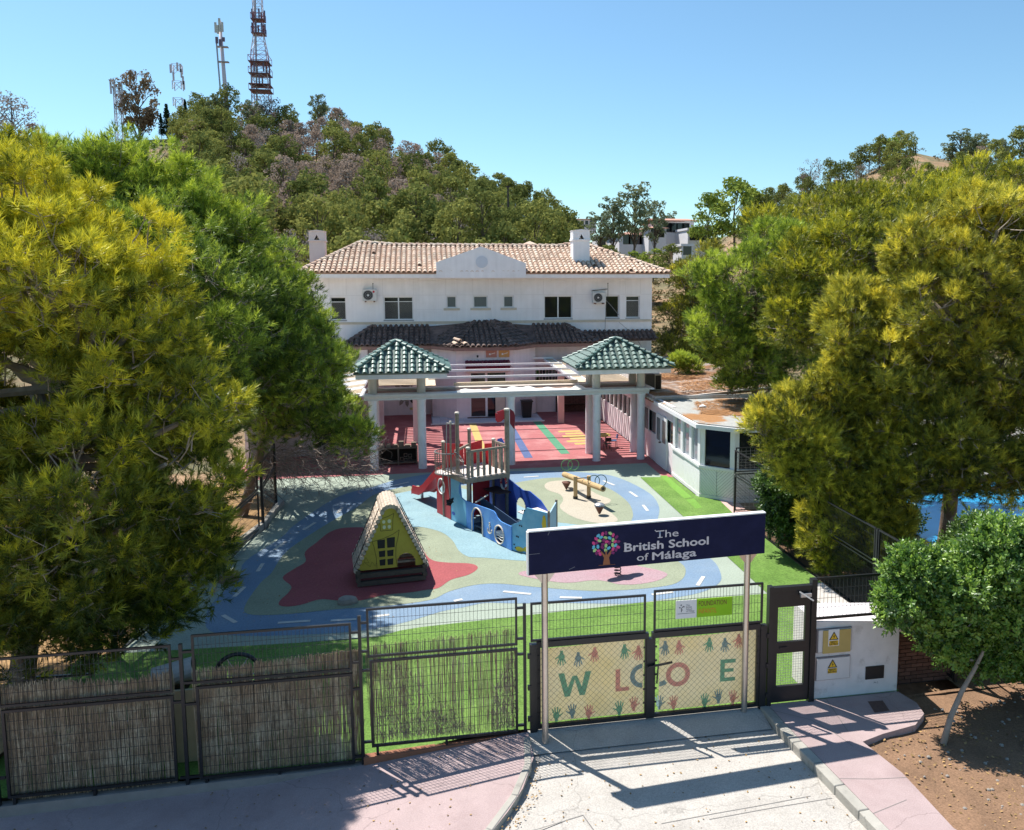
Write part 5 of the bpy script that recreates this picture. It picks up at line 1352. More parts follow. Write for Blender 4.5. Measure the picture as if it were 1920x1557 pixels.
# --- double gate
gate=empty('double_gate',(3.7,FY,0),'black two-leaf steel gate with tan WELCOME banners and mesh top','gate')
def gbox(n,a,b,m=BLACKM): return MB().box(a,b).build(n,m,gate)
gbox('gate_post',(1.64,FY-.05,-.02),(1.76,FY+.05,1.53)); gbox('gate_post',(5.72,FY-.05,-.02),(5.84,FY+.05,1.53))
for (x0,x1,nm) in ((1.76,3.69,'left'),(3.75,5.72,'right')):
    l=empty('gate_leaf',(x0,FY,0)); l.parent=gate; l.location=Vector((x0,FY,0))-gate.location
    MB().box((x0,FY-.03,.03),(x0+.06,FY+.03,1.46)).box((x1-.06,FY-.03,.03),(x1,FY+.03,1.46)).box((x0+.06,FY-.03,.03),(x1-.06,FY+.03,.09)).build('leaf_frame',BLACKM,l)
    MB().box((x0,FY-.04,1.462),(x1,FY+.04,1.56)).build('top_rail',BLACKM,l)
gbox('meeting_stile',(3.652,FY-.045,.03),(3.788,FY+.045,1.461))
for (x0,x1) in ((1.66,3.64),(3.78,5.76)):
    zt=2.24 if x0<3 else 2.30
    frame(x0,x1,1.565,zt,FY,.035,gate,name='mesh_frame'); wires(x0+.035,x1-.035,1.60,zt-.03,FY,.058,.16,.005,'top_mesh',gate)
MB().bar((3.66,FY-.09,.98),(4.1,FY-.07,1.02),.03,.03).bar((3.85,FY-.08,1.0),(3.82,FY-.1,.68),.02,.02).build('bolt_latch',BLACKM,gate)
for z in (.2,.75,1.3): gbox('hinge',(1.60,FY-.07,z),(1.66,FY-.02,z+.08)); gbox('hinge',(5.83,FY-.07,z+.001),(5.88,FY-.02,z+.081))
# banner cloth (slightly rippled sheet), the printed letters and hands lie on it
def translucify(m,fac,tint=(1,1,1)):
    t=m.node_tree; b=t.nodes['Principled BSDF']; out=[n for n in t.nodes if n.type=='OUTPUT_MATERIAL'][0]
    tr=t.nodes.new('ShaderNodeBsdfTranslucent'); mx=t.nodes.new('ShaderNodeMixShader'); mx.inputs[0].default_value=fac
    l=b.inputs['Base Color'].links; 
    if l: t.links.new(l[0].from_socket,tr.inputs[0])
    t.links.new(b.outputs[0],mx.inputs[1]); t.links.new(tr.outputs[0],mx.inputs[2]); t.links.new(mx.outputs[0],out.inputs[0]); return m
CLOTH=translucify(mat('tan banner cloth',(.72,.55,.28),.9,.08,2.,.5,7,col2=(.72,.60,.42),c2scale=1.2,c2thr=.5,c2soft=.25),.33)
def bz(x,z): return FY+.055+.005*math.sin(x*5+z*3)+.003*math.sin(z*9-x*3)
def banner(x0,x1,z0,z1,lab):
    b=empty('welcome_banner',(x0,FY+.05,z0),lab,'banner')
    mb=MB(); nx,nz=24,16; g=[]
    for i in range(nx+1):
        r=[]
        for j in range(nz+1):
            x=lerp(x0,x1,i/nx); z=lerp(z0,z1,j/nz)+(.02*math.sin(x*2.4) if j==nz else 0); mb.v.append(Vector((x,bz(x,z),z))); r.append(len(mb.v)-1)
        g.append(r)
    for a,c in zip(g,g[1:]):
        for j in range(nz): mb.f.append([a[j],c[j],c[j+1],a[j+1]]); mb.m.append(0)
    mb.build('cloth',CLOTH,b,smooth=True); return b
b1=banner(1.83,3.63,.10,1.42,'left tan banner with W, L and half a C printed among handprints')
b2=banner(3.90,5.70,.10,1.42,'right tan banner with O and E printed among handprints')
INK={'green':translucify(mat('green print',(.24,.50,.38),.9,.12,6),.5),'blue':translucify(mat('blue print',(.30,.42,.48),.9,.12,6),.5),'pink':translucify(mat('pink print',(.76,.40,.37),.9,.12,6),.5)}
def decal(polys,m,parent,name='print',off=.008):
    mb=MB()
    for pl in polys:
        pts=[V((x,bz(x,z)-off,z)) for x,z in pl]
        ar=sum(pl[i][0]*pl[(i+1)%len(pl)][1]-pl[(i+1)%len(pl)][0]*pl[i][1] for i in range(len(pl)))
        mb.add(pts if ar>0 else pts[::-1],[list(range(len(pts)))])
    mb.build(name,m,parent)
def letter(polys,x,z,s,m,par,nm): decal([[(x+a*s,z+b*s) for a,b in pl] for pl in polys],m,par,nm)
Wp=[[(0,1),(.18,1),(.35,0),(.19,0)],[(.35,0),(.27,.32),(.43,.85),(.50,.85),(.50,.70)],[(.50,.70),(.50,.85),(.57,.85),(.73,.32),(.65,0)],[(.65,0),(.81,0),(1,1),(.82,1)]]
Lp=[[(0,0),(.6,0),(.6,.17),(0,.17)],[(0,.17),(.2,.17),(.2,1),(0,1)]]
Ep=[[(0,0),(.2,0),(.2,1),(0,1)],[(.2,0),(.68,0),(.68,.17),(.2,.17)],[(.2,.42),(.6,.42),(.6,.58),(.2,.58)],[(.2,.83),(.68,.83),(.68,1),(.2,1)]]
def arcp(a0,a1,r0,r1,n=16,cx=.5,cy=.5):
    out=[]
    for i in range(n):
        t0=lerp(a0,a1,i/n); t1=lerp(a0,a1,(i+1)/n)
        out.append([(cx+r0*math.cos(t0),cy+r0*math.sin(t0)),(cx+r1*math.cos(t0),cy+r1*math.sin(t0)),(cx+r1*math.cos(t1),cy+r1*math.sin(t1)),(cx+r0*math.cos(t1),cy+r0*math.sin(t1))])
    return out
Op=arcp(0,2*math.pi,.32,.52,28)
Cl=arcp(math.pi*.5,math.pi*1.5,.32,.52,16)
Cr=arcp(-math.pi*.5,-math.pi*.28,.32,.52,6)
def pxb(px,py): q=AY(px,py,FY+.05); return q.x,q.z
x,z=pxb(1047,1308); x2,_=pxb(1108,1305); letter([[(a*1.35,b) for a,b in pl] for pl in Wp],x,z,.42,INK['green'],b1,'letter_w')
x,z=pxb(1154,1297); letter(Lp,x,z,.40,INK['pink'],b1,'letter_l')
x,z=pxb(1182,1291); letter([[(min(a,.50),b) for a,b in pl] for pl in Cl],x,z,.42,INK['blue'],b1,'letter_c')
x,z=pxb(1232,1287); letter(Cr,3.93-.5*.42-.02,z,.42,INK['blue'],b2,'letter_c')
x,z=pxb(1249,1288); letter(Op,x,z,.42,INK['pink'],b2,'letter_o')
x,z=pxb(1350,1279); letter(Ep,x,z,.41,INK['green'],b2,'letter_e')
def hand(cx,cz,s,up,m,par,seed):
    sg=1 if up else -1; polys=[]
    def tr(a,b): return (cx+a*s,cz+sg*b*s)
    polys.append([tr(.42*math.cos(t)*(.9+.1*math.sin(t)),.45*math.sin(t)) for t in [i*math.pi/7 for i in range(14)]])
    polys.append([tr(-.2,-.35),tr(.2,-.35),tr(.16,-.75),tr(-.16,-.75)])
    for k,(fx,fl,an) in enumerate(((-.30,.55,-.32),(-.10,.72,-.10),(.12,.70,.10),(.31,.52,.32))):
        d=(math.sin(an),math.cos(an)); n_=(d[1],-d[0]); w=.085
        b0=(fx,.33); e=(fx+d[0]*fl,.33+d[1]*fl)
        polys.append([tr(b0[0]-n_[0]*w,b0[1]-n_[1]*w),tr(b0[0]+n_[0]*w,b0[1]+n_[1]*w),tr(e[0]+n_[0]*w*.8,e[1]+n_[1]*w*.8),tr(e[0]+d[0]*.06,e[1]+d[1]*.06),tr(e[0]-n_[0]*w*.8,e[1]-n_[1]*w*.8)])
    th=1 if seed%2 else -1
    polys.append([tr(th*.30,-.15),tr(th*.36,.05),tr(th*.75,.28),tr(th*.80,.20),tr(th*.62,.02)])
    decal(polys,m,par,'handprint')
i=0
for px,py,up,c,b in ((1053,1232,0,'green',b1),(1084,1234,0,'blue',b1),(1115,1225,0,'pink',b1),(1171,1220,0,'green',b1),(1197,1222,0,'pink',b1),
  (1043,1342,1,'green',b1),(1073,1336,1,'blue',b1),(1104,1338,1,'pink',b1),(1161,1330,1,'green',b1),(1188,1322,1,'pink',b1),
  (1247,1213,0,'blue',b2),(1273,1212,0,'pink',b2),(1330,1207,0,'green',b2),(1359,1207,0,'blue',b2),(1385,1200,0,'pink',b2),
  (1236,1320,1,'blue',b2),(1263,1320,1,'pink',b2),(1321,1316,1,'green',b2),(1347,1308,1,'blue',b2),(1374,1310,1,'pink',b2)):
    x,z=pxb(px,py); 
    if x<1.92 or x>5.6: pass
    hand(x,z,.145,up,INK[c],b,i); i+=1
# chain-link in front of the banners
for (x0,x1,pp) in ((1.82,3.64,'left'),(3.81,5.66,'right')):
    mb=MB(); st=.105; z0,z1=.09,1.45; h=z1-z0
    s=-h
    while s<x1-x0:
        for sg in (1,-1):
            a0=max(0,s); a1=min(x1-x0,s+h)
            if a1>a0:
                p_=(a0,(a0-s)); q_=(a1,(a1-s))
                if sg>0: mb.bar((x0+p_[0],FY-.006,z0+p_[1]),(x0+q_[0],FY-.006,z0+q_[1]),.0035,.0035)
                else: mb.bar((x1-p_[0],FY+.0,z0+p_[1]),(x1-q_[0],FY+.0,z0+q_[1]),.0035,.0035)
        s+=st
    mb.build('chain_link',mat('chain link wire',(.20,.18,.15),.5,.1,10),gate,kind='stuff')
# gate clips
cl=MB()
for z in (.3,.55,.8,1.05,1.3):
    for x in (1.79,3.61,3.82,5.68): cl.box((x-.015,FY-.045,z),(x+.015,FY-.031,z+.03))
cl.build('clips',BLACKM,gate,kind='stuff')
# text helper
def text_mesh(s,size,m,origin,ux,uz,parent,name,bold=0.,align='LEFT',off=.004,depth=0.002,xs=1.,spacing=1.):
    cu=bpy.data.curves.new('txt','FONT'); cu.body=s; cu.size=size; cu.offset=bold; cu.align_x=align; cu.extrude=0; cu.space_character=spacing; cu.resolution_u=3
    ob=bpy.data.objects.new('txt',cu); COL.objects.link(ob); bpy.context.view_layer.update()
    me=bpy.data.meshes.new_from_object(ob.evaluated_get(bpy.context.evaluated_depsgraph_get()))
    bpy.data.objects.remove(ob); me.materials.clear(); me.materials.append(m)
    ux=V(ux).normalized(); uz=V(uz).normalized(); nn=ux.cross(uz)
    for v in me.vertices: v.co=V(origin)+ux*(v.co.x*xs)+uz*v.co.y+nn*off-wloc(parent)
    o=bpy.data.objects.new(name,me); COL.objects.link(o); o.parent=parent; return o
# Foundation sign on the gate mesh
fs=empty('foundation_sign',(4.5,FY-.04,1.9),'green and white FOUNDATION INFANTIL sign on the gate mesh','sign')
a_=AY(1267,1163,FY-.04); b_=AY(1373,1119,FY-.04); x0,x1=a_.x,b_.x; z0=a_.z+.02; z1=b_.z
xm=AY(1306,1140,FY-.04).x
SIGNW=mat('white sign face',(.72,.70,.71),.45,.03,4); LIME=translucify(mat('lime sign face',(.36,.60,.03),.45,.04,4),.4)
MB().box((x0,FY-.045,z0),(xm,FY-.03,z1)).build('white_half',SIGNW,fs); MB().box((xm,FY-.045,z0),(x1,FY-.03,z1)).build('lime_half',LIME,fs)
BRT=mat('dark red lettering',(.20,.03,.04),.6,.05,4); ORT=mat('orange lettering',(.70,.22,.04),.6,.05,4); GRT=mat('grey lettering',(.16,.16,.18),.6,.05,4)
hh=z1-z0
text_mesh('FOUNDATION',.125,BRT,(xm+.03,FY-.045,z0+hh*.62),(1,0,0),(0,0,1),fs,'lettering',xs=.62)
text_mesh('INFANTIL',.125,ORT,(xm+.03,FY-.045,z0+hh*.20),(1,0,0),(0,0,1),fs,'lettering',xs=.62)
for i,s_ in enumerate(('The','British','School','of Málaga')): text_mesh(s_,.04,GRT,(x0+.18,FY-.045,z0+hh*(.68-.11*i)),(1,0,0),(0,0,1),fs,'small_lettering')
lg=MB(); lg.box((x0+.09,FY-.0475,z0+hh*.36),(x0+.105,FY-.046,z0+hh*.52)); cxl=(x0+.097,z0+hh*.62)
for k in range(9): 
    a=k*.7; rr=.018+.035*((k*37)%10)/10; c=(cxl[0]+rr*math.cos(a*2.3),cxl[1]+rr*math.sin(a*2.3)); lg.box((c[0]-.010,FY-.0475,c[1]-.008),(c[0]+.008,FY-.046,c[1]+.010))
lg.box((x0+.03,FY-.0475,z0+hh*.26),(xm-.03,FY-.046,z0+hh*.285)); lg.build('tree_logo',GRT,fs)
# --- big overhead sign
bs=empty('school_sign',(3.65,12.78,0),'navy overhead sign board reading The British School of Málaga on two steel posts','sign')
sa=V((1.59,12.63,0)); sb=V((5.74,12.93,0)); su=(sb-sa).normalized(); sn=V((su.y,-su.x,0)); SL=(sb-sa).length
zb_,zt_=2.85,3.56
MB().prism([sa+V((0,0,zb_)),sb+V((0,0,zb_)),sb+V((0,0,zt_)),sa+V((0,0,zt_))],-sn*.09).build('board',NAVY,bs)
EDG=mat('sign white edge',(.75,.75,.75),.5,.05,4)
MB().prism([sa+sn*.01+V((0,0,zt_)),sb+sn*.01+V((0,0,zt_)),sb+sn*.01+V((0,0,zt_+.02)),sa+sn*.01+V((0,0,zt_+.02))],-sn*.11).build('top_edge',EDG,bs)
MB().prism([sa-su*.02+sn*.008+V((0,0,zb_)),sa+sn*.008+V((0,0,zb_)),sa+sn*.008+V((0,0,zt_)),sa-su*.02+sn*.008+V((0,0,zt_))],-sn*.10).build('side_edge',EDG,bs)
for px in (.27,3.86):
    c=sa+su*px-sn*.045
    c.z=0
    MB().lathe(c,[(.055,-.05),(.055,zb_)],20).build('post',STEEL,bs,smooth=False)
    for s_ in (-1,1): MB().prism([c+V((0,0,zb_-.002)),c+su*s_*.16+V((0,0,zb_-.002)),c+su*s_*.16+V((0,0,zb_-.02)),c+su*s_*.05+V((0,0,zb_-.16)),c+V((0,0,zb_-.16))],sn*.02).build('gusset',STEEL,bs)
LET=mat('sign lettering white',(.56,.52,.56),.6,.03,4)
def SP(u,z): return sa+su*u+V((0,0,z))+sn*.002
def from_px(px,py):
    r=ray(px,py); o=V((0,0,EYE)); k=(sa-o).dot(sn)/r.dot(sn); h=o+r*k; return ((h-sa).dot(su),h.z)
def slab_text(s,base_px,end_px,capz,bold,nm,sh=0.,dz=0.):
    u0,z0_=from_px(*base_px); u1,_=from_px(*end_px)
    o=text_mesh(s,1.0,LET,SP(u0,z0_),su,(0,0,1),bs,nm,bold=bold,off=.003)
    # scale to fit width/height
    org=SP(u0,z0_)-wloc(bs); xs=[(v.co-org).dot(su) for v in o.data.vertices]; w0,w1=min(xs),max(xs); k=(u1-u0)/(w1-w0)
    for v in o.data.vertices:
        d=v.co-org; a=(d.dot(su)-w0)*k; b=d.z*capz/.70; v.co=org+su*(a+sh)+V((0,0,b+dz))+sn*(d.dot(sn)+abs(sh)*.1+abs(dz)*.2+(.0004 if sh<0 else 0)+(.0007 if dz<0 else 0))
    return o
h1=abs(from_px(1250,992)[1]-from_px(1250,1007)[1]); 
slab_text('The',(1229,1009),(1272,1005),.125,.004,'lettering')
for q_ in ((-.006,0),(.006,0),(0,.004),(0,-.004)): slab_text('British School',(1171,1034.5),(1328,1021),.135,.004,'lettering',*q_)
slab_text('of',(1194,1052),(1216,1050),.12,.004,'lettering')
for q_ in ((-.006,0),(.006,0),(0,.004),(0,-.004)): slab_text('Málaga',(1223,1050),(1305,1043),.13,.0,'lettering',*q_)
def sl(px0,py0,px1,py1,h=.014):
    u0,z0_=from_px(px0,py0); u1,_=from_px(px1,py1); MB().prism([SP(u0,z0_),SP(u1,z0_),SP(u1,z0_+h),SP(u0,z0_+h)],sn*.004).build('letter_serif',LET,bs)
for q in ((1233,1009,1242,1009),(1227.5,995.6,1229.5,995.6),(1169.5,1034.6,1174,1034.6),(1169.5,1019.5,1174,1019.5)): sl(*q)
# serifs for slab look: small feet below the main stems
# tree logo: coloured leaf-hands crown and brown trunk
LC={'p':mat('logo pink',(.62,.06,.22),.6,.05,4),'m':mat('logo plum',(.20,.02,.13),.6,.05,4),'b':mat('logo aqua',(.12,.45,.62),.6,.05,4),'g':mat('logo lime',(.38,.58,.22),.6,.05,4)}
lv=[(740,662,'b'),(777,648,'p'),(806,640,'m'),(843,642,'g'),(868,658,'p'),(722,690,'p'),(763,676,'b'),(802,680,'g'),(838,682,'b'),(897,674,'m'),(701,728,'p'),(727,724,'m'),(750,706,'g'),(867,700,'g'),(812,714,'p'),(885,712,'p'),(912,713,'m'),(700,762,'b'),(737,757,'b'),(775,762,'m'),(806,748,'g'),(836,722,'m'),(863,742,'g'),(888,745,'b'),(830,768,'b'),(710,788,'g'),(741,793,'p'),(803,788,'g'),(867,776,'p'),(893,782,'m'),(911,760,'p'),(755,820,'p'),(725,812,'m'),(864,808,'m'),(782,735,'m'),(788,700,'m')]
random.seed(5)
bl={}
for x,y,c in lv:
    px,py=960+x/4.579,860+y/4.579; u,z=from_px(px,py); r=.030; a0=random.uniform(0,6)
    pts=[]
    for i in range(10):
        a=a0+i*2*math.pi/10; rr=r*(1.0+.22*math.cos(2*(a-a0))+.12*math.cos(5*a)); pts.append(SP(u+rr*math.cos(a),z+rr*math.sin(a)))
    MB().prism(pts,sn*.003).build('logo_leaf',LC[c],bs)
def LP(x,y): u,z=from_px(960+x/4.579,860+y/4.579); return SP(u,z)
MB().prism([LP(780,913),(LP(842,908)),LP(832,850),LP(862,790),LP(848,788),LP(815,830),LP(812,790),LP(800,790),LP(802,832),LP(768,797),LP(760,803),LP(790,852)],sn*.003).build('logo_trunk',mat('logo brown',(.30,.11,.05),.6,.05,4),bs)
MB().prism([LP(745,916),LP(885,907),LP(885,909),LP(745,919)],sn*.003).build('logo_ground',MATS['logo brown'],bs)
# scratches
for a,b in (((985,1041),(1012,1038)),((1067,1068),(1078,1063)),((1027,1004),(1030,998))):
    u,z=from_px(*a); u2,z2=from_px(*b); MB().bar(SP(u,z)+sn*.001,SP(u2,z2)+sn*.001,.002,.004).build('scratch',mat('grey scratch',(.3,.3,.33),.7,.1,4),bs)
# --- pedestrian door
pd=empty('pedestrian_gate',(6.3,FY,0),'black narrow gate door with two mesh windows and door closer','gate')
def pbox(n,a,b,m=BLACKM,p=pd): return MB().box(a,b).build(n,m,p)
pbox('door_post',(5.86,FY-.06,-.02),(5.94,FY+.06,2.22)); pbox('door_post',(6.66,FY-.06,-.02),(6.76,FY+.06,2.30)); pbox('lintel',(5.94,FY-.05,2.12),(6.66,FY+.05,2.20))
lf=pbox('door_leaf',(5.95,FY-.03,.07),(6.04,FY+.03,2.11)); 
pbox('door_leaf',(6.56,FY-.03,.07),(6.655,FY+.03,2.11))
for z0_,z1_ in ((.07,.36),(.98,1.18),(1.83,2.11)): pbox('door_rail',(6.04,FY-.03,z0_),(6.56,FY+.03,z1_))
pbox('handle',(6.08,FY-.05,1.07),(6.22,FY-.031,1.10))
wires(6.04,6.56,.36,.98,FY,.048,.048,.004,'door_mesh',pd,WIREL); wires(6.04,6.56,1.18,1.83,FY,.048,.048,.004,'door_mesh',pd,WIREL)
MB().bar((6.42,FY-.10,2.05),(6.62,FY-.10,2.05),.05,.06).bar((6.40,FY-.10,2.12),(6.62,FY-.2,1.98),.025,.02).build('door_closer',mat('silver closer',(.6,.6,.62),.35,.05,5,metal=.6),pd)
# --- white meter wall
mw=empty('meter_wall',(7.6,13.4,0),'white rendered wall with electric meter cabinets and black vent','wall')
SCUF=mat('scuffed white wall',(.74,.69,.70),.85,.07,4,.3,60,col2=(.58,.53,.53),c2scale=3.2,c2thr=.64,c2soft=.08)
MB().prism([(6.79,13.05,-.02),(8.46,13.05,-.02),(8.46,13.05,1.36),(6.79,13.05,1.48)],(0,.85,0)).build('wall',SCUF,mw)
def W3(px,py,Y=13.05): return AY(px,py,Y)
def cab(x0,y0,x1,y1,mm,nm,lab=None):
    a=W3(x0,y1); b=W3(x1,y0); c=MB().box((a.x,13.0,a.z),(b.x,13.049,b.z)).build(nm,mm,mw,label=lab); return a,b
CABW=mat('off-white cabinet',(.66,.62,.62),.6,.05,4)
for (x0,y0,x1,y1) in ((1529,1174,1596,1224),(1526,1227,1593,1276)):
    a=W3(x0,y1); b=W3(x1,y0); MB().box((a.x,13.02,a.z),(b.x,13.049,b.z)).build('cabinet_frame',mat('cabinet shadow gap',(.30,.24,.24),.8,.1,5),mw)
    MB().box((a.x+.02,12.995,a.z+.02),(b.x-.02,13.019,b.z-.015)).build('cabinet_door',CABW,mw)
a=W3(1539,1223); b=W3(1592,1176); MB().box((a.x,12.975,a.z),(b.x,12.994,b.z)).build('yellow_cover',mat('mustard cover',(.50,.36,.13),.6,.05,4),mw)
def warn(cx,cy,s,full=True):
    c=W3(cx,cy,12.97); x,z=c.x,c.z; yy=12.970 if full else 12.990
    if full: MB().box((x-.105,yy,z-.155),(x+.105,yy+.004,z+.155)).build('warning_plate',SIGNW,mw)
    YW_=mat('warning yellow',(.75,.45,.03),.5,.04,4)
    def tri(r,y_,m_,nm): MB().prism([(x-r,y_,z-.04),(x+r,y_,z-.04),(x,y_,z-.04+r*1.7)],(0,.0015,0)).build(nm,m_,mw)
    tri(.092,yy-.002,BLACKM,'triangle_border'); 
    r=.066; MB().prism([(x-r,yy-.004,z-.026),(x+r,yy-.004,z-.026),(x,yy-.004,z-.026+r*1.7)],(0,.0015,0)).build('triangle',YW_,mw)
    MB().prism([(x+.008,yy-.006,z+.058),(x-.018,yy-.006,z+.018),(x-.002,yy-.006,z+.020),(x-.008,yy-.006,z-.020),(x+.018,yy-.006,z+.028),(x+.002,yy-.006,z+.026)],(0,.0015,0)).build('lightning_mark',BLACKM,mw)
    MB().box((x-.088,yy-.002,z-.145),(x+.088,yy-.0005,z-.055)).build('text_plate',YW_,mw)
    for i,t in enumerate(('RIESGO','ELÉCTRICO')): text_mesh(t,.044,BLACKM,(x,yy-.002,z-.092-.042*i),(1,0,0),(0,0,1),mw,'lettering',align='CENTER',bold=.001,xs=.78 if i else .9,off=.002)
warn(1563.5,1196,1); warn(1562,1249,1,False)
a=W3(1622,1274); b=W3(1657,1247); MB().box((a.x,13.03,a.z),(b.x,13.0495,b.z)).build('vent',BLACKM,mw)
text_mesh('P4-2',.05,GRT,(W3(1638,1279).x,13.05,W3(1638,1279).z-.03),(1,0,0),(0,0,1),mw,'pencil_mark')
# fence above the wall
fw=empty('mesh_fence',(7.6,FY,1.5),'short black mesh fence standing on top of the white meter wall','fence panel')
frame(6.77,8.5,1.50,2.28,FY+.08,.04,fw,name='frame'); wires(6.81,8.46,1.54,2.24,FY+.08,.075,.16,.005,'mesh',fw)
# bench behind
bn2=empty('bench',(8.8,16.4,0),'grey slab bench on a brick base behind the meter wall','bench')
BT=mat('pale bench top',(.50,.46,.42),.8,.1,5)
bevel(MB().box((8.45,15.2,.42),(9.05,17.1,.52)).build('seat',BT,bn2),.01)
for y in (15.4,16.6): MB().box((8.55,y,0),(8.95,y+.3,.42)).build('leg',mat('brick base',(.28,.16,.11),.9,.15,9),bn2)
# right side fence along X=9.75
def side_fence(x,y0,y1,lab,n,zt=2.1,zm=1.3,z0=0.02):
    L_=(y1-y0)/n
    for i in range(n):
        a=y0+i*L_; b=a+L_
        f=empty('mesh_fence',(x,a,0),lab[i] if isinstance(lab,list) else lab,'fence panel','black framed mesh panels along the side of the yard')
        frame(a+.08,b-.05,zm+.03,zt,x,.035,f,plane='y',name='upper_frame'); frame(a+.08,b-.05,z0,zm-.02,x,.035,f,plane='y',name='lower_frame')
        wires(a+.1,b-.08,zm+.06,zt-.03,x,.065,.16,.005,'upper_mesh',f,plane='y'); wires(a+.1,b-.08,z0+.03,zm-.05,x,.065,.16,.005,'lower_mesh',f,plane='y')
        MB().box((x-.03,a-.03,0),(x+.03,a+.03,zt)).build('post',BLACKM,f)
side_fence(9.76,13.2,24.5,['mesh fence panel behind the stone bench at the right of the yard','second mesh fence panel from the bench along the right of the yard','third mesh fence panel from the bench along the right of the yard','mesh fence panel next to the white corner bay of the annex'],4)
fr=fence_panel(0,0.01,0,.01,.02,'x',0,None,0) if False else None
# fence from (9.8,24.6) going back-right
fb=empty('mesh_fence',(9.85,24.6,0),'mesh fence panel in front of the annex corner bay','fence panel')
frame(9.85,12.2,1.33,2.14,24.62,.035,fb,name='upper_frame'); frame(9.85,12.2,.05,1.28,24.62,.035,fb,name='lower_frame'); wires(9.9,12.15,1.36,2.1,24.62,.15,.09,.005,'upper_mesh',fb,WIREL); wires(9.9,12.15,.08,1.25,24.62,.15,.09,.005,'lower_mesh',fb,WIREL)
# left side fence along the court edge
def line_fence(p,q,lab,zt=2.0,z0=0):
    p=V((*p,0)); q=V((*q,0)); d=(q-p); L_=d.length; d.normalize()
    f=empty('mesh_fence',p,lab,'fence panel','dark mesh fence panels at the left of the yard'); f.rotation_euler=(0,0,math.atan2(d.y,d.x))
    def loc(mb,nm,kind=None):
        me=mb.mesh(nm,BLACKM); o=bpy.data.objects.new(nm,me); COL.objects.link(o); o.parent=f
        if kind: o['kind']=kind
    for (nm,za,zb) in (('lower_frame',z0+.05,1.2),('upper_frame',1.25,zt)):
        mb=MB().box((.05,-.02,za),(.09,.02,zb)).box((L_-.09,-.02,za),(L_-.05,.02,zb)).box((.09,-.02,za),(L_-.09,.02,za+.04)).box((.09,-.02,zb-.04),(L_-.09,.02,zb)); loc(mb,nm)
    mb=MB(); n=int(L_/.08)
    for i in range(1,n): mb.bar((L_*i/n,0,z0+.08),(L_*i/n,0,zt-.03),.005,.005)
    for j in range(1,12): mb.bar((.07,.004,z0+j*.165),(L_-.07,.004,z0+j*.165),.005,.005)
    loc(mb,'mesh','stuff'); loc(MB().box((-.04,-.04,-.1),(.04,.04,zt+.05)),'post')
line_fence((-5.35,21.35),(-4.95,25.5),'dark mesh fence panel behind the log stump')
line_fence((-4.9,25.75),(-5.0,28.6),'dark mesh fence panel under the dead branches')
line_fence((-5.0,28.6),(-6.4,31.6),'dark mesh fence panel furthest back at the left of the yard')
line_fence((-6.2,17.2),(-5.4,21.2),'dark mesh fence panel hidden low under the big left pine')
line_fence((-10.0,16.6),(-6.3,16.4),'dark mesh fence panel running off to the left under the pine')
# things behind the fence between panel 1 and 2
dr_=empty('drum',(-4.0,14.0,0),'pale cylindrical drum lying behind the left fence post','drum')
MB().tube([(-4.55,14.2,.9),(-3.95,14.3,1.0)],.19,18).build('shell',mat('pale drum',(.48,.43,.38),.7,.1,4),dr_); MB().tube([(-3.95,14.3,1.0),(-3.94,14.3,1.0)],.17,16).build('opening',BLACKM,dr_)
MB().box((-4.5,14.0,-.2),(-4.0,14.5,.72)).build('stand',BLACKM,dr_)
ty=empty('wheel',(-3.2,14.0,.2),'black wheel leaning behind the middle reed panel','wheel')
mb=MB(); c=V((-3.15,13.9,.99)); mb.tube([c+V((.36*math.cos(i*math.pi/14),.02,.36*math.sin(i*math.pi/14))) for i in range(29)],.035,8,cap=False); mb.build('tyre',BLACKM,ty)
mb=MB()
for i in range(6): mb.tube([c,c+V((.34*math.cos(i*math.pi/3),.02,.34*math.sin(i*math.pi/3)))],.010,5)
mb.build('spoke',GALV,ty); MB().box((-3.2,13.9,-.2),(-3.1,14.0,.97)).build('stand',BLACKM,ty)
pk_=empty('play_board',(-2.6,14.3,0),'brown play board behind the middle reed screen','play board')
MB().box((-3.3,14.2,-.2),(-2.3,14.28,.7)).build('board',TIM,pk_)
# tan board seen in the gap beside the post
tb=MB().box((-4.15,13.5,-.25),(-3.45,13.55,1.0)).build('tan_board',mat('faded tan board',(.45,.36,.22),.8,.1,4),origin=(-3.8,13.5,-.2)); tag(tb,'faded tan board standing behind the gap by the left fence post','board')
bb=empty('slat_bench',(-5.4,13.7,-.2),'pale slatted bench behind the far left reed screen','bench')
for i in range(4): MB().box((-6.25,13.55+.0*i,.10+.13*i),(-4.6,13.62,.14+.13*i)).build('slat',BT,bb)
for x in (-6.2,-4.7): MB().box((x,13.63,-.25),(x+.06,13.75,.6)).build('leg',TIM,bb)
# fallen leaf specks are part of the road material

bk_=empty('brick_wall',(9.8,13.5,0),'dark brick wall in shade to the right of the white meter wall','wall')
MB().box((8.48,13.45,-.1),(12.5,13.6,.95)).build('wall_core',mat('dark mortar',(.05,.035,.03)),bk_)
BRK=mat('dark red brick',(.16,.075,.06),.9,.2,9,obj=.25,bump=.3,bscale=60)
bmm=MB().box((-.115,-.02,-.032),(.115,.0,.032)).mesh('brick',BRK)
for j in range(13):
    for i in range(16):
        link('brick',bmm,bk_,(8.62+i*.245+(j%2)*.12,13.45,-.04+j*.076))
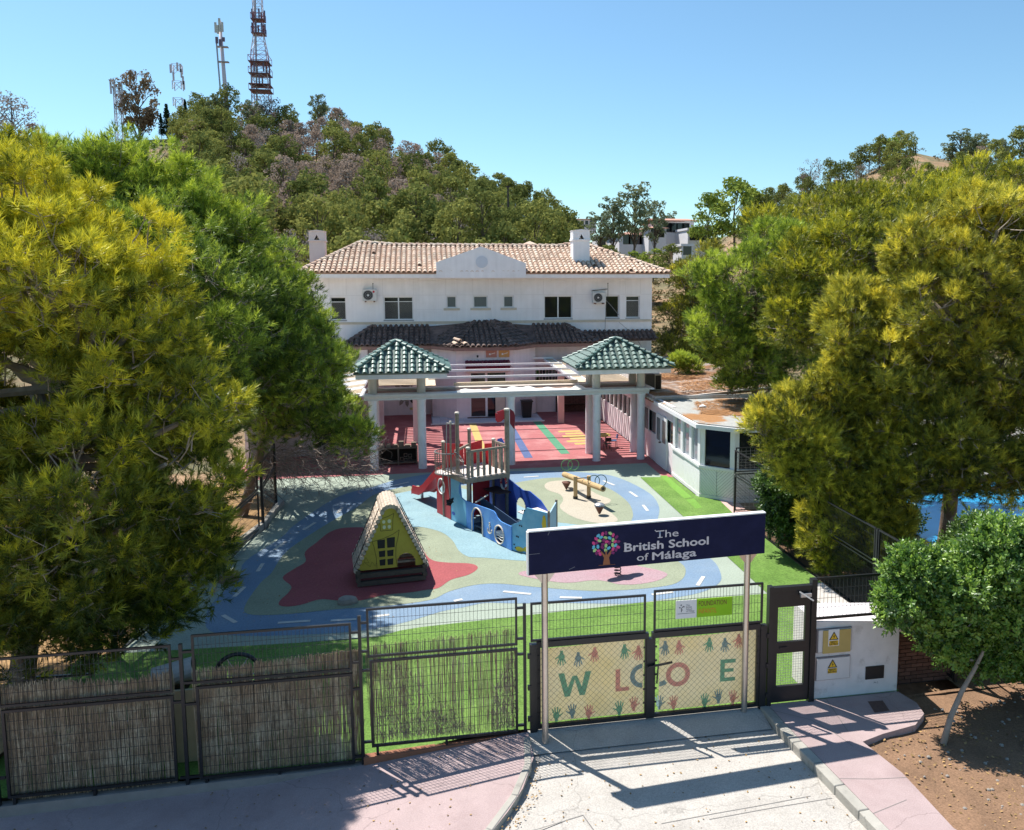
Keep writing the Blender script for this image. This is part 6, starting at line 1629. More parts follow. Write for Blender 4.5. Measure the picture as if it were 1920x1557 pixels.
# ---------------- vegetation ----------------
from mathutils import noise as mnoise
def rdir():
    while True:
        v=Vector((random.uniform(-1,1),random.uniform(-1,1),random.uniform(-1,1)))
        if .05<v.length<=1: return v.normalized()
def perp(d):
    a=d.cross(Vector((0,0,1)))
    if a.length<.1: a=d.cross(Vector((1,0,0)))
    a.normalize(); return a,d.cross(a).normalized()
def needle_tuft(seed,n=26,L=.15,nl=.125,w=.0095,droop=.1):
    random.seed(seed); vs=[];fs=[]
    for i in range(n):
        t=(i/n)**.8; base=Vector((0,0,L*t)); a=random.uniform(0,2*math.pi); sp=lerp(1.05,.35,t)+random.gauss(0,.12)
        d=Vector((math.cos(a)*math.sin(sp),math.sin(a)*math.sin(sp),math.cos(sp))); l=nl*random.uniform(.7,1.15)
        x,y=perp(d); ww=w*random.uniform(.8,1.2); s=x*ww if i%2 else y*ww
        tip=base+d*l+Vector((0,0,-droop*l)); k=len(vs)
        vs+=[base-s*.6,base+s*.6,tip]; fs.append((k,k+1,k+2))
    return vs,fs
def leaf_cluster(seed,n=11,L=.20,ll=.075,w=.024):
    random.seed(seed); vs=[];fs=[]
    for i in range(n):
        t=i/n; base=Vector((0,0,L*t)); a=i*2.4+random.uniform(-.3,.3); sp=lerp(1.4,.5,t)+random.gauss(0,.15)
        d=Vector((math.cos(a)*math.sin(sp),math.sin(a)*math.sin(sp),math.cos(sp))); l=ll*random.uniform(.75,1.2)
        x=d.cross(Vector((0,0,1)));
        if x.length<.05: x=Vector((1,0,0))
        x=(x.normalized()+rdir()*.3).normalized(); ww=w*random.uniform(.8,1.15); k=len(vs)
        nn=d.cross(x)*.006
        vs+=[base+d*l*.1,base+d*l*.5-x*ww+nn,base+d*l*1.05,base+d*l*.5+x*ww+nn]; fs.append((k,k+1,k+2,k+3))
    return vs,fs
def make_group():
    g=bpy.data.node_groups.new('foliage_scatter','GeometryNodeTree')
    g.interface.new_socket('Geometry',in_out='INPUT',socket_type='NodeSocketGeometry'); g.interface.new_socket('Geometry',in_out='OUTPUT',socket_type='NodeSocketGeometry')
    N=g.nodes; L=g.links; gi=N.new('NodeGroupInput'); go=N.new('NodeGroupOutput'); jn=N.new('GeometryNodeJoinGeometry')
    def attr(n,t):
        a=N.new('GeometryNodeInputNamedAttribute'); a.data_type=t; a.inputs['Name'].default_value=n; return [o for o in a.outputs if o.enabled and o.name=='Attribute'][0]
    vid=attr('vid','INT'); rot=attr('rot','FLOAT_VECTOR'); scl=attr('scl','FLOAT')
    er=N.new('FunctionNodeEulerToRotation'); L.new(rot,er.inputs[0])
    def eq(v):
        c=N.new('FunctionNodeCompare'); c.data_type='INT'; c.operation='EQUAL'; ins=[i for i in c.inputs if i.enabled]; L.new(vid,ins[0]); ins[1].default_value=v; return c.outputs[0]
    for k in range(4):
        a=N.new('GeometryNodeSeparateGeometry'); a.domain='POINT'; L.new(gi.outputs[0],a.inputs[0]); L.new(eq(k),a.inputs[1])
        b=N.new('GeometryNodeSeparateGeometry'); b.domain='POINT'; L.new(gi.outputs[0],b.inputs[0]); L.new(eq(100+k),b.inputs[1])
        i=N.new('GeometryNodeInstanceOnPoints'); L.new(a.outputs[0],i.inputs['Points']); L.new(b.outputs[0],i.inputs['Instance']); L.new(er.outputs[0],i.inputs['Rotation']); L.new(scl,i.inputs['Scale'])
        L.new(i.outputs[0],jn.inputs[0])
    L.new(jn.outputs[0],go.inputs[0]); return g
GRP=make_group()
def scatter(name,pts,variants,m,parent,label=None):
    """pts: list of (pos, dir, spin, scale, tint)"""
    off=wloc(parent); vs=[];fs=[];vid=[];rot=[];scl=[];tint=[]
    for k,(v,f) in enumerate(variants):
        n=len(vs); vs+=[tuple(x) for x in v]; fs+=[[i+n for i in q] for q in f]; vid+=[100+k]*len(v); rot+=[0,0,0]*len(v); scl+=[1]*len(v); tint+=[.5]*len(v)
    nv=len(variants)
    for i,(p_,d,sp,s,t) in enumerate(pts):
        vs.append(tuple(p_-off)); q=d.to_track_quat('Z','Y')@Quaternion((0,0,1),sp); e=q.to_euler(); rot+=[e.x,e.y,e.z]; vid.append(i%nv); scl.append(s); tint.append(t)
    me=bpy.data.meshes.new(name); me.from_pydata(vs,[],fs); me.materials.append(m)
    for nm,ty,data,key in (('vid','INT',vid,'value'),('rot','FLOAT_VECTOR',rot,'vector'),('scl','FLOAT',scl,'value'),('tint','FLOAT',tint,'value')):
        a=me.attributes.new(nm,ty,'POINT'); a.data.foreach_set(key,data)
    o=bpy.data.objects.new(name,me); COL.objects.link(o); o.parent=parent
    md=o.modifiers.new('scatter','NODES'); md.node_group=GRP; o['kind']='stuff'
    if label: o['label']=label
    return o
BARK=mat('grey-brown pine bark',(.16,.115,.085),.95,.3,6,.8,20,col2=(.26,.22,.19),c2scale=5,c2thr=.55)
TWIG=mat('pale grey twig',(.30,.25,.21),.9,.25,9,island=.2)
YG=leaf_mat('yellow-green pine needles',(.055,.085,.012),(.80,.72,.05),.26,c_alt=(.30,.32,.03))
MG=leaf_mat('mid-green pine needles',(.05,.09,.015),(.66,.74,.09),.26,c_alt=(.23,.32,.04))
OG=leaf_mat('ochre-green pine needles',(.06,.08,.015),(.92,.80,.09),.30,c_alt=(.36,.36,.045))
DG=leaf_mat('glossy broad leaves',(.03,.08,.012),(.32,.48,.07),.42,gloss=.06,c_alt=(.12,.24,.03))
def blob(px,py,rp,Y,sy=1.,sz=1.):
    c=AY(px,py,Y); k=Y*1.0/1540*(1+abs(c.x)/Y*.15); r=rp*k; return (c,Vector((r,r*sy,r*sz)))
def make_tree(lab,cat,group,name,foot,blobs,m,variants,nclump,ntuft,clump_r,tscale,trunk_r=.22,branch=True,up=.45,seed=1,tintbias=0.,dead=0,inner=.72,trunkm=BARK,twigm=TWIG,limb_from=.35,zmin=.25,keep=None,topyel=0.,lobes=6):
    random.seed(seed)
    nb=[]
    for c,r in blobs:
        r=Vector([max(.25,q-clump_r*.35) for q in r]); nb.append((c,r*.62))
        for _ in range(lobes):
            v=rdir(); v.z=abs(v.z)*1.0 if random.random()<.62 else v.z; f=random.uniform(.34,.52)
            nb.append((c+Vector((v.x*r.x,v.y*r.y,v.z*r.z))*(1.0-f*.9),r*f))
    blobs=nb
    foot=Vector(foot); t=empty(name,foot,lab,cat,group)
    cen=sum((b[0] for b in blobs),Vector((0,0,0)))/len(blobs)
    top=max(b[0].z+b[1].z*.5 for b in blobs)*.5+cen.z*.5-.2
    # trunk
    tp=[]; 
    for i in range(7):
        u=i/6; p=foot.lerp(Vector((cen.x,cen.y,top)),u)+Vector((math.sin(u*4+seed)*.12,math.cos(u*5+seed)*.1,0))*u*2
        tp.append(p)
    tb=MB().tube(tp,[lerp(trunk_r,trunk_r*.25,i/6) for i in range(7)],9); tb.build('trunk',trunkm,t,smooth=True)
    pts=[]; br=MB(); tot=sum(b[1].x*b[1].z for b in blobs)
    for c,r in blobs:
        n=max(3,int(nclump*r.x*r.z/tot))
        # main limb to blob
        if branch and r.x>.5:
            s=foot.lerp(Vector((cen.x,cen.y,top)),max(limb_from,min(.9,(c.z-foot.z-r.z*.7)/max(1,top-foot.z))))
            mid=(s+c)/2+Vector((0,0,-.15*(c-s).length)); br.tube([s,mid,c],[trunk_r*.42,trunk_r*.3,trunk_r*.15],6)
        for k in range(n):
            for _ in range(12):
                v=rdir(); 
                rad=random.uniform(inner,1.02)
                p=c+Vector((v.x*r.x,v.y*r.y,v.z*r.z))*rad
                deep=any(((p-c2).x/r2.x)**2+((p-c2).y/r2.y)**2+((p-c2).z/r2.z)**2<.42 for c2,r2 in blobs if c2 is not c)
                if not deep and p.z>zmin: break
            else: continue
            p+=Vector((random.gauss(0,.1),random.gauss(0,.1),random.gauss(0,.1)))*clump_r
            out=(p-c); out.z*=.6; out=out.normalized() if out.length>.01 else Vector((0,0,1))
            cr_=clump_r*random.uniform(.65,1.25); ct=random.gauss(.42,.18)+tintbias+topyel*(p.z-cen.z)/6
            if branch:
                st=c+(p-c)*random.uniform(.35,.7)+Vector((random.uniform(-.2,.2),random.uniform(-.2,.2),-.25*r.z)); m1=st.lerp(p,.6)+Vector((0,0,-.12*(p-st).length)); br.tube([st,m1,p+out*cr_*.2],[.016,.011,.005],4,cap=False)
            nt_=int(ntuft*random.uniform(.7,1.3))
            for j in range(nt_):
                d=(rdir()+Vector((0,0,1))*up+out*.55)
                if d.length<.1: continue
                d.normalize(); q=p+Vector((d.x*cr_,d.y*cr_,d.z*cr_*.75))*random.uniform(.45,1.)
                if q.z<zmin: continue
                if keep and not keep(q): continue
                dd=(d+Vector((0,0,.55))+rdir()*.35).normalized()
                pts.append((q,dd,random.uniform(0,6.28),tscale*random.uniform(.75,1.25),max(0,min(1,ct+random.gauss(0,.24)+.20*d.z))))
                if branch and j%6==0: br.tube([p+(q-p)*.1,q],[.008,.004],3,cap=False)
    for k in range(dead):
        c,r=random.choice(blobs); v=rdir(); v.z=-abs(v.z)*.6; p=c+Vector((v.x*r.x,v.y*r.y,v.z*r.z))*.5; e=c+Vector((v.x*r.x,v.y*r.y,v.z*r.z))*random.uniform(.95,1.15)
        if e.z<.3: continue
        k1=(p+e)/2+rdir()*.15; br.tube([p,k1,e],[.014,.008,.003],4,cap=False)
        for _ in range(3):
            b_=p.lerp(e,random.uniform(.3,.9)); br.tube([b_,b_+rdir()*.35],[.006,.003],3,cap=False)
    scatter('crown',pts,variants,m,t)
    if br.v: br.build('branches',twigm,t,kind='stuff')
    return t,len(pts)
T15=[needle_tuft(s) for s in (1,2,3,4)]
T25=[needle_tuft(s,n=20,L=.2,nl=.155,w=.0145) for s in (5,6,7,8)]
T40=[needle_tuft(s,n=18,L=.26,nl=.19,w=.019) for s in (9,10,11,12)]
LC_=[leaf_cluster(s) for s in (1,2,3,4)]
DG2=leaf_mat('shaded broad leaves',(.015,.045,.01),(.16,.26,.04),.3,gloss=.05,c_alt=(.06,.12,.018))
# --- the foreground pines
tot=0
def go(*a,**k):
    global tot
    t,n=make_tree(*a,**k); tot+=n; return t
bl=[blob(x,y,r,15.5,1.0) for x,y,r in ((110,525,190),(255,610,160),(20,470,150),(60,740,240),(285,790,165),(120,930,220),(245,1050,150),(80,1105,130),(330,940,110),(250,1165,80),(150,1180,90),(330,1090,85),(20,1190,90),(370,1010,60),(60,1010,120),(-120,720,230),(-120,1000,200))]
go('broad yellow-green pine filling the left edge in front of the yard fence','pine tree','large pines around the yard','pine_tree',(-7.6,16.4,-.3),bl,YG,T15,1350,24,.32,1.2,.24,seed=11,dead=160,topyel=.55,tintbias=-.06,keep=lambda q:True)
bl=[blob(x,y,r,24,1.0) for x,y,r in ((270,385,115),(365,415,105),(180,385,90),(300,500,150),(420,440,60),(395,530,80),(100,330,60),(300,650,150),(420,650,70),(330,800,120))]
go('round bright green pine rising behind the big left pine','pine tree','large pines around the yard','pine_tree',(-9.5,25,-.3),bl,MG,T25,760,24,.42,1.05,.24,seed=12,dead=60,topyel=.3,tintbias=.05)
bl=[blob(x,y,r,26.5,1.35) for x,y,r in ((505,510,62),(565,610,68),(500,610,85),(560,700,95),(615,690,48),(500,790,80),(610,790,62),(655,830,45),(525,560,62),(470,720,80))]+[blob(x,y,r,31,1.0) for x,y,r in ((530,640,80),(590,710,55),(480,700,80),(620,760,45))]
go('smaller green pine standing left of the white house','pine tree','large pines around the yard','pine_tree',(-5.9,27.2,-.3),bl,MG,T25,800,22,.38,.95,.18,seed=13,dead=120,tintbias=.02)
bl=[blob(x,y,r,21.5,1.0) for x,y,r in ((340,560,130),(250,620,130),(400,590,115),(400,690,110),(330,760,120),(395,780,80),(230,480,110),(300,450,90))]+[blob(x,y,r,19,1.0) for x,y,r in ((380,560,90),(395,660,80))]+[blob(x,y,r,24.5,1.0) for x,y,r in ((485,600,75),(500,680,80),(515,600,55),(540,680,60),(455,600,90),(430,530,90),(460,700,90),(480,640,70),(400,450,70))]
go('shady green pine between the big left pine and the yard kerb','pine tree','large pines around the yard','pine_tree',(-7.6,22.5,-.3),bl,MG,T25,800,17,.38,1.05,.22,seed=15,dead=40,tintbias=-.1)  # mostly hidden pine, added and spread to cast shade on the yard
bl=[blob(x,y,r,20,1.0) for x,y,r in ((10,330,60),(-60,420,120),(60,370,50),(-160,330,150))]
go('yellowish pine peeking in at the far left edge','pine tree','large pines around the yard','pine_tree',(-14.5,20,-.3),bl,YG,T25,220,24,.42,1.05,.2,seed=14,dead=20)
# right side
bl=[blob(x,y,r,17.5,1.0) for x,y,r in ((1850,480,135),(1940,560,170),(1770,590,150),(1880,700,170),(1730,500,90),(1790,830,110),(1880,850,110),(1960,820,150),(1700,700,95),(1790,900,60),(1720,860,70))]
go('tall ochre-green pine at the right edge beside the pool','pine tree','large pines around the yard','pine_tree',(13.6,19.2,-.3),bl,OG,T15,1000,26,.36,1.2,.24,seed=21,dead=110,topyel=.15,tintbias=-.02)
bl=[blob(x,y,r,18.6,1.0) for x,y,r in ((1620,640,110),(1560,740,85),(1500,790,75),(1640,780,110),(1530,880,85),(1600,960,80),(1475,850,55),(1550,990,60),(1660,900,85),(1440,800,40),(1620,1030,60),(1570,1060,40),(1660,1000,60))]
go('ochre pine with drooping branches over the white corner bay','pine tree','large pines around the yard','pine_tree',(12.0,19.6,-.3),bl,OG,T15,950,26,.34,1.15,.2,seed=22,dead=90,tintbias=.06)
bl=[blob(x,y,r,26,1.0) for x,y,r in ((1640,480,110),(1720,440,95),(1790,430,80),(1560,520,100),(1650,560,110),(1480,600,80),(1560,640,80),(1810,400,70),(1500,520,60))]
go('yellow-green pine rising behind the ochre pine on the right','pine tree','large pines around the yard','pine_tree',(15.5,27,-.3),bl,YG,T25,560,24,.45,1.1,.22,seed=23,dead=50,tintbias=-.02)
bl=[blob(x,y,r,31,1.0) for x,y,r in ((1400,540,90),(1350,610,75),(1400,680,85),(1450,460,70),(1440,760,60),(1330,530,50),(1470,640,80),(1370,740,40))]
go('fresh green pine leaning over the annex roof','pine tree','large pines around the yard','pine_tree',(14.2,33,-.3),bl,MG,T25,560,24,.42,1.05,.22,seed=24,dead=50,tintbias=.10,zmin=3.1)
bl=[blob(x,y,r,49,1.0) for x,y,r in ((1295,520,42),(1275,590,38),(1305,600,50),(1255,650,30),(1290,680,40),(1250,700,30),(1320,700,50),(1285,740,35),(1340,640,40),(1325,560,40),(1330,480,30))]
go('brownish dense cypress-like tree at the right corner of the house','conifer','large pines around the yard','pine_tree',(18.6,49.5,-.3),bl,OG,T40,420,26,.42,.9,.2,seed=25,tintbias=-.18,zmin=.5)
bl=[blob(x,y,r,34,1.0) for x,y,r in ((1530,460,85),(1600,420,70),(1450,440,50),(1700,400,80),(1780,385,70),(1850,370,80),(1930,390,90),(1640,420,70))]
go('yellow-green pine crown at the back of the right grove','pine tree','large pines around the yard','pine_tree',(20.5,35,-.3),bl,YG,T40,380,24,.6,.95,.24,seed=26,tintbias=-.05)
bl=[blob(x,y,r,38,1.0) for x,y,r in ((1292,688,14),(1278,680,12))]
go('small bright green bush above the annex roof','bush',None,'bush',(14.6,39,2.9),bl,MG,T40,14,30,.4,.7,.04,seed=27,tintbias=.2,zmin=2.9,branch=False)
# broadleaf tree and hedge
bl=[blob(x+28,y+8,r,12.2,1.0) for x,y,r in ((1718,1125,45),(1770,1130,80),(1860,1080,105),(1850,1190,95),(1930,1270,95),(1800,1210,55),(1930,1025,50),(1980,1150,120),(1900,1345,50),(1670,1135,28),(1740,1190,40),(1850,1290,50),(1690,1080,30))]
go('small broadleaf tree with glossy green leaves beside the meter wall','broadleaf tree',None,'broadleaf_tree',(8.31,11.44,-.08),bl,DG,LC_,720,26,.27,1.0,.055,seed=31,lobes=12,trunkm=mat('pale smooth bark',(.34,.28,.23),.9,.2,9,.4,30),limb_from=.5,tintbias=.12,zmin=.55)
bl=[blob(x,y,r*.8,21.5,1.0) for x,y,r in ((1590,1080,70),(1540,1050,60),(1640,1120,70),(1680,1060,80),(1600,1140,45),(1650,1010,80),(1720,1020,60),(1500,1000,50),(1560,1000,60),(1740,1090,60))]
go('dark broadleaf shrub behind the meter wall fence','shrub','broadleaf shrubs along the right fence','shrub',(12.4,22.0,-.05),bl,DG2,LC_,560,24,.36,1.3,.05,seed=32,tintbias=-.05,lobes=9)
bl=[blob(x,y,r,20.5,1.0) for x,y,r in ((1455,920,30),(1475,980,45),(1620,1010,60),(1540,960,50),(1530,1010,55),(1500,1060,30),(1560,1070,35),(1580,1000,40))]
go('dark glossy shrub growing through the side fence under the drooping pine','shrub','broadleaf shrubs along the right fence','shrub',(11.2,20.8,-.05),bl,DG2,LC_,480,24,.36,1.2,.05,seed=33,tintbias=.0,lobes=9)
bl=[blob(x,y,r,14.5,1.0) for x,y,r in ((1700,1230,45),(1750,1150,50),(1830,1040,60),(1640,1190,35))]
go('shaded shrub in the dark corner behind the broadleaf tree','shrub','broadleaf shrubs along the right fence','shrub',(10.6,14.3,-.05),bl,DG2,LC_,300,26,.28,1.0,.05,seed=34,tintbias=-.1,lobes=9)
print('tufts',tot)
# dead branches tangle low under the small left pine
random.seed(77)
db=MB(); 
for i in range(420):
    px=random.uniform(495,705); py=random.uniform(838,905)+ (px-600)*-.05; Y=random.uniform(27.5,31); a=AY(px,py,Y)
    if a.z<.35: a.z=.4+random.random()*.4
    d=(a-Vector((-5.9,29.4,1.6))); d.normalize(); q=a-d*random.uniform(.2,.6); path=[q]
    for _ in range(6):
        d=(d+rdir()*.55).normalized(); q=q+d*random.uniform(.10,.24)
        if q.z<.2: q.z=.2+random.random()*.1
        path.append(q)
    db.tube(path,[.012,.011,.009,.008,.006,.004,.003],4,cap=False)
    for _ in range(3):
        b0=random.choice(path[2:]); e1=b0+rdir()*.2; db.tube([b0,e1,e1+rdir()*.15],[.006,.004,.002],3,cap=False)
for i in range(200):
    px=random.uniform(430,560); py=random.uniform(880,1000); Y=random.uniform(26,30); a=AY(px,py,Y)
    if a.z<.15 or a.x>-4.95: continue
    b_=a+rdir()*.6; db.tube([a,(a+b_)/2+rdir()*.08,b_],[.010,.007,.003],4,cap=False)
tag(db.build('dead_branches',mat('bleached dead twig',(.24,.19,.165),.9,.2,9,island=.5),origin=(-5.9,29.4,0),kind='stuff'),'tangle of bare grey branches under the small left pine','branches')

# ---------------- hillside trees ----------------
def card_tree(seed,h,r,n,leaf,shape='pine',trunk=.12,tm=None):
    """mesh pair for far trees: crown of small leaf faces in clumps, base at origin"""
    random.seed(seed); cr=MB(); clumps=[]
    nc=int(14+h*2.2)*(4 if shape=='cypress' else 1)
    for k in range(nc):
        if shape=='pine': z=h*random.uniform(.38,.97); rr=r*math.sin(min(1,max(0,(z/h-.22)/.78))*math.pi*.86+.25)
        elif shape=='cypress': z=h*random.uniform(.05,.98); rr=r*(1-(z/h)**1.6)
        elif shape=='euc': z=h*random.uniform(.4,1.); rr=r*(.55+.45*math.sin((z/h-.4)/.6*math.pi))
        else: z=h*random.uniform(.25,.95); rr=r*math.sin(min(1,(z/h-.1)/.9)*math.pi)
        a=random.uniform(0,6.283); q=rr*random.uniform(.3,1)**.6 if shape!='cypress' else rr*.6; clumps.append((Vector((math.cos(a)*q,math.sin(a)*q,z)),r*random.uniform(.24,.42)*(1 if shape!='euc' else .75)) if shape!='cypress' else (Vector((math.cos(a)*q,math.sin(a)*q,z)),.12+.5*rr))
    for i in range(n):
        c,cr_=random.choice(clumps); v=rdir(); 
        if v.z<-.2 and random.random()<.5: v.z=-v.z
        p=c+Vector((v.x,v.y,v.z*.75))*cr_*random.uniform(.6,1.08); d=(v+rdir()*.8).normalized(); x,y=perp(d); l=leaf*random.uniform(.6,1.3)
        cr.add([p-x*l-y*l*.5,p+x*l*.9-y*l*.4,p+x*l*.1+y*l],[(0,1,2)])
    tb=MB(); tb.tube([(0,0,-1.0),(.1*r*math.sin(seed),.0,h*.45),(0,.1*r*math.cos(seed),h*.9)],[trunk,trunk*.7,trunk*.2],6)
    for k,(c,cr_) in enumerate(clumps):
        if k%2==0 or shape=='euc': tb.tube([(0,0,max(h*.2,c.z-h*.22)),(c.x*.6,c.y*.6,c.z-h*.05),tuple(c)],[trunk*.4,trunk*.25,trunk*.1],4,cap=False)
    return cr,tb
HP=leaf_mat('hill pine foliage',(.085,.105,.03),(.37,.365,.10),.25,attr=False,gloss=.0,c_alt=(.22,.24,.07),obj=True)
HB=leaf_mat('dying brown pine foliage',(.26,.20,.16),(.46,.36,.30),.3,attr=False,gloss=.0,obj=True)
HGY=leaf_mat('bare grey twig crown',(.24,.20,.18),(.40,.35,.32),.2,attr=False,gloss=.0,obj=True)
HE=leaf_mat('eucalyptus foliage',(.11,.14,.07),(.30,.33,.19),.3,attr=False,gloss=.0,obj=True)
HEB=leaf_mat('brownish eucalyptus foliage',(.15,.11,.075),(.38,.28,.17),.3,attr=False,gloss=.0,obj=True)
HC=leaf_mat('dark cypress foliage',(.012,.028,.014),(.04,.07,.03),.2,attr=False,gloss=.0,obj=True)
HGN=leaf_mat('fresh green foliage',(.13,.19,.04),(.36,.42,.08),.3,attr=False,gloss=.0,obj=True)
HTR=mat('distant trunk',(.13,.10,.08),.95,.2,2)
def proto(seed,h,r,n,leaf,shape,m,trunk=.12):
    a,b=card_tree(seed,h,r,n,leaf,shape,trunk); return (a.mesh('crown',m),b.mesh('trunk',HTR))
PR={'pine':[proto(40+i,6.8+i*.5,2.5+.2*(i%2),1500,.19,'pine',HP) for i in range(4)],
 'brown':[proto(50+i,6.2+i*.4,2.1,1000,.15,'pine',HB) for i in range(2)],
 'grey':[proto(55+i,6.0,2.1,600,.11,'pine',HGY) for i in range(2)],
 'euc':[proto(60+i,12.,3.4,1500,.24,'euc',HE,.2) for i in range(2)],
 'eucb':[proto(64,15.5,6.2,2800,.34,'euc',HEB,.35)],
 'cyp':[proto(66+i,8.,1.0,2400,.15,'cypress',HC) for i in range(2)],
 'green':[proto(70+i,6.,2.7,1500,.2,'bush',HGN) for i in range(2)]}
def place(kind,X,Y,z,s,lab,group,cat='tree',name='hill_tree',idx=None,sz=1.):
    me=PR[kind][random.randrange(len(PR[kind])) if idx is None else idx]
    e=empty(name,(X,Y,z),lab,cat,group,rz=random.uniform(0,6.28)); e.scale=(s,s,s*sz*random.uniform(1.0,1.3))
    for nm,m_ in (('crown',me[0]),('trunk',me[1])):
        o=bpy.data.objects.new(nm,m_); COL.objects.link(o); o.parent=e
    return e
def farpt(px,py,d):
    r=ray(px,py); h=math.hypot(r.x,r.y); return Vector((r.x*d/h,r.y*d/h,EYE+r.z*d/h))
def polar(px,d):
    a=math.atan((px-CX)/1550)+YAW; return d*math.sin(a),d*math.cos(a)
random.seed(101)
GLEFT='pines on the wooded hill behind the house'; GRIGHT='trees on the dry hill at the right'; GMID='trees in the valley behind the house'
placed=[]
cnt=0; tries=0
LABS={'pine':'green pine on the wooded hillside behind the house','brown':'browned dying pine on the wooded hillside behind the house','grey':'bare grey tree on the wooded hillside behind the house'}
while cnt<290 and tries<16000:
    tries+=1
    px=random.uniform(380,1075); d=random.uniform(66,172); X,Y=polar(px,d)
    D=interp(px,CRD); 
    if d>D*1.02: continue
    z=terrain(X,Y); 
    # visible only
    if any((X-a)**2+(Y-b)**2<(3.0+d*.005)**2 for a,b in placed): continue
    row=520-(z+4.5-EYE)/d*1550
    if px<560 and d>130 and random.random()<.45: continue
    k='pine'
    if 470<px<830 and 95<d<165 and random.random()<.55: k='brown'
    elif random.random()<(.30 if px<560 else .10): k='grey'
    if px>1020 and random.random()<.4: k='pine'
    s=random.uniform(.7,1.02)
    if d<95: s*=1.05
    zone='behind the left pines' if px<560 else 'above the left chimney' if px<690 else 'left of the pediment' if px<830 else 'above the pediment' if px<950 else 'towards its right foot'
    hz_='near the crest' if d>.86*D else 'high up' if d>.74*D else 'halfway up' if d>.62*D else 'low down' if d>.5*D else 'at the very foot'
    zone=('below the lattice tower' if px<500 else 'right of the lattice tower') if px<560 else ('above the left chimney' if px<625 else 'above the left roof peak') if px<690 else ('left of the pediment' if px>760 else 'well left of the pediment') if px<830 else ('above the pediment' if px<905 else 'above the thin pole') if px<950 else zone
    lb={'pine':('big ' if s>.92 else 'small ' if s<.78 else '')+'green pine','brown':'browned pine','grey':'bare grey tree'}[k]+' '+hz_+' on the hill, '+zone
    placed.append((X,Y)); place(k,X,Y,z-.3,s,lb,GLEFT,'pine tree' if k!='grey' else 'bare tree'); cnt+=1
print('hill trees',cnt)
# front edge of the wood: fresh green rounded crowns above the roof ridge
for px,py,d,s,k in ((757,452,72,.55,'green'),(800,448,74,.62,'pine'),(860,445,72,.8,'pine'),(905,440,73,.8,'pine'),(1005,445,75,.8,'pine'),(1040,440,80,.7,'pine'),(955,450,78,.6,'pine'),(1075,448,85,.7,'pine'),(700,458,70,.75,'grey'),(690,455,71,.6,'grey')):
    X,Y=polar(px,d); z=EYE+(520-py)/1550*d-2.0; place(k,X,Y,z-2.6*s,s,{'green':'bright green rounded pine just above the left of the roof ridge','pine':'rounded green pine behind the roof ridge, '+{800:'next to the bright green one',860:'just left of the pediment tip',905:'directly above the pediment',955:'at the thin dark pole',1005:'between the thin pole and right chimney',1040:'just left of the right chimney',1075:'directly behind the right chimney'}.get(px,''),'grey':'bare grey bush rising behind the left of the roof ridge'}[k],GMID,'tree','valley_tree')
# valley eucalypts right of the chimney
def eu(px,top,bot,d,k,lab,grp,name='eucalyptus_tree',cat='tree',wide=1.,hproto=12.):
    q=farpt(px,(top+bot)/2,d); X,Y=q.x,q.y; zt=farpt(px,top,d).z; zb=farpt(px,bot,d).z; s=(zt-zb)/hproto
    e=place(k,X,Y,zb,s,lab,grp,cat,name); e.scale=(s*wide,s*wide,s); return e
GEU='tall sparse trees behind the right of the roof'
eu(1150,372,500,82,'euc','tall sparse tree just right of the right chimney',GEU); eu(1190,348,500,84,'euc','tallest sparse tree behind the right end of the roof',GEU); eu(1228,378,500,86,'euc','thin grey-green tree right of the tallest sparse tree',GEU,wide=.7)
eu(1125,400,490,90,'euc','low tree directly behind the right chimney',GEU,wide=1.2); eu(1260,400,480,130,'euc','small dark tree against the sky above the white villas',GEU,wide=.9)
for i,(px,top,bot,d) in enumerate(((1320,425,480,110),(1180,462,530,72),(1255,470,530,72),(1225,458,520,78),(1140,462,520,70))):
    eu(px,top,bot,d,'green' if i%2 else 'pine','leafy tree among the white villas in the valley',GMID,'valley_tree','tree',1.2,6.8)
eu(1380,340,470,90,'green','big spreading green tree at the foot of the right hill',GRIGHT,'hill_tree','tree',.95,6.)
eu(1330,368,470,92,'green','rounded green tree left of the big spreading tree',GRIGHT,'hill_tree','tree',.9,6.)
eu(1430,365,470,92,'pine','green pine right of the big spreading tree',GRIGHT,'hill_tree','tree',.8,6.8)
# right hill cover
random.seed(202); placed=[]; cnt=0; tries=0
while cnt<120 and tries<6000:
    tries+=1
    px=random.uniform(1400,1960); D=interp(px,CRD); d=random.uniform(95,D*1.0); X,Y=polar(px,d); z=terrain(X,Y)
    if any((X-a)**2+(Y-b)**2<5.0**2 for a,b in placed): continue
    if 1690<px<1790 and d>D*.80: continue
    if px>1880 and random.random()<.4: continue
    placed.append((X,Y)); k=random.choice(['pine','pine','pine','brown','grey','pine'])
    place(k,X,Y,z-.3,random.uniform(.45,.75),{'pine':'green tree','brown':'browned tree','grey':'bare grey tree'}[k]+(' high' if d>.85*D else ' midway up' if d>.7*D else ' low')+' on the right hill, '+('at its left foot' if px<1500 else 'left of the bare hilltop' if px<1680 else 'under the bare hilltop' if px<1790 else 'by the right edge'),GRIGHT,'tree'); cnt+=1
eu(1520,295,372,160,'grey','bare pale tree on the skyline at the left of the right hill',GRIGHT,'hill_tree','bare tree',.8,6.)
eu(1665,262,320,165,'green','dark rounded tree on the crest of the right hill',GRIGHT,'hill_tree','tree',1.5,6.); eu(1630,275,325,165,'pine','lower dark tree on the crest of the right hill',GRIGHT,'hill_tree','tree',1.5,6.8)
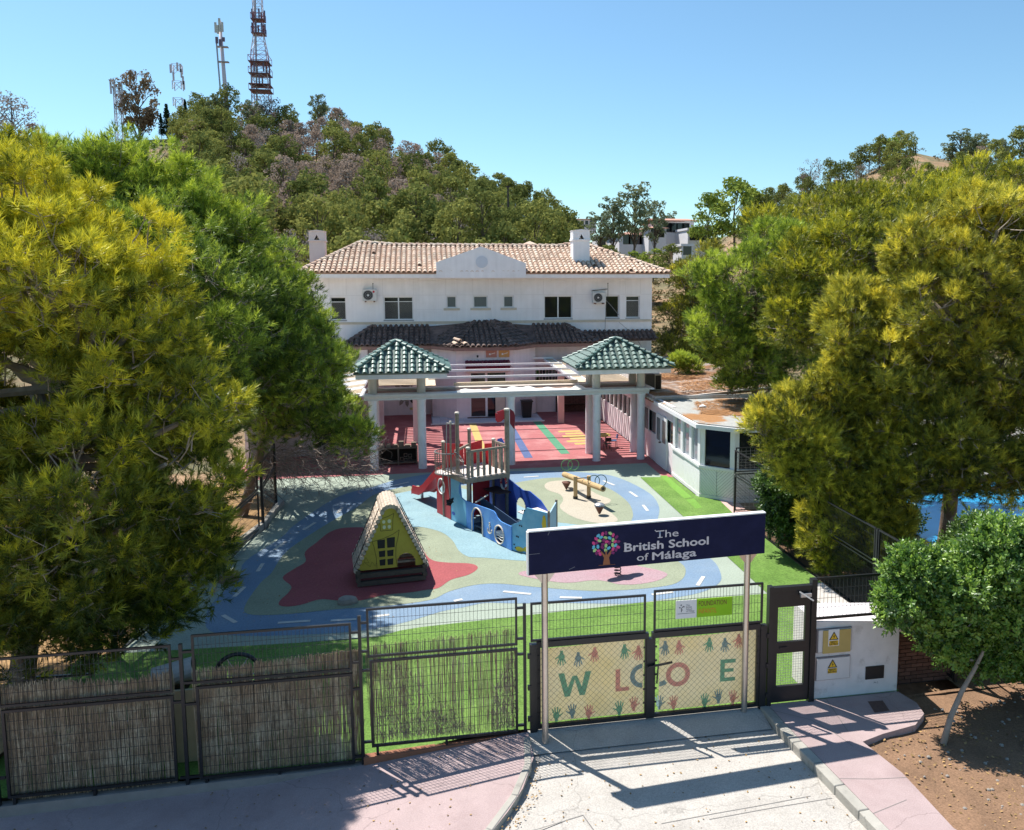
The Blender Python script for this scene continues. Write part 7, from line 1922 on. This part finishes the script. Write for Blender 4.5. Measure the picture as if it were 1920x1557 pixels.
eu(1800,248,340,150,'euc','tall grey-green eucalyptus right of the bare hilltop',GRIGHT,'eucalyptus_tree','tree',1.3); eu(1835,255,335,150,'euc','second eucalyptus from the bare hilltop',GRIGHT,'eucalyptus_tree','tree',1.); eu(1880,262,330,155,'euc','thin eucalyptus near the right edge of the skyline',GRIGHT,'eucalyptus_tree','tree',.5); eu(1915,255,345,150,'pine','green tree at the right edge of the skyline',GRIGHT,'hill_tree','tree',.9,6.8)
for px,t_ in ((1717,268),(1713,272),(1708,278),(1704,284)): eu(px,t_,296,160,'cyp','small thin cypress beside the bare hilltop','cypresses beside the bare hilltop','cypress_tree','tree',.6,8.)
# left hilltop specimens
HT='trees on the left hilltop'
e=eu(258,122,300,165,'eucb','large spreading brownish eucalyptus on the left hilltop',HT,'eucalyptus_tree','tree',.62,17.5)
for px,top,bot,w_,lab in ((313,194,255,1.3,'dark conifer left of the dish mast on the left hilltop'),(302,212,255,1.1,'short dark conifer beside the brownish eucalyptus'),(348,186,255,.9,'tallest dark cypress on the left hilltop'),(338,205,255,.8,'dark cypress left of the tallest cypress'),(358,207,255,.8,'dark cypress right of the tallest cypress'),(370,208,250,.9,'dark cypress furthest right of the hilltop row'),(330,225,258,1.6,'dark low conifer in the middle of the hilltop row')):
    eu(px,top,bot,162,'cyp',lab,'dark cypresses on the left hilltop','cypress_tree','cypress',w_,8.)
for px,top,bot,k,w_,lab in ((405,182,270,'euc',.9,'pale eucalyptus left of the white monopole'),(475,190,275,'euc',.9,'sparse eucalyptus at the foot of the lattice tower'),(500,178,285,'grey',.9,'bare tree right of the foot of the lattice tower'),(597,178,262,'euc',.8,'lone eucalyptus on the ridge right of the lattice tower'),(372,215,265,'euc',.8,'small grey-green tree right of the cypresses'),(452,258,345,'pine',1.0,'rounded dark green pine below the monopole'),(565,235,300,'grey',1.,'thin grey tree on the ridge'),(535,240,300,'grey',1.,'thin grey tree next to the lattice tower'),(25,175,290,'grey',1.,'bare leafless tree at the left edge of the skyline'),(62,238,290,'brown',1.2,'dark umbrella pine at the left of the skyline'),(0,170,300,'grey',.8,'bare tree cut by the left edge')):
    eu(px,top,bot,158,k,lab,HT,'hill_tree','tree',w_,{'euc':12.,'grey':6.,'pine':6.8,'brown':6.2}[k])
random.seed(303)
for i in range(34):
    px=random.uniform(345,560); d=random.uniform(125,160); X,Y=polar(px,d); k=random.choice(['pine','pine','grey','brown'])
    place(k,X,Y,terrain(X,Y)-.3,random.uniform(.6,.9),{'pine':'small pine','brown':'small browned pine','grey':'small bare tree'}[k]+' near the hilltop '+('below the cypresses' if px<395 else 'below the white monopole' if px<445 else 'below the lattice tower' if px<505 else 'right of the lattice tower')+(', lower down' if d<142 else ''),GLEFT,'pine tree')
# ---------------- masts on the hill ----------------
RWH=mat('red and white mast steel',(.60,.53,.57),.6,.1,1.); RDM=mat('red mast steel',(.36,.13,.15),.6,.1,1.); GRM=mat('grey mast steel',(.36,.37,.42),.6,.1,1.)
MPX=[489]
def mast_at(px,d): MPX[0]=px; q=farpt(px,150,d); return q.x,q.y
def zrow(py,d): return farpt(MPX[0],py,d).z
def lattice(px,d,top,bot,w0,w1,lab,bands,mats,dishes=(),platforms=(),step=1.6):
    X,Y=mast_at(px,d); zt=zrow(top,d); zb=zrow(bot,d)-4; t=empty('lattice_mast',(X,Y,zb),lab,'mast')
    mbs=[MB(),MB()]; n=max(4,int((zt-zb)/step)); lean=0
    def half(z): 
        u=(z-zb)/(zt-zb); return interp(u,[(0,w0/2)]+[(a,b/2) for a,b in w1]+[(1,w1[-1][1]/2)])
    def cn(z): h=half(z); return [Vector((X-h,Y-h,z)),Vector((X+h,Y-h,z)),Vector((X+h,Y+h,z)),Vector((X-h,Y+h,z))]
    for i in range(n):
        z0=lerp(zb,zt,i/n); z1=lerp(zb,zt,(i+1)/n); a=cn(z0); b=cn(z1); m_=mbs[(i//bands)%2]
        for k in range(4):
            m_.bar(a[k],b[k],.10,.10); m_.bar(a[k],b[(k+1)%4],.045,.045); m_.bar(a[(k+1)%4],b[k],.045,.045); m_.bar(b[k],b[(k+1)%4],.055,.055)
    for k_,m_ in enumerate(mbs):
        if m_.v: m_.build('lattice_section',mats[k_],t,kind='stuff')
    for py in platforms:
        z=zrow(py,d); h=half(z)+.35; MB().box((X-h,Y-h,z),(X+h,Y+h,z+.15)).build('platform',MATS['mauve platform'] if 'mauve platform' in MATS else mat('mauve platform',(.17,.10,.12),.7,.1,2),t)
        r_=MB()
        for k in range(4):
            c=[(X-h,Y-h),(X+h,Y-h),(X+h,Y+h),(X-h,Y+h)]; a=c[k]; b=c[(k+1)%4]; r_.bar((*a,z+1.1),(*b,z+1.1),.07); r_.bar((*a,z),(*a,z+1.1),.07)
        r_.build('railing',mats[1],t)
    for dx,py,r in dishes:
        z=zrow(py,d); xx=X+dx; MB().lathe((0,0,0),[(.05,0),(r*.7,.12),(r,.3)],14).build('dish',mat('pale dish',(.62,.58,.57),.6,.05,3),t)
        o=t.children[-1]; o.location=Vector((xx,Y-.8,z))-t.location; o.rotation_euler=(R(90),0,0)
        for v in o.data.vertices: v.co=v.co+t.location
    return t,X,Y,zb,zt
t,X,Y,zb,zt=lattice(489,162,-60,262,3.0,[(.30,2.9),(.42,2.8),(.55,2.7),(.66,1.5),(.9,1.5),(1,1.2)],'tall red and white lattice tower on the left hilltop',2,[RWH,RDM],dishes=[(-1.9,27,.5)],platforms=(173,142,120,40,66,162))
for py,n_ in ((128,6),(150,4),(55,7),(30,5)):
    z=zrow(py,162)
    for k in range(n_):
        a=k*2*math.pi/n_; r_=1.55 if py>100 else 1.1
        MB().box((X+r_*math.cos(a)-.12,Y+r_*math.sin(a)-.08,z-.9),(X+r_*math.cos(a)+.12,Y+r_*math.sin(a)+.08,z+.9)).build('antenna_panel',mat('dark antenna',(.16,.12,.17),.6,.1,3),t)
MB().bar((X-1.0,Y-.5,zb),(X-.2,Y-.2,zt),.25).build('cable_ladder',GRM,t)
t,X,Y,zb,zt=lattice(333,162,122,250,1.5,[(1,1.4)],'short lattice mast with white dishes beside the cypresses',1,[RWH,GRM],dishes=[(-1.2,126,.7),(-1.1,154,.65),(.0,153,.6),(1.0,192,.65),(.7,124,.4)],step=1.3)
for k,(dx,py) in enumerate(((-.8,132),(.8,130),(.9,140),(.3,128),(-.4,146),(1.1,153),(1.2,162))):
    MB().box((X+dx-.14,Y-1,zrow(py,162)-.7),(X+dx+.14,Y-.8,zrow(py,162)+.7)).build('antenna_panel',RWH,t)
t,X,Y,zb,zt=lattice(219,165,165,250,1.1,[(1,1.0)],'slim antenna mast left of the brownish eucalyptus',1,[RWH,GRM],step=1.3)
for k,dx in enumerate((-.8,-.2,.5,.9)): MB().box((X+dx-.13,Y-.8,zrow(168,165)-.9),(X+dx+.13,Y-.6,zrow(155 if k<2 else 160,165)+.3)).build('antenna_panel',mat('pale antenna',(.55,.55,.6),.6,.05,3),t)
# monopole
X,Y=mast_at(421,160); zb=zrow(270,160); zt=zrow(40,160); mp=empty('monopole_mast',(X,Y,zb),'slim white monopole mast with antenna panels on the left hilltop','mast')
MB().tube([(X+.35,Y,zb),(X-.35,Y,zt)],[.42,.26],12).build('pole',mat('mauve white pole',(.62,.55,.60),.6,.05,2),mp,smooth=True)
MB().bar((X+.0-.35,Y-.5,zb),(X-.95,Y-.4,zrow(80,160)),.22).build('cable_ladder',GRM,mp)
for dx,p0,p1 in ((-.95,45,64),(-.30,37,62),(.15,44,62),(-.6,50,66)): MB().box((X+dx-.18,Y-.6,zrow(p1,160)),(X+dx+.18,Y-.4,zrow(p0,160))).build('antenna_panel',mat('cream antenna',(.58,.56,.52),.6,.05,3),mp)
for dx,p0,p1 in ((-.85,72,84),(.25,72,80),(-.3,76,88)): MB().box((X+dx-.22,Y-.6,zrow(p1,160)),(X+dx+.22,Y-.4,zrow(p0,160))).build('radio_box',mat('dark antenna',(.16,.12,.17)),mp)
for py in (90,118): MB().box((X-.9,Y-.7,zrow(py,160)),(X+.9,Y+.3,zrow(py,160)+.12)).build('platform',GRM,mp)
# thin pole behind the roof
MPX[0]=954; X,Y=polar(954,88); zb=zrow(470,88); pp=empty('thin_pole',(X,Y,zb),'thin dark lattice pole standing in front of the wooded hill','pole'); 
MB().tube([(X,Y,zb),(X,Y,zrow(400,88))],[.16,.14],6).tube([(X,Y,zrow(400,88)),(X,Y,zrow(352,88))],[.10,.08],6).build('shaft',mat('dark pole',(.06,.045,.045),.7,.1,3),pp)
MB().tube([(X,Y,zrow(352,88)),(X,Y,zrow(351,88)+.1)],[.2,.2],8).build('cap',MATS['dark pole'],pp)
# ---------------- white villas in the valley ----------------
VW=mat('white villa wall',(.72,.70,.72),.8,.05,1.); VR=mat('terracotta villa roof',(.48,.26,.19),.85,.15,2.,island=.1)
def villa(px,d,top,bot,wpx,lab,roof='gable',roofh=8,win=3,dep=7):
    MPX[0]=px; X,Y=polar(px,d); zt=zrow(top,d); zb=zrow(bot,d)-1.5; W_=wpx/1550*d/2; v=empty('villa',(X,Y,zb),lab,'house','white villas in the valley')
    w_=MB().box((X-W_,Y,zb),(X+W_,Y+dep,zt)).build('wall',VW,v); rh=roofh/1550*d
    if roof=='gable': MB().prism([(X-W_-.3,Y-.3,zt),(X+W_+.3,Y-.3,zt),(X+W_+.3,Y+dep/2,zt+rh),(X-W_-.3,Y+dep/2,zt+rh)],(0,0,.15)).prism([(X-W_-.3,Y+dep/2,zt+rh),(X+W_+.3,Y+dep/2,zt+rh),(X+W_+.3,Y+dep+.3,zt),(X-W_-.3,Y+dep+.3,zt)],(0,0,.15)).build('roof',VR,v)
    elif roof=='hip': MB().add([(X-W_-.3,Y-.3,zt),(X+W_+.3,Y-.3,zt),(X+W_+.3,Y+dep+.3,zt),(X-W_-.3,Y+dep+.3,zt),(X,Y+dep/2,zt+rh)],[(0,1,4),(1,2,4),(2,3,4),(3,0,4),(3,2,1,0)]).build('roof',VR,v)
    else: MB().box((X-W_-.1,Y-.1,zt),(X+W_+.1,Y+dep,zt+.25)).build('parapet',VW,v)
    for i in range(win):
        x=lerp(X-W_*.7,X+W_*.7,(i+.5)/win); zc=lerp(zb+1.5,zt,.62); MB().box((x-.45,Y-.03,zc-.5),(x+.45,Y-.01,zc+.6)).build('window',DARKGL,v)
villa(1268,100,416,448,66,'white villa with terracotta roof above the tree line in the valley',roofh=7,win=4)
villa(1232,98,428,452,34,'white villa with hip roof left of the larger valley villa','hip',6,2)
villa(1308,96,432,460,40,'white flat-roofed villa at the right of the valley','flat',0,3)
villa(1190,100,440,468,60,'long pale villa seen through the tall sparse trees','hip',8,4)
villa(1100,240,412,428,36,'distant brownish-roofed building behind the right chimney','gable',2,3)
villa(1128,95,447,466,16,'small white rooftop structure right of the right chimney','flat',0,1,3)
villa(1288,88,462,482,22,'small white house wall among the trees near the annex grove','flat',0,1,3)
villa(1545,120,402,415,26,'white house glimpsed behind the yellow-green grove','flat',0,2,4)
villa(1600,118,404,418,20,'second white house glimpsed through the right grove','flat',0,1,4)
villa(1470,120,400,412,34,'pale house glimpsed at the foot of the right hill','flat',0,2,4)

# ---------------- leaf litter ----------------
LITM=mat('fallen leaf',(.30,.19,.08),.9,.2,9,island=.6)
def leaf_litter(pts,n,z,lab,seed,zf=None,sz=.035):
    random.seed(seed); mb=MB(); xs=[q[0] for q in pts]; ys=[q[1] for q in pts]; k=0; g=0
    while k<n and g<n*20:
        g+=1; x=random.uniform(min(xs),max(xs)); y=random.uniform(min(ys),max(ys))
        if not inpoly(x,y,pts): continue
        a=random.uniform(0,6.28); l=sz*random.uniform(.5,1.4); d=Vector((math.cos(a),math.sin(a),random.uniform(0,.4)))*l; q=Vector((-math.sin(a),math.cos(a),random.uniform(-.2,.3)))*l*.35
        c=Vector((x,y,z+(zf(x,y) if zf else 0)+.012)); mb.add([c-d*.5,c+q,c+d*.5,c-q],[(0,1,2,3)]); k+=1
    o=mb.build('leaf_litter',LITM,origin=(xs[0],ys[0],z),kind='stuff'); tag(o,lab,'leaf litter')
leaf_litter([(1.7,12.9),(5.7,12.9),(5.9,10),(1.3,10)],160,-.12,'few dry leaves scattered on the concrete road before the gate',1)
leaf_litter([(1.62,12.7),(1.78,12.7),(1.6,11.4),(.8,10.2),(.7,10.4),(1.35,11.5)],120,-.12,'dry leaves gathered in the gutter of the curved kerb',2)
leaf_litter([(-5,18),(-1,17.6),(1,21),(-2.5,29),(-4.6,28),(-4.8,25)],420,.012,'dry needles and leaves on the left half of the painted playground',3)
leaf_litter([(7.1,11.6),(9.5,12.5),(12,12),(12,7),(7.5,8)],900,-.05,'dry leaves and twigs over the orange soil bed',4,sz=.05)
leaf_litter([(-6.3,12.9),(1.4,12.9),(.5,11),(-6.3,9)],220,.0,'dry leaves scattered over the pink pavement',5,zf=slopez)
random.seed(8); mb=MB()
for i in range(260):
    x=random.uniform(7.15,12); y=random.uniform(7.5,12.6); r=random.uniform(.012,.04)
    if x<7.2+ (y<11.4)*0+(y>11.4)*1.5: continue
    mb.lathe((x,y,-.055),[(r,0),(r*.9,r*.5),(r*.4,r*.8)],5)
tag(mb.build('gravel',ROCK,origin=(9,10,-.06),kind='stuff'),'loose pebbles scattered on the orange soil bed','gravel')

# ---------------- low scrub on the hills ----------------
def scrub(lab,n,pxa,pxb,seed,m):
    random.seed(seed); mb=MB(); k=0
    while k<n:
        px=random.uniform(pxa,pxb); D=interp(px,CRD); d=random.uniform(62,D); X,Y=polar(px,d); z=terrain(X,Y)
        if 1690<px<1790 and d>D*.8 and random.random()<.8: k+=1; continue
        r=random.uniform(.35,1.3)
        for i in range(26):
            v=rdir(); v.z=abs(v.z); q=Vector((X,Y,z-.1))+Vector((v.x*r,v.y*r,v.z*r*.8)); l=random.uniform(.09,.22); x,y=perp((v+rdir()*.6).normalized()); mb.add([q-x*l,q+x*l,q+y*l],[(0,1,2)])
        k+=1
    o=mb.build('scrub',m,origin=(0,100,0),kind='stuff'); tag(o,lab,'scrub')
HS=leaf_mat('hill scrub',(.08,.075,.035),(.26,.21,.11),.25,attr=False,gloss=.0,c_alt=(.15,.13,.06))
scrub('low dry scrub between the trees of the wooded hill',6000,330,1120,401,HS)
scrub('low dry scrub on the right hill slope',3000,1120,1980,402,HS)
